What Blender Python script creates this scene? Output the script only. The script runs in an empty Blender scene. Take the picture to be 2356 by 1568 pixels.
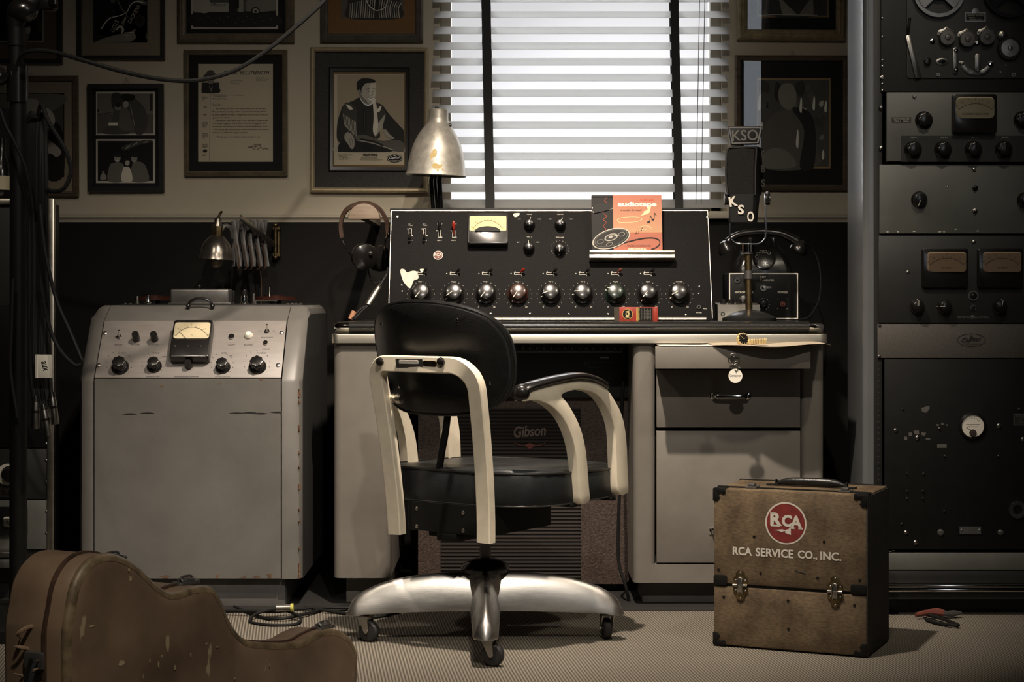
import bpy, bmesh, math, random
from mathutils import Vector, Matrix
random.seed(7)
PI = math.pi
C = bpy.context.scene.collection
SC = bpy.context.scene

# ------------------------------------------------------------------ camera
CAM = Vector((0, 0, .84)); F = 4100.0; CX = 1178.0; HY = 690.0
cd = bpy.data.cameras.new('camera'); cam = bpy.data.objects.new('camera', cd); C.objects.link(cam)
cam.location = CAM; cam.rotation_euler = (PI/2, 0, 0)
cd.sensor_width = 36; cd.lens = F/2356*36; cd.shift_y = -(784-HY)/2356; cd.clip_start = .05; cd.clip_end = 100
SC.camera = cam
# ------------------------------------------------------------------ colour management
SC.view_settings.view_transform = 'Standard'; SC.view_settings.look = 'None'
SC.view_settings.gamma = 1; SC.view_settings.use_curve_mapping = False
SC.view_settings.exposure = 0.12
# ------------------------------------------------------------------ overcast sky outside; brightness off the view raised to light slats and reflected strip
w = bpy.data.worlds.new('overcast_sky'); SC.world = w; w.use_nodes = True
nt = w.node_tree; nt.nodes.clear()
wo = nt.nodes.new('ShaderNodeOutputWorld'); bg = nt.nodes.new('ShaderNodeBackground')
tc = nt.nodes.new('ShaderNodeTexCoord'); dp = nt.nodes.new('ShaderNodeVectorMath'); dp.operation = 'DOT_PRODUCT'
gd = Vector((.062, 1, .045)).normalized(); dp.inputs[1].default_value = gd
nrm = nt.nodes.new('ShaderNodeVectorMath'); nrm.operation = 'NORMALIZE'
mr = nt.nodes.new('ShaderNodeValToRGB')
nt.links.new(tc.outputs['Generated'], nrm.inputs[0]); nt.links.new(nrm.outputs[0], dp.inputs[0]); nt.links.new(dp.outputs['Value'], mr.inputs[0])
cr = mr.color_ramp; cr.elements[0].position = 0.0; cr.elements[0].color = (2.1, 2.25, 2.45, 1)
cr.elements[1].position = 1.0; cr.elements[1].color = (1.0, 1.0, .99, 1)
for p_, v_ in ((.3, 4.2), (.85, 4.2), (.96, .6), (.987, .42), (.9925, .52), (.9965, .8)):
    e = cr.elements.new(p_); e.color = (v_, v_, v_*1.02, 1)
nt.links.new(mr.outputs[0], bg.inputs[0]); bg.inputs[1].default_value = 1.35
nt.links.new(bg.outputs[0], wo.inputs[0])
# ------------------------------------------------------------------ ceiling lights of the room (warm spots) and an added fill
def spot(name, loc, tgt, power, col, angle, blend, rad):
    l = bpy.data.lights.new(name, 'SPOT'); o = bpy.data.objects.new(name, l); C.objects.link(o)
    l.energy = power; l.color = col; l.spot_size = math.radians(angle); l.spot_blend = blend; l.shadow_soft_size = rad
    o.location = loc; d = Vector(tgt)-Vector(loc); o.rotation_euler = d.to_track_quat('-Z', 'Y').to_euler()
    return o
spot('ceiling_spot_key', (.02, 3.62, 2.62), (.0, 4.75, .5), 370, (1, .85, .70), 66, .9, .03)
spot('ceiling_spot_right', (1.15, 3.3, 2.62), (.35, 4.9, .6), 55, (1, .88, .7), 60, 1, .04)
spot('ceiling_spot_left', (-1.25, 3.2, 2.62), (-.75, 4.9, .6), 45, (1, .88, .72), 60, 1, .05)
spot('ceiling_spot_behind', (.12, 1.5, 2.62), (-.1, 4.7, .7), 120, (1, .90, .78), 56, 1, .03)

spot('added_case_fill', (-.15, 1.5, 2.62), (-.62, 3.15, .2), 120, (1, .90, .76), 50, 1, .06)  # unseen fill added to brighten the guitar case
# ------------------------------------------------------------------ helpers
def at(px, py, Y): return Vector(((px-CX)/F*Y, Y, .84-(py-HY)/F*Y))
def XX(px, Y): return (px-CX)/F*Y
def ZZ(py, Y): return .84-(py-HY)/F*Y
class Pl:
    """a flat panel of the scene: x to the right, y up it, z out of it"""
    def __init__(s, o, u=(1,0,0), v=(0,0,1)):
        s.o = Vector(o); s.u = Vector(u).normalized(); v = Vector(v); v = (v-s.u*v.dot(s.u)).normalized(); s.v = v
        s.n = s.u.cross(v); s.M = Matrix((( s.u.x, s.v.x, s.n.x, s.o.x),(s.u.y, s.v.y, s.n.y, s.o.y),(s.u.z, s.v.z, s.n.z, s.o.z),(0,0,0,1)))
    def uv(s, px, py, h=0):
        d = Vector(((px-CX)/F, 1, -(py-HY)/F)); o = s.o+s.n*h
        t = s.n.dot(o-CAM)/s.n.dot(d); r = CAM+d*t-s.o
        return (r.dot(s.u), r.dot(s.v))
    def k(s): return s.o.y/F
def T(x=0, y=0, z=0): return Matrix.Translation((x, y, z))
def Rz(a): return Matrix.Rotation(a, 4, 'Z')
def Rx(a): return Matrix.Rotation(a, 4, 'X')
def Ry(a): return Matrix.Rotation(a, 4, 'Y')
def lin(c):
    if not isinstance(c, (tuple, list)): c = (c, c*.97, c*.9)
    return tuple(x/12.92 if x <= .04045 else ((x+.055)/1.055)**2.4 for x in c)+(1,)
def sm(pts, n=5, closed=True):
    """Catmull-Rom through points"""
    P = [Vector(p) for p in pts]; N = len(P); out = []
    rng = range(N) if closed else range(N-1)
    for i in rng:
        if closed: a, b, c, d = P[i-1], P[i], P[(i+1) % N], P[(i+2) % N]
        else: a, b, c, d = P[max(i-1,0)], P[i], P[i+1], P[min(i+2,N-1)]
        for k in range(n):
            t = k/n
            out.append(.5*((2*b)+(c-a)*t+(2*a-5*b+4*c-d)*t*t+(3*b-a-3*c+d)*t**3))
    if not closed: out.append(P[-1])
    return out
def rr(x0, x1, y0, y1, r, n=5):
    if x0 > x1: x0, x1 = x1, x0
    if y0 > y1: y0, y1 = y1, y0
    r = min(r, (x1-x0)/2-1e-6, (y1-y0)/2-1e-6); o = []
    for cx, cy, a0 in ((x1-r, y1-r, 0), (x0+r, y1-r, 90), (x0+r, y0+r, 180), (x1-r, y0+r, 270)):
        for k in range(n+1):
            a = math.radians(a0+90*k/n); o.append((cx+r*math.cos(a), cy+r*math.sin(a)))
    return o
def ell(cx, cy, rx, ry=None, n=28, rot=0):
    ry = rx if ry is None else ry; c, s_ = math.cos(rot), math.sin(rot)
    return [(cx+rx*math.cos(2*PI*k/n)*c-ry*math.sin(2*PI*k/n)*s_, cy+rx*math.cos(2*PI*k/n)*s_+ry*math.sin(2*PI*k/n)*c) for k in range(n)]
class G:
    def __init__(s, M=None): s.bm = bmesh.new(); s.M = M.copy() if M else Matrix(); s.cl = None; s.mi = 0
    def add(s, vs, fs, M=None, col=None):
        m = s.M @ M if M is not None else s.M
        bv = [s.bm.verts.new(m @ Vector(v)) for v in vs]
        for f in fs:
            try: fc = s.bm.faces.new([bv[i] for i in f])
            except ValueError: continue
            fc.material_index = s.mi
            if col is not None:
                if s.cl is None: s.cl = s.bm.loops.layers.float_color.new('Col')
                for l in fc.loops: l[s.cl] = col
        return s
    def merge(s, b2, M=None):
        b2.verts.ensure_lookup_table(); b2.verts.index_update()
        s.add([v.co.copy() for v in b2.verts], [[v.index for v in f.verts] for f in b2.faces], M); b2.free(); return s
    def box(s, x0, x1, y0, y1, z0, z1, b=0, seg=2, M=None):
        t = bmesh.new(); bmesh.ops.create_cube(t, size=1)
        for v in t.verts: v.co = Vector(((x0+x1)/2+v.co.x*(x1-x0), (y0+y1)/2+v.co.y*(y1-y0), (z0+z1)/2+v.co.z*(z1-z0)))
        if b: bmesh.ops.bevel(t, geom=t.edges[:], offset=b, segments=seg, affect='EDGES', profile=.5)
        return s.merge(t, M)
    def prism(s, poly, z0, z1, b=0, seg=2, M=None):
        t = bmesh.new(); n = len(poly)
        lo = [t.verts.new((p[0], p[1], z0)) for p in poly]; hi = [t.verts.new((p[0], p[1], z1)) for p in poly]
        top = t.faces.new(hi); t.faces.new(lo[::-1])
        for i in range(n): t.faces.new((lo[i], lo[(i+1) % n], hi[(i+1) % n], hi[i]))
        bmesh.ops.recalc_face_normals(t, faces=t.faces[:])
        if b: bmesh.ops.bevel(t, geom=[e for e in top.edges], offset=b, segments=seg, affect='EDGES', profile=.5)
        return s.merge(t, M)
    def ring(s, outer, inner, z0, z1, M=None):
        n = len(outer); vs = [(p[0], p[1], z) for z in (z0, z1) for L in (outer, inner) for p in L]; fs = []
        for i in range(n):
            j = (i+1) % n
            fs += [(2*n+i, 2*n+j, 3*n+j, 3*n+i), (i, n+i, n+j, j), (i, j, 2*n+j, 2*n+i), (n+i, 3*n+i, 3*n+j, n+j)]
        return s.add(vs, fs, M)
    def lathe(s, prof, M=None, seg=24, cap=True):
        vs = []; fs = []; n = len(prof)
        for r, z in prof:
            for k in range(seg): vs.append((r*math.cos(2*PI*k/seg), r*math.sin(2*PI*k/seg), z))
        for i in range(n-1):
            for k in range(seg):
                l = (k+1) % seg; fs.append((i*seg+k, i*seg+l, (i+1)*seg+l, (i+1)*seg+k))
        if cap:
            if prof[0][0] > 1e-6: fs.append(list(range(seg))[::-1])
            if prof[-1][0] > 1e-6: fs.append([(n-1)*seg+k for k in range(seg)])
        return s.add(vs, fs, M)
    def cyl(s, p0, p1, r, r1=None, seg=16, M=None):
        p0 = Vector(p0); p1 = Vector(p1); d = p1-p0; q = d.to_track_quat('Z', 'Y').to_matrix().to_4x4()
        m = Matrix.Translation(p0) @ q; m = (M @ m) if M is not None else m
        return s.lathe([(r, 0), (r if r1 is None else r1, d.length)], m, seg)
    def sph(s, c, r, sc=(1,1,1), M=None, seg=16, rings=10):
        pr = [(math.sin(PI*k/rings)*r, -math.cos(PI*k/rings)*r) for k in range(rings+1)]; pr[0] = (1e-5, -r); pr[-1] = (1e-5, r)
        m = Matrix.Translation(c) @ Matrix.Diagonal((*sc, 1)); m = (M @ m) if M is not None else m
        return s.lathe(pr, m, seg)
    def sweep(s, pts, sec, ref=None, closed=False, scl=None, M=None, cap=True):
        P = [Vector(p) for p in pts]; n = len(P); m = len(sec); vs = []; fs = []; up = None
        for i in range(n):
            if closed: t = P[(i+1) % n]-P[i-1]
            else: t = P[min(i+1, n-1)]-P[max(i-1, 0)]
            if t.length < 1e-9: t = Vector((0,0,1))
            t.normalize()
            if ref is not None: a = Vector(ref)
            else:
                a = up if up is not None else (Vector((0,0,1)) if abs(t.z) < .9 else Vector((1,0,0)))
            a = a-t*a.dot(t)
            if a.length < 1e-6: a = t.orthogonal()
            a.normalize(); up = a; b = t.cross(a); k = scl[i] if scl else 1
            for q in sec: vs.append(P[i]+a*q[0]*k+b*q[1]*k)
        for i in range(n if closed else n-1):
            for j in range(m):
                k = (j+1) % m; i2 = (i+1) % n; fs.append((i*m+j, i*m+k, i2*m+k, i2*m+j))
        if cap and not closed: fs += [list(range(m))[::-1], [(n-1)*m+j for j in range(m)]]
        return s.add(vs, fs, M)
    def tube(s, pts, r, seg=8, closed=False, M=None, smooth=0):
        scl = None
        if isinstance(r, (list, tuple)):
            scl = [x for x in r]; r = 1
        if smooth:
            if scl: 
                z = sm([(p[0],p[1],p[2],q) for p, q in zip(pts, scl)], smooth, closed); pts = [v[:3] for v in z]; scl = [v[3] for v in z]
            else: pts = sm(pts, smooth, closed)
        return s.sweep(pts, [(r*math.cos(2*PI*k/seg), r*math.sin(2*PI*k/seg)) for k in range(seg)], None, closed, scl, M)
    def loft(s, rings, M=None, cap=True, closed=True):
        m = len(rings[0]); vs = [v for r in rings for v in r]; fs = []
        for i in range(len(rings)-1):
            for j in range(m if closed else m-1):
                k = (j+1) % m; fs.append((i*m+j, i*m+k, (i+1)*m+k, (i+1)*m+j))
        if cap: fs += [list(range(m))[::-1], [(len(rings)-1)*m+j for j in range(m)]]
        return s.add(vs, fs, M)
    def flat(s, poly, z, col=None, M=None):
        n = len(poly); a = sum(poly[i][0]*poly[(i+1) % n][1]-poly[(i+1) % n][0]*poly[i][1] for i in range(n))
        if a < 0: poly = poly[::-1]
        return s.add([(p[0], p[1], z) for p in poly], [list(range(n))], M, col)
    def text(s, body, cx, cy, w=None, h=None, z=0, rot=0, shear=0, bold=0, ext=0, col=None, M=None):
        vs, fs, bb = glyphs(body, round(bold, 4), round(shear, 3))
        bw = max(bb[1]-bb[0], 1e-6); bh = max(bb[3]-bb[2], 1e-6)
        if w is None: kx = ky = h/bh
        elif h is None: kx = ky = w/bw
        else: kx = w/bw; ky = h/bh
        mx, my = (bb[0]+bb[1])/2, (bb[2]+bb[3])/2; c_, s_ = math.cos(rot), math.sin(rot); V = []
        for x, y in vs:
            a = (x-mx)*kx; b = (y-my)*ky; V.append((cx+a*c_-b*s_, cy+a*s_+b*c_, z))
        s.add(V, fs, M, col)
        if ext:
            pass
        return s
_gc = {}
def glyphs(body, bold, shear):
    key = (body, bold, shear)
    if key not in _gc:
        cu = bpy.data.curves.new('t', 'FONT'); cu.body = body; cu.size = 1; cu.offset = bold; cu.shear = shear; cu.resolution_u = 3; cu.fill_mode = 'FRONT'
        ob = bpy.data.objects.new('t', cu); C.objects.link(ob); dg = bpy.context.evaluated_depsgraph_get(); dg.update()
        me = bpy.data.meshes.new_from_object(ob.evaluated_get(dg))
        vs = [(v.co.x, v.co.y) for v in me.vertices]; fs = [list(p.vertices) if p.normal.z > 0 else list(p.vertices)[::-1] for p in me.polygons]
        bb = (min(v[0] for v in vs), max(v[0] for v in vs), min(v[1] for v in vs), max(v[1] for v in vs))
        bpy.data.objects.remove(ob); bpy.data.curves.remove(cu); bpy.data.meshes.remove(me); _gc[key] = (vs, fs, bb)
    return _gc[key]
W = {}
def thing(name, label, cat, loc=(0,0,0), rotz=0, group=None):
    o = bpy.data.objects.new(name, None); C.objects.link(o); o.empty_display_size = .05
    o.location = loc; o.rotation_euler = (0, 0, rotz); o['label'] = label; o['category'] = cat
    if group: o['group'] = group
    W[o] = Matrix.Translation(loc) @ Rz(rotz); return o
def part(name, g, m, parent=None, label=None, angle=38, kind=None, flat=False):
    """one mesh object from a builder whose geometry is in world space"""
    me = bpy.data.meshes.new(name)
    Wp = W[parent] if parent else Matrix()
    if parent is not None: g.bm.transform(Wp.inverted())
    g.bm.normal_update()
    g.bm.to_mesh(me); g.bm.free()
    for mm in (m if isinstance(m, (list, tuple)) else [m]): me.materials.append(mm)
    if not flat:
        me.shade_smooth(); me.set_sharp_from_angle(angle=math.radians(angle))
    o = bpy.data.objects.new(name, me); C.objects.link(o)
    if parent is not None: o.parent = parent
    W[o] = Wp
    if label: o['label'] = label
    if kind: o['kind'] = kind
    return o
def solo(name, g, m, label, cat, loc, group=None, kind=None, angle=38):
    """a thing that is one mesh; loc is its origin"""
    me = bpy.data.meshes.new(name); g.bm.transform(Matrix.Translation(-Vector(loc))); g.bm.normal_update(); g.bm.to_mesh(me); g.bm.free()
    for mm in (m if isinstance(m, (list, tuple)) else [m]): me.materials.append(mm)
    me.shade_smooth(); me.set_sharp_from_angle(angle=math.radians(angle))
    o = bpy.data.objects.new(name, me); C.objects.link(o); o.location = loc
    o['label'] = label; o['category'] = cat
    if group: o['group'] = group
    if kind: o['kind'] = kind
    W[o] = Matrix.Translation(loc); return o
def struct(name, g, m, angle=38):
    o = part(name, g, m, None, angle=angle); o['kind'] = 'structure'; return o

# ------------------------------------------------------------------ materials
def mat(name, col, rough=.5, metal=0, spec=.5, noise=None, bump=None, coat=0, spots=None, aniso=0, vary_rough=0):
    m = bpy.data.materials.new(name); m.use_nodes = True; n = m.node_tree; b = n.nodes['Principled BSDF']; L = n.links
    b.inputs['Roughness'].default_value = rough; b.inputs['Metallic'].default_value = metal
    b.inputs['Specular IOR Level'].default_value = spec; b.inputs['Coat Weight'].default_value = coat; b.inputs['Coat Roughness'].default_value = .1
    if aniso: b.inputs['Anisotropic'].default_value = aniso
    c4 = (*col, 1); b.inputs['Base Color'].default_value = c4
    tc = n.nodes.new('ShaderNodeTexCoord'); out = None
    if noise:
        sc, amt = noise[0], noise[1]
        mp = n.nodes.new('ShaderNodeMapping'); mp.inputs['Scale'].default_value = noise[2] if len(noise) > 2 else (1,1,1); L.new(tc.outputs['Object'], mp.inputs[0])
        nz = n.nodes.new('ShaderNodeTexNoise'); nz.inputs['Scale'].default_value = sc; nz.inputs['Detail'].default_value = 5; nz.inputs['Roughness'].default_value = .65
        L.new(mp.outputs[0], nz.inputs['Vector'])
        rp = n.nodes.new('ShaderNodeValToRGB'); rp.color_ramp.elements[0].position = .3; rp.color_ramp.elements[1].position = .7
        rp.color_ramp.elements[0].color = tuple(max(0, x*(1-amt)) for x in col)+(1,); rp.color_ramp.elements[1].color = tuple(min(1, x*(1+amt)) for x in col)+(1,)
        L.new(nz.outputs['Fac'], rp.inputs[0]); out = rp.outputs[0]
        if vary_rough:
            mt = n.nodes.new('ShaderNodeMath'); mt.operation = 'MULTIPLY_ADD'; mt.inputs[1].default_value = vary_rough; mt.inputs[2].default_value = rough-vary_rough/2
            L.new(nz.outputs['Fac'], mt.inputs[0]); L.new(mt.outputs[0], b.inputs['Roughness'])
    if spots:
        sc, thr, sc_col = spots
        nz = n.nodes.new('ShaderNodeTexNoise'); nz.inputs['Scale'].default_value = sc; nz.inputs['Detail'].default_value = 6; L.new(tc.outputs['Object'], nz.inputs['Vector'])
        rp = n.nodes.new('ShaderNodeValToRGB'); rp.color_ramp.elements[0].position = thr; rp.color_ramp.elements[1].position = thr+.03
        rp.color_ramp.elements[0].color = (0,0,0,1); rp.color_ramp.elements[1].color = (1,1,1,1); L.new(nz.outputs['Fac'], rp.inputs[0])
        mx = n.nodes.new('ShaderNodeMix'); mx.data_type = 'RGBA'; mx.inputs[6].default_value = c4; mx.inputs[7].default_value = (*sc_col, 1)
        L.new(rp.outputs[0], mx.inputs[0])
        if out: L.new(out, mx.inputs[6])
        out = mx.outputs[2]
    if out: L.new(out, b.inputs['Base Color'])
    if bump:
        nz = n.nodes.new('ShaderNodeTexNoise'); nz.inputs['Scale'].default_value = bump[0]; nz.inputs['Detail'].default_value = 3
        if len(bump) > 3:
            mp = n.nodes.new('ShaderNodeMapping'); mp.inputs['Scale'].default_value = bump[3]; L.new(tc.outputs['Object'], mp.inputs[0]); L.new(mp.outputs[0], nz.inputs['Vector'])
        else: L.new(tc.outputs['Object'], nz.inputs['Vector'])
        bp = n.nodes.new('ShaderNodeBump'); bp.inputs['Strength'].default_value = bump[1]; bp.inputs['Distance'].default_value = bump[2]
        L.new(nz.outputs['Fac'], bp.inputs['Height']); L.new(bp.outputs[0], b.inputs['Normal'])
    return m
MT = {}
def d(k, *a, **q): MT[k] = mat(k, *a, **q)
d('wall_cream', (.56, .50, .39), .85, noise=(3, .06), bump=(60, .15, .002), spec=.2)
d('wall_dark', (.010, .0092, .0084), .8, noise=(4, .12), bump=(120, .15, .001), spec=.25)
d('trim_cream', (.50, .45, .36), .5)
d('ceiling', (.35, .33, .3), .9); d('room_dark', (.12, .108, .09), .9)
d('desk_grey', (.165, .151, .131), .48, noise=(9, .10), bump=(350, .12, .0006), vary_rough=.1)
d('ampex_grey', (.135, .129, .119), .42, noise=(5, .14), bump=(350, .12, .0006), vary_rough=.15)
d('ampex_panel', (.22, .20, .185), .45, noise=(14, .10, (1, 6, 6)), bump=(300, .1, .0004))
d('rust', (.13, .07, .04), .85, noise=(60, .6))
d('linoleum', (.014, .014, .0135), .24, noise=(30, .2), bump=(200, .1, .0005))
d('aluminium', (.70, .655, .56), .36, 1, noise=(14, .1, (.2, 1, 4)), vary_rough=.12)
d('chair_alu', (.90, .81, .645), .42, .15, noise=(20, .08), bump=(300, .06, .0004), vary_rough=.1)
d('cast_alu', (.56, .54, .51), .36, 1, noise=(3, .3, (1, 1, 5)), vary_rough=.24, bump=(40, .1, .001, (1, 1, 30)))
d('chrome', (.75, .73, .70), .1, 1); d('steel', (.42, .40, .37), .3, 1, noise=(40, .2))
d('dull_steel', (.15, .145, .14), .42, .7, noise=(20, .25)); d('brass', (.22, .165, .085), .38, 1, noise=(60, .4))
d('gold', (.72, .56, .28), .35, .55); d('aged_gold', (.42, .34, .21), .42, .35, noise=(40, .3)); d('pale_gold', (.52, .43, .28), .45, .4, noise=(50, .15))
d('leather', (.008, .008, .008), .36, noise=(40, .3), bump=(260, .35, .0012), spec=.5)
d('seat_leather', (.017, .019, .0205), .38, noise=(9, .4), bump=(200, .3, .001), spec=.5)
d('crackle', (.0065, .006, .0056), .7, spec=.14, noise=(500, .9), bump=(700, .5, .001))
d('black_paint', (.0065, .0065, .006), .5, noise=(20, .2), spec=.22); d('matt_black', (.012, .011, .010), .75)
d('bakelite', (.010, .009, .0085), .24, coat=.25); d('bakelite_brown', (.035, .012, .008), .24, coat=.25); d('bakelite_green', (.010, .018, .012), .24, coat=.25)
d('rubber', (.014, .014, .014), .6); d('cable', (.010, .010, .010), .6, spec=.2)
d('red_plastic', (.22, .02, .012), .25, coat=.4)
d('dial_yellow', (.62, .45, .17), .5); d('dial_cream', (.60, .53, .36), .5, noise=(10, .05)); d('dial_tan', (.42, .30, .19), .5)
d('ink', (.01, .01, .01), .8); d('ink_brown', (.03, .02, .015), .8); d('ink_white', (.55, .52, .45), .6); d('ink_grey', (.09, .085, .077), .7); d('ink_red', (.35, .05, .03), .7)
d('paper', (.72, .68, .60), .8, noise=(8, .06)); d('paper_brown', (.45, .38, .28), .8)
d('wood_frame', (.13, .095, .065), .5, noise=(8, .35, (1, 1, 8))); d('black_frame', (.014, .013, .012), .35); d('grey_frame', (.11, .10, .085), .42, noise=(30, .25))
d('bronze_frame', (.21, .175, .12), .4, .3, noise=(30, .3)); d('frame_back', (.05, .04, .03), .9)
d('mat_black', (.012, .012, .012), .9); d('mat_grey', (.065, .062, .058), .95, noise=(200, .25)); d('mat_beige', (.30, .25, .18), .9, noise=(150, .1))
d('mat_tan', (.25, .14, .055), .9, noise=(150, .12)); d('mat_brown', (.16, .12, .085), .9)
d('rack_grey', (.10, .102, .092), .45, noise=(7, .16), bump=(300, .1, .0005), vary_rough=.15); d('rack_side', (.11, .115, .12), .35, noise=(4, .1), coat=.3)
d('rack_dark', (.014, .014, .013), .5, noise=(12, .2), bump=(400, .12, .0004)); d('rack_brown', (.075, .068, .060), .6, noise=(300, .3))
d('tolex', (.055, .036, .028), .6, noise=(160, .7), bump=(220, .8, .002)); d('silver_text', (.16, .12, .10), .5, .2)
d('slat', (.62, .62, .61), .5); d('blind_tape', (.06, .06, .058), .95); d('cord', (.10, .10, .10), .8)
d('patch_white', (.55, .52, .44), .8, noise=(40, .2)); d('tan_plug', (.35, .17, .09), .6); d('key_tag', (.80, .76, .66), .5)
d('leather_brown', (.06, .032, .02), .55, noise=(30, .5), bump=(120, .3, .001)); d('lamp_alu', (.52, .49, .43), .42, .5, noise=(40, .22), bump=(150, .2, .0008), vary_rough=.2)
d('lamp_dark', (.20, .18, .155), .25, .9, noise=(30, .3), vary_rough=.15); d('bulb_glass', (.35, .28, .18), .08, 0, coat=1)
d('tweed_dark', (.03, .026, .022), .7, noise=(80, .5)); d('dark_red', (.13, .03, .018), .6); d('yellow_band', (.45, .42, .08), .6)
d('plinth', (.11, .105, .10), .6, noise=(10, .2))
def node_mat(name, fn, rough=.6, metal=0, spec=.4):
    m = bpy.data.materials.new(name); m.use_nodes = True; n = m.node_tree; b = n.nodes['Principled BSDF']
    b.inputs['Roughness'].default_value = rough; b.inputs['Metallic'].default_value = metal; b.inputs['Specular IOR Level'].default_value = spec
    fn(n, b, n.links); MT[name] = m
def _mathn(n, L, op, a, b=None, c=None):
    q = n.nodes.new('ShaderNodeMath'); q.operation = op
    for i, x in enumerate((a, b, c)):
        if x is None: continue
        if isinstance(x, (int, float)): q.inputs[i].default_value = x
        else: L.new(x, q.inputs[i])
    return q.outputs[0]
def _carpet(n, b, L):
    tc = n.nodes.new('ShaderNodeTexCoord'); sp = n.nodes.new('ShaderNodeSeparateXYZ'); L.new(tc.outputs['Object'], sp.inputs[0])
    x, y = sp.outputs[0], sp.outputs[1]
    # ribs run away from the viewer a few degrees off; each rib is a row of short slanted loops
    xr = _mathn(n, L, 'MULTIPLY_ADD', y, .12, x)
    a = _mathn(n, L, 'SINE', _mathn(n, L, 'MULTIPLY', xr, 2*PI/.0075))
    dgn = _mathn(n, L, 'MULTIPLY_ADD', xr, 2*PI/.0075*.5, _mathn(n, L, 'MULTIPLY', y, 2*PI/.010))
    c_ = _mathn(n, L, 'SINE', dgn)
    h = _mathn(n, L, 'ADD', _mathn(n, L, 'MULTIPLY', a, .6), _mathn(n, L, 'MULTIPLY', c_, .4))
    nz = n.nodes.new('ShaderNodeTexNoise'); nz.inputs['Scale'].default_value = 2.2; nz.inputs['Detail'].default_value = 6; L.new(tc.outputs['Object'], nz.inputs[0])
    hm = _mathn(n, L, 'MULTIPLY_ADD', h, .5, .5)
    rp = n.nodes.new('ShaderNodeValToRGB'); rp.color_ramp.elements[0].position = .12; rp.color_ramp.elements[1].position = .8
    rp.color_ramp.elements[0].color = (.055, .048, .038, 1); rp.color_ramp.elements[1].color = (.29, .26, .215, 1); L.new(hm, rp.inputs[0])
    mx = n.nodes.new('ShaderNodeMix'); mx.data_type = 'RGBA'; mx.blend_type = 'MULTIPLY'; mx.inputs[0].default_value = .5
    L.new(rp.outputs[0], mx.inputs[6]); L.new(nz.outputs['Color'], mx.inputs[7])
    hs = n.nodes.new('ShaderNodeValToRGB'); hs.color_ramp.elements[0].color = (.75,.75,.75,1); hs.color_ramp.elements[1].color = (1,1,1,1); hs.color_ramp.elements[0].position = .35; hs.color_ramp.elements[1].position = .6
    L.new(nz.outputs['Fac'], hs.inputs[0]); L.new(hs.outputs[0], mx.inputs[7]); L.new(mx.outputs[2], b.inputs['Base Color'])
    bp = n.nodes.new('ShaderNodeBump'); bp.inputs['Strength'].default_value = .6; bp.inputs['Distance'].default_value = .003; L.new(h, bp.inputs['Height']); L.new(bp.outputs[0], b.inputs['Normal'])
node_mat('carpet', _carpet, .95, 0, .1)
def _ribcloth(n, b, L):
    tc = n.nodes.new('ShaderNodeTexCoord'); sp = n.nodes.new('ShaderNodeSeparateXYZ'); L.new(tc.outputs['Object'], sp.inputs[0])
    a = _mathn(n, L, 'SINE', _mathn(n, L, 'MULTIPLY', sp.outputs[2], 2*PI/.0105)); c_ = _mathn(n, L, 'SINE', _mathn(n, L, 'MULTIPLY', sp.outputs[0], 2*PI/.006))
    h = _mathn(n, L, 'MULTIPLY_ADD', a, .5, .5); g_ = _mathn(n, L, 'MULTIPLY_ADD', c_, .15, h)
    rp = n.nodes.new('ShaderNodeValToRGB'); rp.color_ramp.elements[0].color = (.004, .003, .0025, 1); rp.color_ramp.elements[1].color = (.035, .024, .019, 1); rp.color_ramp.elements[0].position = .45
    L.new(g_, rp.inputs[0]); L.new(rp.outputs[0], b.inputs['Base Color'])
    bp = n.nodes.new('ShaderNodeBump'); bp.inputs['Distance'].default_value = .002; L.new(h, bp.inputs['Height']); L.new(bp.outputs[0], b.inputs['Normal'])
node_mat('rib_cloth', _ribcloth, .8)
def _vcol(n, b, L):
    a = n.nodes.new('ShaderNodeAttribute'); a.attribute_name = 'Col'; L.new(a.outputs['Color'], b.inputs['Base Color'])
node_mat('printed', _vcol, .6, 0, .3)
def _case(n, b, L):   # worn brown fibreboard: mottled, darker scuffs, fine fabric weave
    tc = n.nodes.new('ShaderNodeTexCoord')
    def nz(sc, dt, mp=None):
        q = n.nodes.new('ShaderNodeTexNoise'); q.inputs['Scale'].default_value = sc; q.inputs['Detail'].default_value = dt
        if mp:
            m_ = n.nodes.new('ShaderNodeMapping'); m_.inputs['Scale'].default_value = mp; L.new(tc.outputs['Object'], m_.inputs[0]); L.new(m_.outputs[0], q.inputs[0])
        else: L.new(tc.outputs['Object'], q.inputs[0])
        return q.outputs['Fac']
    rp = n.nodes.new('ShaderNodeValToRGB'); e = rp.color_ramp.elements; e[0].position = .3; e[0].color = (.06, .04, .022, 1); e[1].position = .66; e[1].color = (.155, .112, .066, 1)
    L.new(nz(14, 8), rp.inputs[0])
    r2 = n.nodes.new('ShaderNodeValToRGB'); e = r2.color_ramp.elements; e[0].position = .35; e[0].color = (.7,.7,.7,1); e[1].position = .6; e[1].color = (1.15,1.12,1.08,1); L.new(nz(90, 3, (1, 1, 2.5)), r2.inputs[0])
    mx = n.nodes.new('ShaderNodeMix'); mx.data_type = 'RGBA'; mx.blend_type = 'MULTIPLY'; mx.inputs[0].default_value = 1; L.new(rp.outputs[0], mx.inputs[6]); L.new(r2.outputs[0], mx.inputs[7]); L.new(mx.outputs[2], b.inputs['Base Color'])
node_mat('case_brown', _case, .7)
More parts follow.
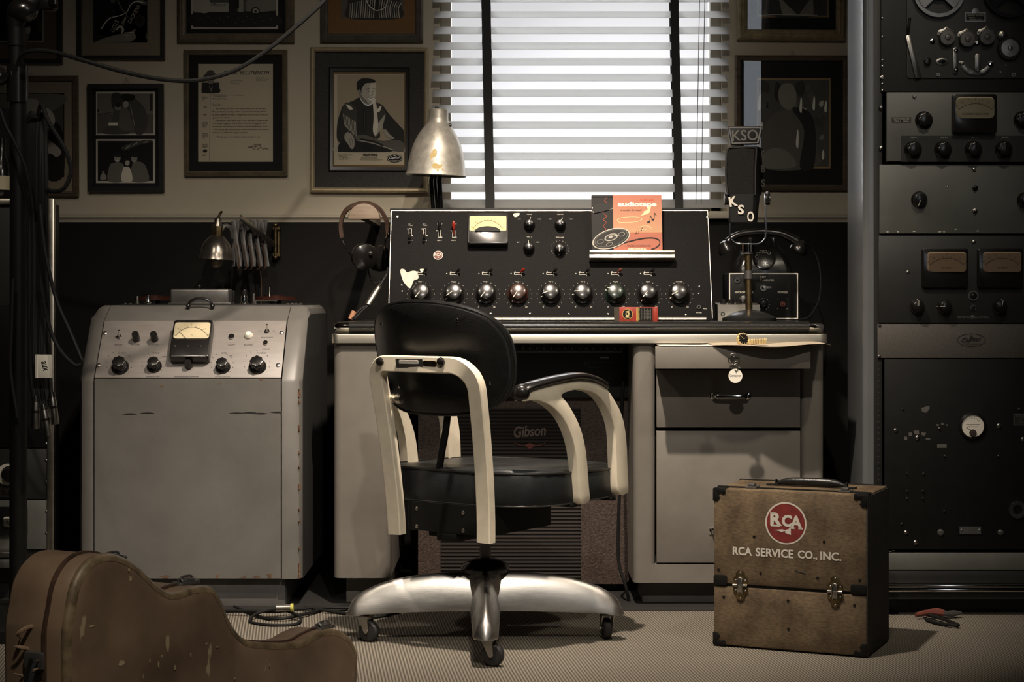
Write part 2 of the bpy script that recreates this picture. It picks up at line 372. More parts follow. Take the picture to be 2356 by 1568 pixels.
def _guitar(n, b, L):
    tc = n.nodes.new('ShaderNodeTexCoord')
    q = n.nodes.new('ShaderNodeTexNoise'); q.inputs['Scale'].default_value = 7; q.inputs['Detail'].default_value = 7; L.new(tc.outputs['Object'], q.inputs[0])
    rp = n.nodes.new('ShaderNodeValToRGB'); e = rp.color_ramp.elements; e[0].position = .3; e[0].color = (.12, .076, .05, 1); e[1].position = .72; e[1].color = (.27, .185, .12, 1); L.new(q.outputs['Fac'], rp.inputs[0])
    m_ = n.nodes.new('ShaderNodeMapping'); m_.inputs['Scale'].default_value = (2.5, 2.5, .9); L.new(tc.outputs['Object'], m_.inputs[0])
    s = n.nodes.new('ShaderNodeTexNoise'); s.inputs['Scale'].default_value = 9; s.inputs['Detail'].default_value = 3; L.new(m_.outputs[0], s.inputs[0])
    r2 = n.nodes.new('ShaderNodeValToRGB'); e = r2.color_ramp.elements; e[0].position = .665; e[0].color = (0,0,0,1); e[1].position = .69; e[1].color = (1,1,1,1); L.new(s.outputs['Fac'], r2.inputs[0])
    mx = n.nodes.new('ShaderNodeMix'); mx.data_type = 'RGBA'; L.new(r2.outputs[0], mx.inputs[0]); L.new(rp.outputs[0], mx.inputs[6]); mx.inputs[7].default_value = (.40, .32, .2, 1); L.new(mx.outputs[2], b.inputs['Base Color'])
    bp = n.nodes.new('ShaderNodeBump'); bp.inputs['Strength'].default_value = .25; bp.inputs['Distance'].default_value = .003; L.new(q.outputs['Fac'], bp.inputs['Height']); L.new(bp.outputs[0], b.inputs['Normal'])
node_mat('guitar_case_brown', _guitar, .42, 0, .5)
def _glass():
    m = bpy.data.materials.new('clear_glass'); m.use_nodes = True; n = m.node_tree; n.nodes.clear(); L = n.links
    o = n.nodes.new('ShaderNodeOutputMaterial'); mx = n.nodes.new('ShaderNodeMixShader'); t = n.nodes.new('ShaderNodeBsdfTransparent'); g = n.nodes.new('ShaderNodeBsdfGlossy'); f = n.nodes.new('ShaderNodeFresnel')
    g.inputs['Roughness'].default_value = .01; f.inputs[0].default_value = 1.55; L.new(f.outputs[0], mx.inputs[0]); L.new(t.outputs[0], mx.inputs[1]); L.new(g.outputs[0], mx.inputs[2]); L.new(mx.outputs[0], o.inputs[0]); MT['glass'] = m
_glass()
def _translucent(m, w_):   # thin painted slats let some daylight through
    n = m.node_tree; b = n.nodes['Principled BSDF']; o = n.nodes['Material Output']; t = n.nodes.new('ShaderNodeBsdfTranslucent'); mx = n.nodes.new('ShaderNodeMixShader'); mx.inputs[0].default_value = w_
    t.inputs[0].default_value = (.85, .85, .84, 1); n.links.new(b.outputs[0], mx.inputs[1]); n.links.new(t.outputs[0], mx.inputs[2]); n.links.new(mx.outputs[0], o.inputs[0])
_translucent(MT['slat'], .8)
lin0 = lin
def art(name, parent, pl, shapes, z0=.0006, label=None, dz=.00006, m='printed', boost=1.32):
    """a printed picture: flat coloured shapes given in photo pixels on panel pl"""
    g = G(pl.M); z = z0
    def lin(c): c = (c, c*.97, c*.9) if not isinstance(c, (tuple, list)) else c; return lin0(tuple(min(.95, x*boost+.0) for x in c))
    for s in shapes:
        k = s[0]
        if k == 'r': poly = [pl.uv(*q) for q in ((s[1], s[2]), (s[3], s[2]), (s[3], s[4]), (s[1], s[4]))]; g.flat(poly, z, lin(s[5]))
        elif k == 'p': g.flat([pl.uv(*q) for q in s[1]], z, lin(s[2]))
        elif k == 's': g.flat([pl.uv(q[0], q[1]) for q in sm(s[1], 5)], z, lin(s[2]))
        elif k == 'e': g.flat([pl.uv(*q) for q in ell(s[1], s[2], s[3], s[4], 24, s[6] if len(s) > 6 else 0)], z, lin(s[5]))
        elif k == 'l':   # stroke through points: pts, width px, colour
            P = sm(s[1], 4, False) if len(s[1]) > 2 else [Vector(q) for q in s[1]]
            A = []; B = []
            for i, p in enumerate(P):
                t = (P[min(i+1, len(P)-1)]-P[max(i-1, 0)]); t = t/max(t.length, 1e-6); nn = Vector((-t.y, t.x))*s[2]/2
                A.append(p+nn); B.append(p-nn)
            for i in range(len(P)-1): g.flat([pl.uv(*q) for q in (A[i], A[i+1], B[i+1], B[i])], z, lin(s[3]))
        elif k == 't':   # text, cx, cy, w px, h px, colour, rot deg (ccw), shear, bold
            cx, cy = pl.uv(s[2], s[3]); kk = pl.k()
            g.text(s[1], cx, cy, s[4]*kk, s[5]*kk if s[5] else None, z, math.radians(s[7]) if len(s) > 7 else 0, s[8] if len(s) > 8 else 0, s[9] if len(s) > 9 else 0, col=lin(s[6]))
        z += dz
    return part(name, g, MT[m], parent, label, flat=True)
def letter(name, parent, pl, items, m, z=.0006, label=None):
    """painted or raised lettering: (text, px, py, w px, h px, rot, shear, bold)"""
    g = G(pl.M); kk = pl.k()
    for it in items:
        t, px, py, w_, h_ = it[:5]; r = it[5] if len(it) > 5 else 0; sh = it[6] if len(it) > 6 else 0; bo = it[7] if len(it) > 7 else 0
        cx, cy = pl.uv(px, py); g.text(t, cx, cy, w_*kk if w_ else None, h_*kk if h_ else None, z, math.radians(r), sh, bo)
    return part(name, g, m, parent, label, flat=True)
def pbox(g, pl, x0, y0, x1, y1, z0, z1, b=0, h=None):
    """box on a panel from pixel corners (measured at height z1)"""
    h = z1 if h is None else h
    a = pl.uv(x0, y1, h); c = pl.uv(x1, y0, h); return g.box(a[0], c[0], a[1], c[1], z0, z1, b)
def prr(g, pl, x0, y0, x1, y1, r, z0, z1, b=0):
    a = pl.uv(x0, y1, z1); c = pl.uv(x1, y0, z1); return g.prism(rr(a[0], c[0], a[1], c[1], r), z0, z1, b)
def knob(parent, pl, px, py, r, h, m, name='knob', style='fluted', ptr=None, skirt=1.0, body=.72, pm=None, h0=0, label=None):
    cx, cy = pl.uv(px, py, h*.6+h0); g = G(pl.M @ T(cx, cy, h0)); R = r
    if style == 'fluted':
        g.lathe([(R, 0), (R, h*.14), (R*.9, h*.26), (R*body, h*.34)], seg=28, cap=False)
        n = 48; sec = []
        for k in range(n):
            a = 2*PI*k/n; rr_ = R*body*(1+.06*math.cos(8*a)); sec.append((rr_*math.cos(a), rr_*math.sin(a)))
        g.prism(sec, h*.3, h, R*.08)
    elif style == 'dome':
        g.lathe([(R, 0), (R*1.0, h*.2), (R*.86, h*.32), (R*.84, h*.75), (R*.74, h*.93), (R*.5, h), (1e-5, h*1.0)], seg=28)
    elif style == 'plain':
        g.lathe([(R, 0), (R*.96, h*.8), (R*.85, h), (1e-5, h)], seg=24)
    elif style == 'pointer':
        g.lathe([(R, 0), (R*.97, h*.25), (R*.8, h*.35)], seg=24); g.prism(rr(-R*.28, R*.28, -R*.9, R*.9, R*.25), h*.3, h, R*.08, M=Rz(ptr or 0))
    o = part(name, g, m, parent, label)
    if ptr is not None and pm is not None:
        q = G(pl.M @ T(cx, cy, h0) @ Rz(ptr)); q.box(-R*.035, R*.035, R*.15, R*.86 if style == 'dome' else R*.7, h-.0008, h+.0006); q.box(-R*.035, R*.035, R*.84, R*1.02, h*.05, h*.3) 
        part('pointer_line', q, pm, o)
    return o
def screw(parent, pl, px, py, r=.004, m=None, h=.002, name='screw'):
    cx, cy = pl.uv(px, py); g = G(pl.M @ T(cx, cy, 0)); g.lathe([(r, 0), (r*.9, h*.6), (r*.5, h), (1e-5, h)], seg=12); g.box(-r*.8, r*.8, -r*.12, r*.12, h*.8, h*1.15, M=Rz(random.uniform(0, 3)))
    return part(name, g, m or MT['steel'], parent)
def meter(parent, pl, x0, y0, x1, y1, fx0, fy0, fx1, fy1, dep, case_m, face_m, rad=.008, name='meter', needle=40, glass=True, cap=True, txt=None, frad=.006):
    """panel meter: case, cream dial with scale, needle, glass; pixel corners"""
    g = G(pl.M); prr(g, pl, x0, y0, x1, y1, rad, 0, dep, .0025); c = part(name, g, case_m, parent)
    q = Pl(pl.M @ Vector((0, 0, dep)), pl.u, pl.v)
    g = G(q.M); prr(g, q, fx0, fy0, fx1, fy1, frad, 0, .0006); part('dial', g, face_m, c)
    w_ = fx1-fx0; h_ = fy1-fy0; cx = (fx0+fx1)/2; oy = fy1+h_*.45; R = h_*1.15
    g = G(q.M); kk = q.k()
    def arc(R_, a0, a1, wd, n=18):
        for i in range(n):
            p = [(cx+r_*math.sin(math.radians(a)), oy-r_*math.cos(math.radians(a))*.98) for r_, a in ((R_, a0+(a1-a0)*i/n), (R_, a0+(a1-a0)*(i+1)/n), (R_+wd, a0+(a1-a0)*(i+1)/n), (R_+wd, a0+(a1-a0)*i/n))]
            g.flat([q.uv(*z) for z in p], .0010)
    am = math.degrees(math.asin(min(.85, w_*.42/R))); arc(R, -am, am, .9)
    for i in range(11):
        a = math.radians(-am+2*am*i/10); L_ = 6 if i % 2 == 0 else 3.5; L_ *= h_/48
        p = [(cx+r_*math.sin(a)+s_*.35*math.cos(a), oy-r_*math.cos(a)*.98+s_*.35*math.sin(a)) for r_, s_ in ((R, -1), (R+L_, -1), (R+L_, 1), (R, 1))]
        g.flat([q.uv(*z) for z in p], .0010)
    for i, t in enumerate(('20', '10', '7', '5', '3', '0', '3')):
        a = math.radians(-am+2*am*i/6); u = q.uv(cx+(R+9*h_/48)*math.sin(a), oy-(R+9*h_/48)*math.cos(a)); g.text(t, u[0], u[1], h=4.2*kk*h_/48, z=.0010, rot=-a)
    u = q.uv(cx, fy1-h_*.2); g.text(txt or 'VU', u[0], u[1], h=4.5*kk*h_/48, z=.001)
    part('scale', g, MT['ink_brown'], c, flat=True)
    a = math.radians(-needle); g = G(q.M); p = [(cx+r_*math.sin(a)+s_*.5, oy-r_*math.cos(a)) for r_, s_ in ((R*.42, -1), (R*1.0, -1), (R*1.0, 1), (R*.42, 1))]; g.flat([q.uv(*z) for z in p], .0022)
    part('needle', g, MT['ink'], c, flat=True)
    if glass:
        g = G(q.M); a = q.uv(fx0, fy1); b = q.uv(fx1, fy0); g.flat(rr(a[0], b[0], a[1], b[1], frad), .0035); part('cover_glass', g, MT['glass'], c, flat=True)
    return c
# ================================================================== the room
WY = 5.75; FL, FR, FB, CH = -3.3, 3.3, -.6, 3.0
wx0, wx1 = XX(1012, WY), XX(1661, WY); wz0, wz1 = ZZ(487, WY), 2.15
rail = ZZ(497, WY)
g = G(); g.box(FL-.1, FR+.1, FB-.1, WY+.15, -.08, 0); struct('floor', g, MT['carpet'])
g = G(); g.box(FL, FR, 4.82, WY, 0, .003, .001); struct('painted_floor_shade', g, MT['matt_black'])  # near-black strip standing in for the shade on the floor at the back
g = G(); g.box(FL-.1, FR+.1, FB-.1, WY+.15, CH, CH+.08); struct('ceiling', g, MT['ceiling'])
g = G()   # wall with the window opening
g.box(FL, wx0, WY, WY+.14, 0, CH); g.box(wx1, FR, WY, WY+.14, 0, CH); g.box(wx0, wx1, WY, WY+.14, 0, wz0); g.box(wx0, wx1, WY, WY+.14, wz1, CH)
struct('wall_back', g, MT['wall_cream'])
g = G(); g.box(FL, FR, WY-.012, WY, .0, rail-.012); struct('trim_1', g, MT['wall_dark'])
g = G()
sec = [(0,0),(0,.030),(.006,.030),(.010,.024),(.022,.022),(.026,.016),(.018,.010),(.014,.004),(.014,0)]
for xa, xb in ((FL, wx0-.02), (wx1+.02, FR)):
    g.add([(xa, WY-p[0], rail-.020+p[1]) for p in sec]+[(xb, WY-p[0], rail-.020+p[1]) for p in sec], [(i, i+1, i+10, i+9) for i in range(8)]+[tuple(range(8, -1, -1)), tuple(range(9, 18))])
struct('trim_2', g, MT['trim_cream'])
g = G(); g.box(FL-.1, FL, FB, WY+.14, 0, CH); struct('wall_left', g, MT['room_dark'])
g = G(); g.box(FR, FR+.1, FB, WY+.14, 0, CH); struct('wall_right', g, MT['room_dark'])
g = G()   # wall behind the viewer; its tall opening is added to reflect in picture glass
bx0, bx1, bz0, bz1 = 1.57, 1.78, 1.25, 2.96
g.box(FL, bx0, FB-.1, FB, 0, CH); g.box(bx1, FR, FB-.1, FB, 0, CH); g.box(bx0, bx1, FB-.1, FB, 0, bz0); g.box(bx0, bx1, FB-.1, FB, bz1, CH); struct('wall_front', g, MT['room_dark'])
g = G(); g.box(bx0, bx1, FB-.06, FB-.054, bz0, bz1); struct('added_reflection_pane', g, MT['glass'])
# the window: frame, sill and pane
g = G(); f_ = .035
g.box(wx0, wx0+f_, WY+.03, WY+.10, wz0, wz1, .004); g.box(wx1-f_, wx1, WY+.03, WY+.10, wz0, wz1, .004); g.box(wx0, wx1, WY+.03, WY+.10, wz1-f_, wz1, .004); g.box(wx0, wx1, WY+.03, WY+.10, wz0, wz0+f_, .004)
wn = struct('window_1', g, MT['trim_cream'])
g = G(); g.box(wx0+f_, wx1-f_, WY+.06, WY+.064, wz0+f_, wz1-f_); part('pane', g, MT['glass'], wn)
g = G(); g.box(wx0-.03, wx1+.035, WY-.045, WY+.03, wz0-.022, wz0, .004); part('window_sill', g, MT['trim_cream'], wn)
# ------------------------------------------------------------------ venetian blind
YB = WY-.030
bl = thing('venetian_blind', 'white slatted venetian blind with two dark cloth tapes hanging over the bright window', 'window blind', (XX(1337, YB), YB, 1.9))
bx_a, bx_b = XX(996, YB), XX(1678, YB)
pitch = 36.2*YB/F; z0 = ZZ(468, YB); ns = 17
for i in range(ns):
    z = z0+i*pitch; g = G(); hw = .0245; th = math.radians(35+random.uniform(-1.5, 1.5)); A = []; B = []
    dx = random.uniform(-.003, .003)+(.012*(1-i/14) if i < 14 else 0)
    for k in range(7):
        t = -1+2*k/6; y = t*hw*math.cos(th); zz = t*hw*math.sin(th)+.0022*(1-t*t)
        A.append((y, zz+.0007)); B.append((y, zz-.0007))
    loop = A+B[::-1]; xs = (bx_a+.004-dx, bx_b-dx)
    sag = [(x, [(x, YB+p[0], z+p[1]) for p in loop]) for x in xs]
    g.loft([s_[1] for s_ in sag]); part('slat', g, MT['slat'], bl)
g = G(); g.box(bx_a, bx_b, YB-.012, YB+.018, z0-pitch*.62-.018, z0-pitch*.62, .003); part('bottom_rail', g, MT['slat'], bl)
g = G(); g.box(bx_a, bx_b, YB-.03, YB+.028, z0+ns*pitch-.01, z0+ns*pitch+.045, .003); part('head_rail', g, MT['slat'], bl)
for pa, pb, w_ in ((1118, 1128, 21), (1550, 1561, 19)):
    g = G(); hw = w_*YB/F/2; ztop = z0+ns*pitch; zb = z0-pitch*.62
    for y in (YB-.0265, YB+.0265):
        pts = [Vector((XX(pa+(pb-pa)*(1-(z-zb)/(ZZ(0, YB)-zb)), YB)+random.uniform(-.0006, .0006), y, z)) for z in [zb+(ztop-zb)*k/36 for k in range(37)]]
        g.loft([[p+Vector((a, b, 0)) for a, b in ((-hw, -.0006), (hw, -.0006), (hw, .0006), (-hw, .0006))] for p in pts])
    part('ladder_tape', g, MT['blind_tape'], bl)
for px in (1606, 1618):
    g = G(); g.tube([at(px+6, 0, YB-.03)+Vector((0,0,.2)), at(px, 200, YB-.03), at(px-5, 470, YB-.03)], .0011, 6); part('lift_cord', g, MT['cord'], bl)
# ================================================================== pictures on the wall
def frame(name, label, x0, y0, x1, y1, fw, m, prof='flat', mats=(), dep=.02, tilt=0, cat='picture frame', gl=True, hanger=None, steps=None):
    """frame around outer pixel box; mats: list of (inset px from outer: l,t,r,b, material, z)"""
    Y = WY-dep-.002; pl = Pl(at((x0+x1)/2, (y0+y1)/2, Y))
    if tilt: pl = Pl(pl.o, (math.cos(tilt), 0, math.sin(tilt)), (-math.sin(tilt), 0, math.cos(tilt)))
    t = thing(name, label, cat, tuple(at((x0+x1)/2, y1, WY-.012)))
    a = pl.uv(x0, y1); c = pl.uv(x1, y0); k = pl.k(); w_ = fw*k
    g = G(pl.M)
    X0, Y0, X1, Y1 = a[0], a[1], c[0], c[1]
    st = steps or {'flat': [(0, -dep*.9), (0, .0), (.08, .003), (.92, .003), (1, -.001), (1, -.010)],
        'ogee': [(0, -dep*.9), (0, -.004), (.12, .0), (.3, .004), (.45, .001), (.62, .005), (.85, .002), (1, -.003), (1, -.012)],
        'round': [(0, -dep*.9), (0, -.003), (.15, .003), (.4, .006), (.7, .004), (1, -.004), (1, -.012)]}[prof]
    rings = []
    for f_, z in st:
        q = f_*w_; rings.append([(X0+q, Y0+q, z), (X1-q, Y0+q, z), (X1-q, Y1-q, z), (X0+q, Y1-q, z)])
    g.loft(rings, cap=False); part('moulding', g, m, t, angle=25)
    g = G(pl.M); g.box(X0+w_*.5, X1-w_*.5, Y0+w_*.5, Y1-w_*.5, -dep*.85, -.0125); part('backing', g, MT['frame_back'], t)
    for i, (l, tt, r, b, mm, nm) in enumerate(mats):
        A = pl.uv(x0+l, y1-b); B = pl.uv(x1-r, y0+tt); g = G(pl.M); z = -.0124+i*.0012; g.box(A[0], B[0], A[1], B[1], z, z+.0010); part(nm, g, mm, t)
    pp = Pl(pl.M @ Vector((0, 0, -.0124+len(mats)*.0012)), pl.u, pl.v)
    if gl:
        g = G(pl.M); g.add([(X0+w_*.9, Y0+w_*.9, -.003), (X1-w_*.9, Y0+w_*.9, -.003), (X1-w_*.9, Y1-w_*.9, -.003), (X0+w_*.9, Y1-w_*.9, -.003)], [(0,1,2,3)]); part('glass', g, MT['glass'], t, flat=True)
    if hanger:
        g = G(); p = at(hanger[0], hanger[1], WY-.02); s_ = .011
        g.tube([p, p+Vector((-s_, 0, -1.6*s_)), p+Vector((s_, 0, -1.6*s_))], .0012, 6, True); part('hanging_ring', g, MT['dull_steel'], t)
    return t, pp
# colours of the prints: 0..1 greys
t, p = frame('picture_frame', 'black framed dark photograph in brown mat, top left corner behind the boom stand', -80, -170, 142, 146, 11, MT['black_frame'], 'flat', ((10, 10, 10, 10, MT['mat_brown'], 'mat'),))
art('photograph', t, p, [('r', -20, -110, 101, 97, .5), ('r', -15, -105, 97, 93, .06), ('s', [(55,95),(60,72),(66,60),(72,66),(68,80),(62,95)], .4), ('e', 64, 70, 6, 8, .55), ('s', [(82,40),(95,50),(97,72),(88,70)], .2)])
t, p = frame('picture_frame', 'thin black frame with beige mat around photo of a hand on a lettered guitar neck', 177, -150, 378, 136, 9, MT['black_frame'], 'flat', ((8, 8, 8, 8, MT['mat_beige'], 'mat'),))
art('photograph', t, p, [('r', 215, -110, 339, 98, .05), ('s', [(215,-60),(232,-10),(238,30),(228,58),(216,70)], .42), ('s', [(222,40),(240,52),(250,40),(244,10),(262,0),(285,30),(275,44),(255,46)], .25),
    ('p', [(215,-40),(240,-20),(260,8),(276,-4),(300,-16),(339,-60),(339,98),(300,98),(232,80),(225,70),(262,40),(290,28),(302,8),(318,4),(338,14),(339,96),(215,98)], .05),
    ('s', [(262,8),(272,-8),(300,-14),(318,6),(336,12),(336,4),(318,-6),(296,-24),(268,-16),(254,0)], .35), ('l', [(232,68),(250,44),(276,36),(292,28),(300,12),(312,4),(330,6)], 2.2, .75), ('l', [(268,-4),(282,22),(290,30)], 1.6, .5),
    ('t', 'LITTLE', 264, 60, 28, 9, .6, 66, 0, .01), ('t', 'JIMMY', 288, 46, 26, 9, .6, 60, 0, .01), ('t', 'DICKENS', 309, 32, 46, 9, .6, 60, 0, .01),
    ('s', [(217,98),(240,88),(268,80),(282,78),(300,74),(312,66),(310,78),(314,86),(300,96),(280,96),(262,97),(240,98)], .42), ('s', [(266,70),(272,60),(282,60),(286,70),(280,78),(276,68)], .6), ('e', 276, 69, 4, 5, .06),
    ('l', [(286,76),(306,74)], 1.5, .7), ('l', [(288,82),(310,80)], 1.5, .6), ('l', [(288,88),(308,88)], 1.5, .5), ('e', 322, 48, 12, 14, .14), ('e', 322, 48, 8, 10, .06), ('s', [(334,86),(338,76),(339,90)], .3)])
t, p = frame('picture_frame', 'wide bronze moulding frame around landscape photo of people beside a car', 408, -160, 676, 96, 20, MT['bronze_frame'], 'ogee', ((18, 18, 18, 18, MT['mat_black'], 'mat'),), dep=.026)
art('photograph', t, p, [('r', 440, -120, 640, 67, .62), ('r', 445, -115, 635, 62, .10), ('r', 445, -20, 635, 26, .28), ('s', [(446,-20),(470,-18),(482,0),(484,26),(447,28)], .55), ('r', 482, 6, 526, 28, .55), ('t', 'Motor', 503, 11, 36, 7, .15, 0, .3), ('r', 526, -30, 545, 34, .12), ('r', 548, -30, 560, 28, .5), ('r', 540, -20, 550, 20, .08),
    ('p', [(566,2),(590,-8),(634,-8),(635,24),(600,28),(566,26)], .42), ('e', 588, 26, 10, 10, .08), ('e', 588, 26, 7, 7, .55), ('e', 588, 26, 3, 3, .15), ('s', [(446,30),(500,34),(560,30),(634,34),(634,60),(446,60)], .12)]+
    [('l', [(450+i*9, 38+(i*7) % 18), (455+i*9, 36+(i*7) % 18)], 1.6, .26) for i in range(20)])
t, p = frame('picture_frame', 'grey stepped frame with orange brown mat around fringed jacket photo', 737, -170, 973, 95, 18, MT['grey_frame'], 'ogee', ((16, 16, 16, 16, MT['mat_tan'], 'mat'),), dep=.026)
art('photograph', t, p, [('r', 785, -130, 928, 42, .30), ('s', [(802,42),(800,10),(806,-30),(840,-60),(890,-60),(915,-30),(922,10),(920,42)], .16), ('l', [(846,-30),(850,4),(866,18),(884,8),(890,-30)], 9, .07), ('s', [(850,-60),(886,-60),(888,-5),(870,14),(852,0)], .09), ('l', [(842,-20),(846,8),(866,24),(888,14),(894,-20)], 2, .75)]+
    [('l', [(806+i*5.2+(8 if i > 11 else 0), -8+abs(i-11)*1.5), (806+i*5+(6 if i > 11 else 0), 20), (804+i*5+(10 if i > 11 else 0), 41)], 2.0, .62 if i % 2 else .45) for i in range(22)])
t, p = frame('picture_frame', 'brown wooden frame partly hidden by the hanging cables at the left', -50, 173, 178, 453, 13, MT['wood_frame'], 'ogee', ((11, 11, 11, 11, MT['mat_beige'], 'mat'),), hanger=(72, 167), tilt=.004)
art('photograph', t, p, [('r', -20, 214, 148, 407, .07), ('r', -16, 218, 145, 404, .25), ('s', [(-16,218),(60,216),(145,218),(145,240),(90,262),(-16,240)], .34), ('s', [(60,230),(88,232),(92,262),(64,274)], .5), ('s', [(92,300),(140,290),(146,404),(100,404)], .08), ('e', 108, 270, 17, 24, .55, -.5), ('s', [(64,262),(84,262),(106,300),(100,340),(64,330)], .12), ('s', [(92,310),(140,345),(126,362),(90,340)], .5), ('s', [(60,360),(110,352),(130,365),(145,404),(60,404)], .06)])
t, p = frame('picture_frame', 'black frame holding two white bordered photographs one above the other', 202, 192, 375, 441, 12, MT['black_frame'], 'flat', ((11, 11, 11, 11, MT['mat_black'], 'mat'),), hanger=(290, 180), tilt=.006)
art('photograph', t, p, [('r', 221, 211, 357, 311, .62), ('r', 224, 215, 353, 307, .34), ('r', 224, 262, 353, 307, .28), ('l', [(226,264),(258,258)], 1.2, .1), ('s', [(258,216),(278,216),(282,240),(276,262),(258,246)], .16), ('r', 345, 216, 351, 255, .12), ('e', 271, 247, 7, 9, .42), ('e', 271, 242, 7, 5, .08), ('s', [(262,256),(280,256),(290,290),(300,307),(236,307),(248,292),(258,284)], .24),
    ('s', [(282,228),(300,226),(318,232),(334,252),(340,280),(330,307),(312,307),(306,280),(296,262),(288,250)], .22), ('s', [(280,218),(296,216),(310,220),(308,230),(286,232)], .06), ('e', 290, 240, 6, 8, .5), ('s', [(278,250),(296,254),(304,290),(300,300),(276,296),(274,270)], .3), ('r', 250, 282, 272, 289, .72), ('l', [(300,240),(310,290)], 1.2, .5), ('e', 226, 254, 2, 3, .05)])
art('photograph', t, p, [('r', 221, 320, 357, 421, .62), ('r', 225, 324, 352, 416, .04), ('s', [(280,338),(310,326),(346,322),(344,328),(318,334),(288,346)], .2), ('l', [(288,342),(300,334)], 2, .55), ('l', [(306,334),(316,328)], 2, .5), ('l', [(330,328),(340,325)], 2, .5),
    ('s', [(249,416),(252,382),(262,374),(278,374),(286,384),(286,416)], .33), ('e', 270, 364, 7.5, 9, .48), ('e', 270, 357, 7.5, 5, .1), ('s', [(302,416),(304,380),(312,372),(328,374),(338,388),(341,416)], .33), ('e', 309, 365, 7, 9, .44), ('e', 310, 357, 8, 5, .08),
    ('s', [(280,416),(283,388),(290,383),(300,388),(304,416)], .66), ('e', 293, 374, 5.5, 7, .55), ('s', [(286,372),(290,366),(298,367),(300,378),(297,370),(290,370),(287,380)], .1), ('e', 238, 396, 3, 4, .4), ('s', [(231,412),(234,400),(242,400),(245,412)], .45), ('l', [(262,362),(264,364)], 1, .08), ('l', [(267,369),(273,369)], 1, .85), ('l', [(306,370),(312,370)], 1, .85)])
t, p = frame('picture_frame', 'bronze framed typed letter on black mat, letterhead with small cowboy portrait', 423, 114, 660, 405, 12, MT['bronze_frame'], 'ogee', ((10, 9, 11, 11, MT['mat_black'], 'mat'),), tilt=.003)
L_ = [('r', 456, 147, 628, 372, (.57,.54,.475)), ('t', '"TEXAS" BILL STRENGTH', 568, 167, 104, 9.5, .1, 0, .35, .02), ('t', 'TOURING NOW\nFROM COAST TO COAST\nBOOKINGS BY WIRE', 604, 182, 30, 9, .15), ('t', 'STATION WORD\nBOX 1111\nMARCH 2ND', 544, 189, 28, 9, .15), ('r', 464, 190, 505, 214, .12), ('s', [(466,213),(468,196),(478,190),(492,191),(502,198),(505,213)], .08), ('e', 485, 184, 8, 10, .36), ('s', [(468,177),(474,168),(480,162),(490,162),(495,169),(503,174),(494,179),(478,180)], .22), ('s', [(480,196),(486,202),(490,196),(486,212)], .3), ('l', [(484,218),(482,371)], .8, .15), ('l', [(484,217),(560,220)], .6, .3),
      ('t', 'Mr. Wendell Scott', 506, 221, 30, 4.5, .15), ('t', 'Memphis, Tenn.', 506, 227.5, 34, 4.5, .15), ('t', 'Dear Sirs:', 500, 241, 20, 5, .15)]
for i, (x, y, w_, s_) in enumerate(((555,250,116,'Just writing this short note to you fellows and to say thank'), (551,257,124,'Because the fast growing number of guest artists having checked'), (552,264,126,'an album together for years, I thought that our own tour will be so'), (510,271,40,'grand to start.'), (556,277,120,'If possible I will have you in on the date of personal'),
      (551,284,122,'we thought together as the album. It is still doing good, and'), (553,291,128,'records spin most that you no make out but the needle music to you,'), (556,298,126,'Will surely see you and your entertainment in this country'), (530,305,82,'when you are in Memphis and get a new tour.'), (550,315,100,'Thank you from all the whole family to you.'))):
    L_.append(('t', s_, x, y, w_, 4.6, .16))
for y, s_ in ((227,'RADIO\nTV'), (246,'THE'), (264,'OPRY'), (286,'CAPITOL\nRECORD\nARTIST'), (312,'TELEVISION\nRADIO AND\nSTAGE'), (335,'AMERICAN MUSIC\nCORPORATION')): L_.append(('t', s_, 472, y, 13 if len(s_) > 5 else 8, 4+4.4*s_.count('\n'), .18))
L_ += [('e', 472, 347, 5, 3.6, .08), ('t', 'BMI', 471, 357, 8, 3.5, .2), ('t', 'Sincerely,', 593, 333, 18, 4.2, .15), ('l', [(570,340),(580,338),(584,344),(590,336),(594,344),(600,338),(606,343),(612,341),(618,344)], .9, .2), ('l', [(572,338),(600,335)], .7, .2)]
art('letter', t, p, L_)
t, p = frame('picture_frame', 'large pale gold frame with portrait print of a smiling guitarist', 713, 109, 986, 442, 11, MT['pale_gold'], 'round', ((10, 10, 10, 10, MT['mat_grey'], 'mat'),), tilt=-.004)
g = G(p.M); a = p.uv(756, 394); c_ = p.uv(943, 155); b_ = p.uv(766, 384); e_ = p.uv(933, 165)
g.loft([[(q[0], q[1], z) for q in ((X0, Y0), (X1, Y0), (X1, Y1), (X0, Y1))] for X0, Y0, X1, Y1, z in ((a[0], a[1], c_[0], c_[1], 0), (a[0], a[1], c_[0], c_[1], .004), ((a[0]*2+b_[0])/3, (a[1]*2+b_[1])/3, (c_[0]*2+e_[0])/3, (c_[1]*2+e_[1])/3, .006), (b_[0], b_[1], e_[0], e_[1], .004), (b_[0], b_[1], e_[0], e_[1], 0))], cap=False); part('inner_moulding', g, MT['black_frame'], t, 'dark inner moulding around the print', angle=25)
S = [('r', 765, 165, 935, 385, (.36,.29,.19)), ('r', 769, 170, 930, 379, (.60,.57,.50)), ('r', 776, 172, 929, 349, (.52,.48,.41)),
 # trousers and guitar behind
 ('s', [(776,349),(780,330),(796,322),(840,318),(870,322),(900,330),(926,336),(928,349)], .55),
 # jacket
 ('s', [(776,322),(776,285),(784,255),(792,240),(812,232),(828,224),(852,228),(868,236),(880,242),(892,258),(904,272),(920,290),(929,302),(929,338),(912,330),(898,318),(884,300),(880,290),(874,300),(868,320),(800,322),(790,326)], .13),
 ('s', [(792,240),(800,236),(814,242),(822,260),(820,290),(818,320),(812,322),(796,292),(788,268)], .2), ('s', [(866,236),(876,244),(888,262),(886,276),(874,300),(868,318),(862,316),(866,280),(862,250)], .2)]
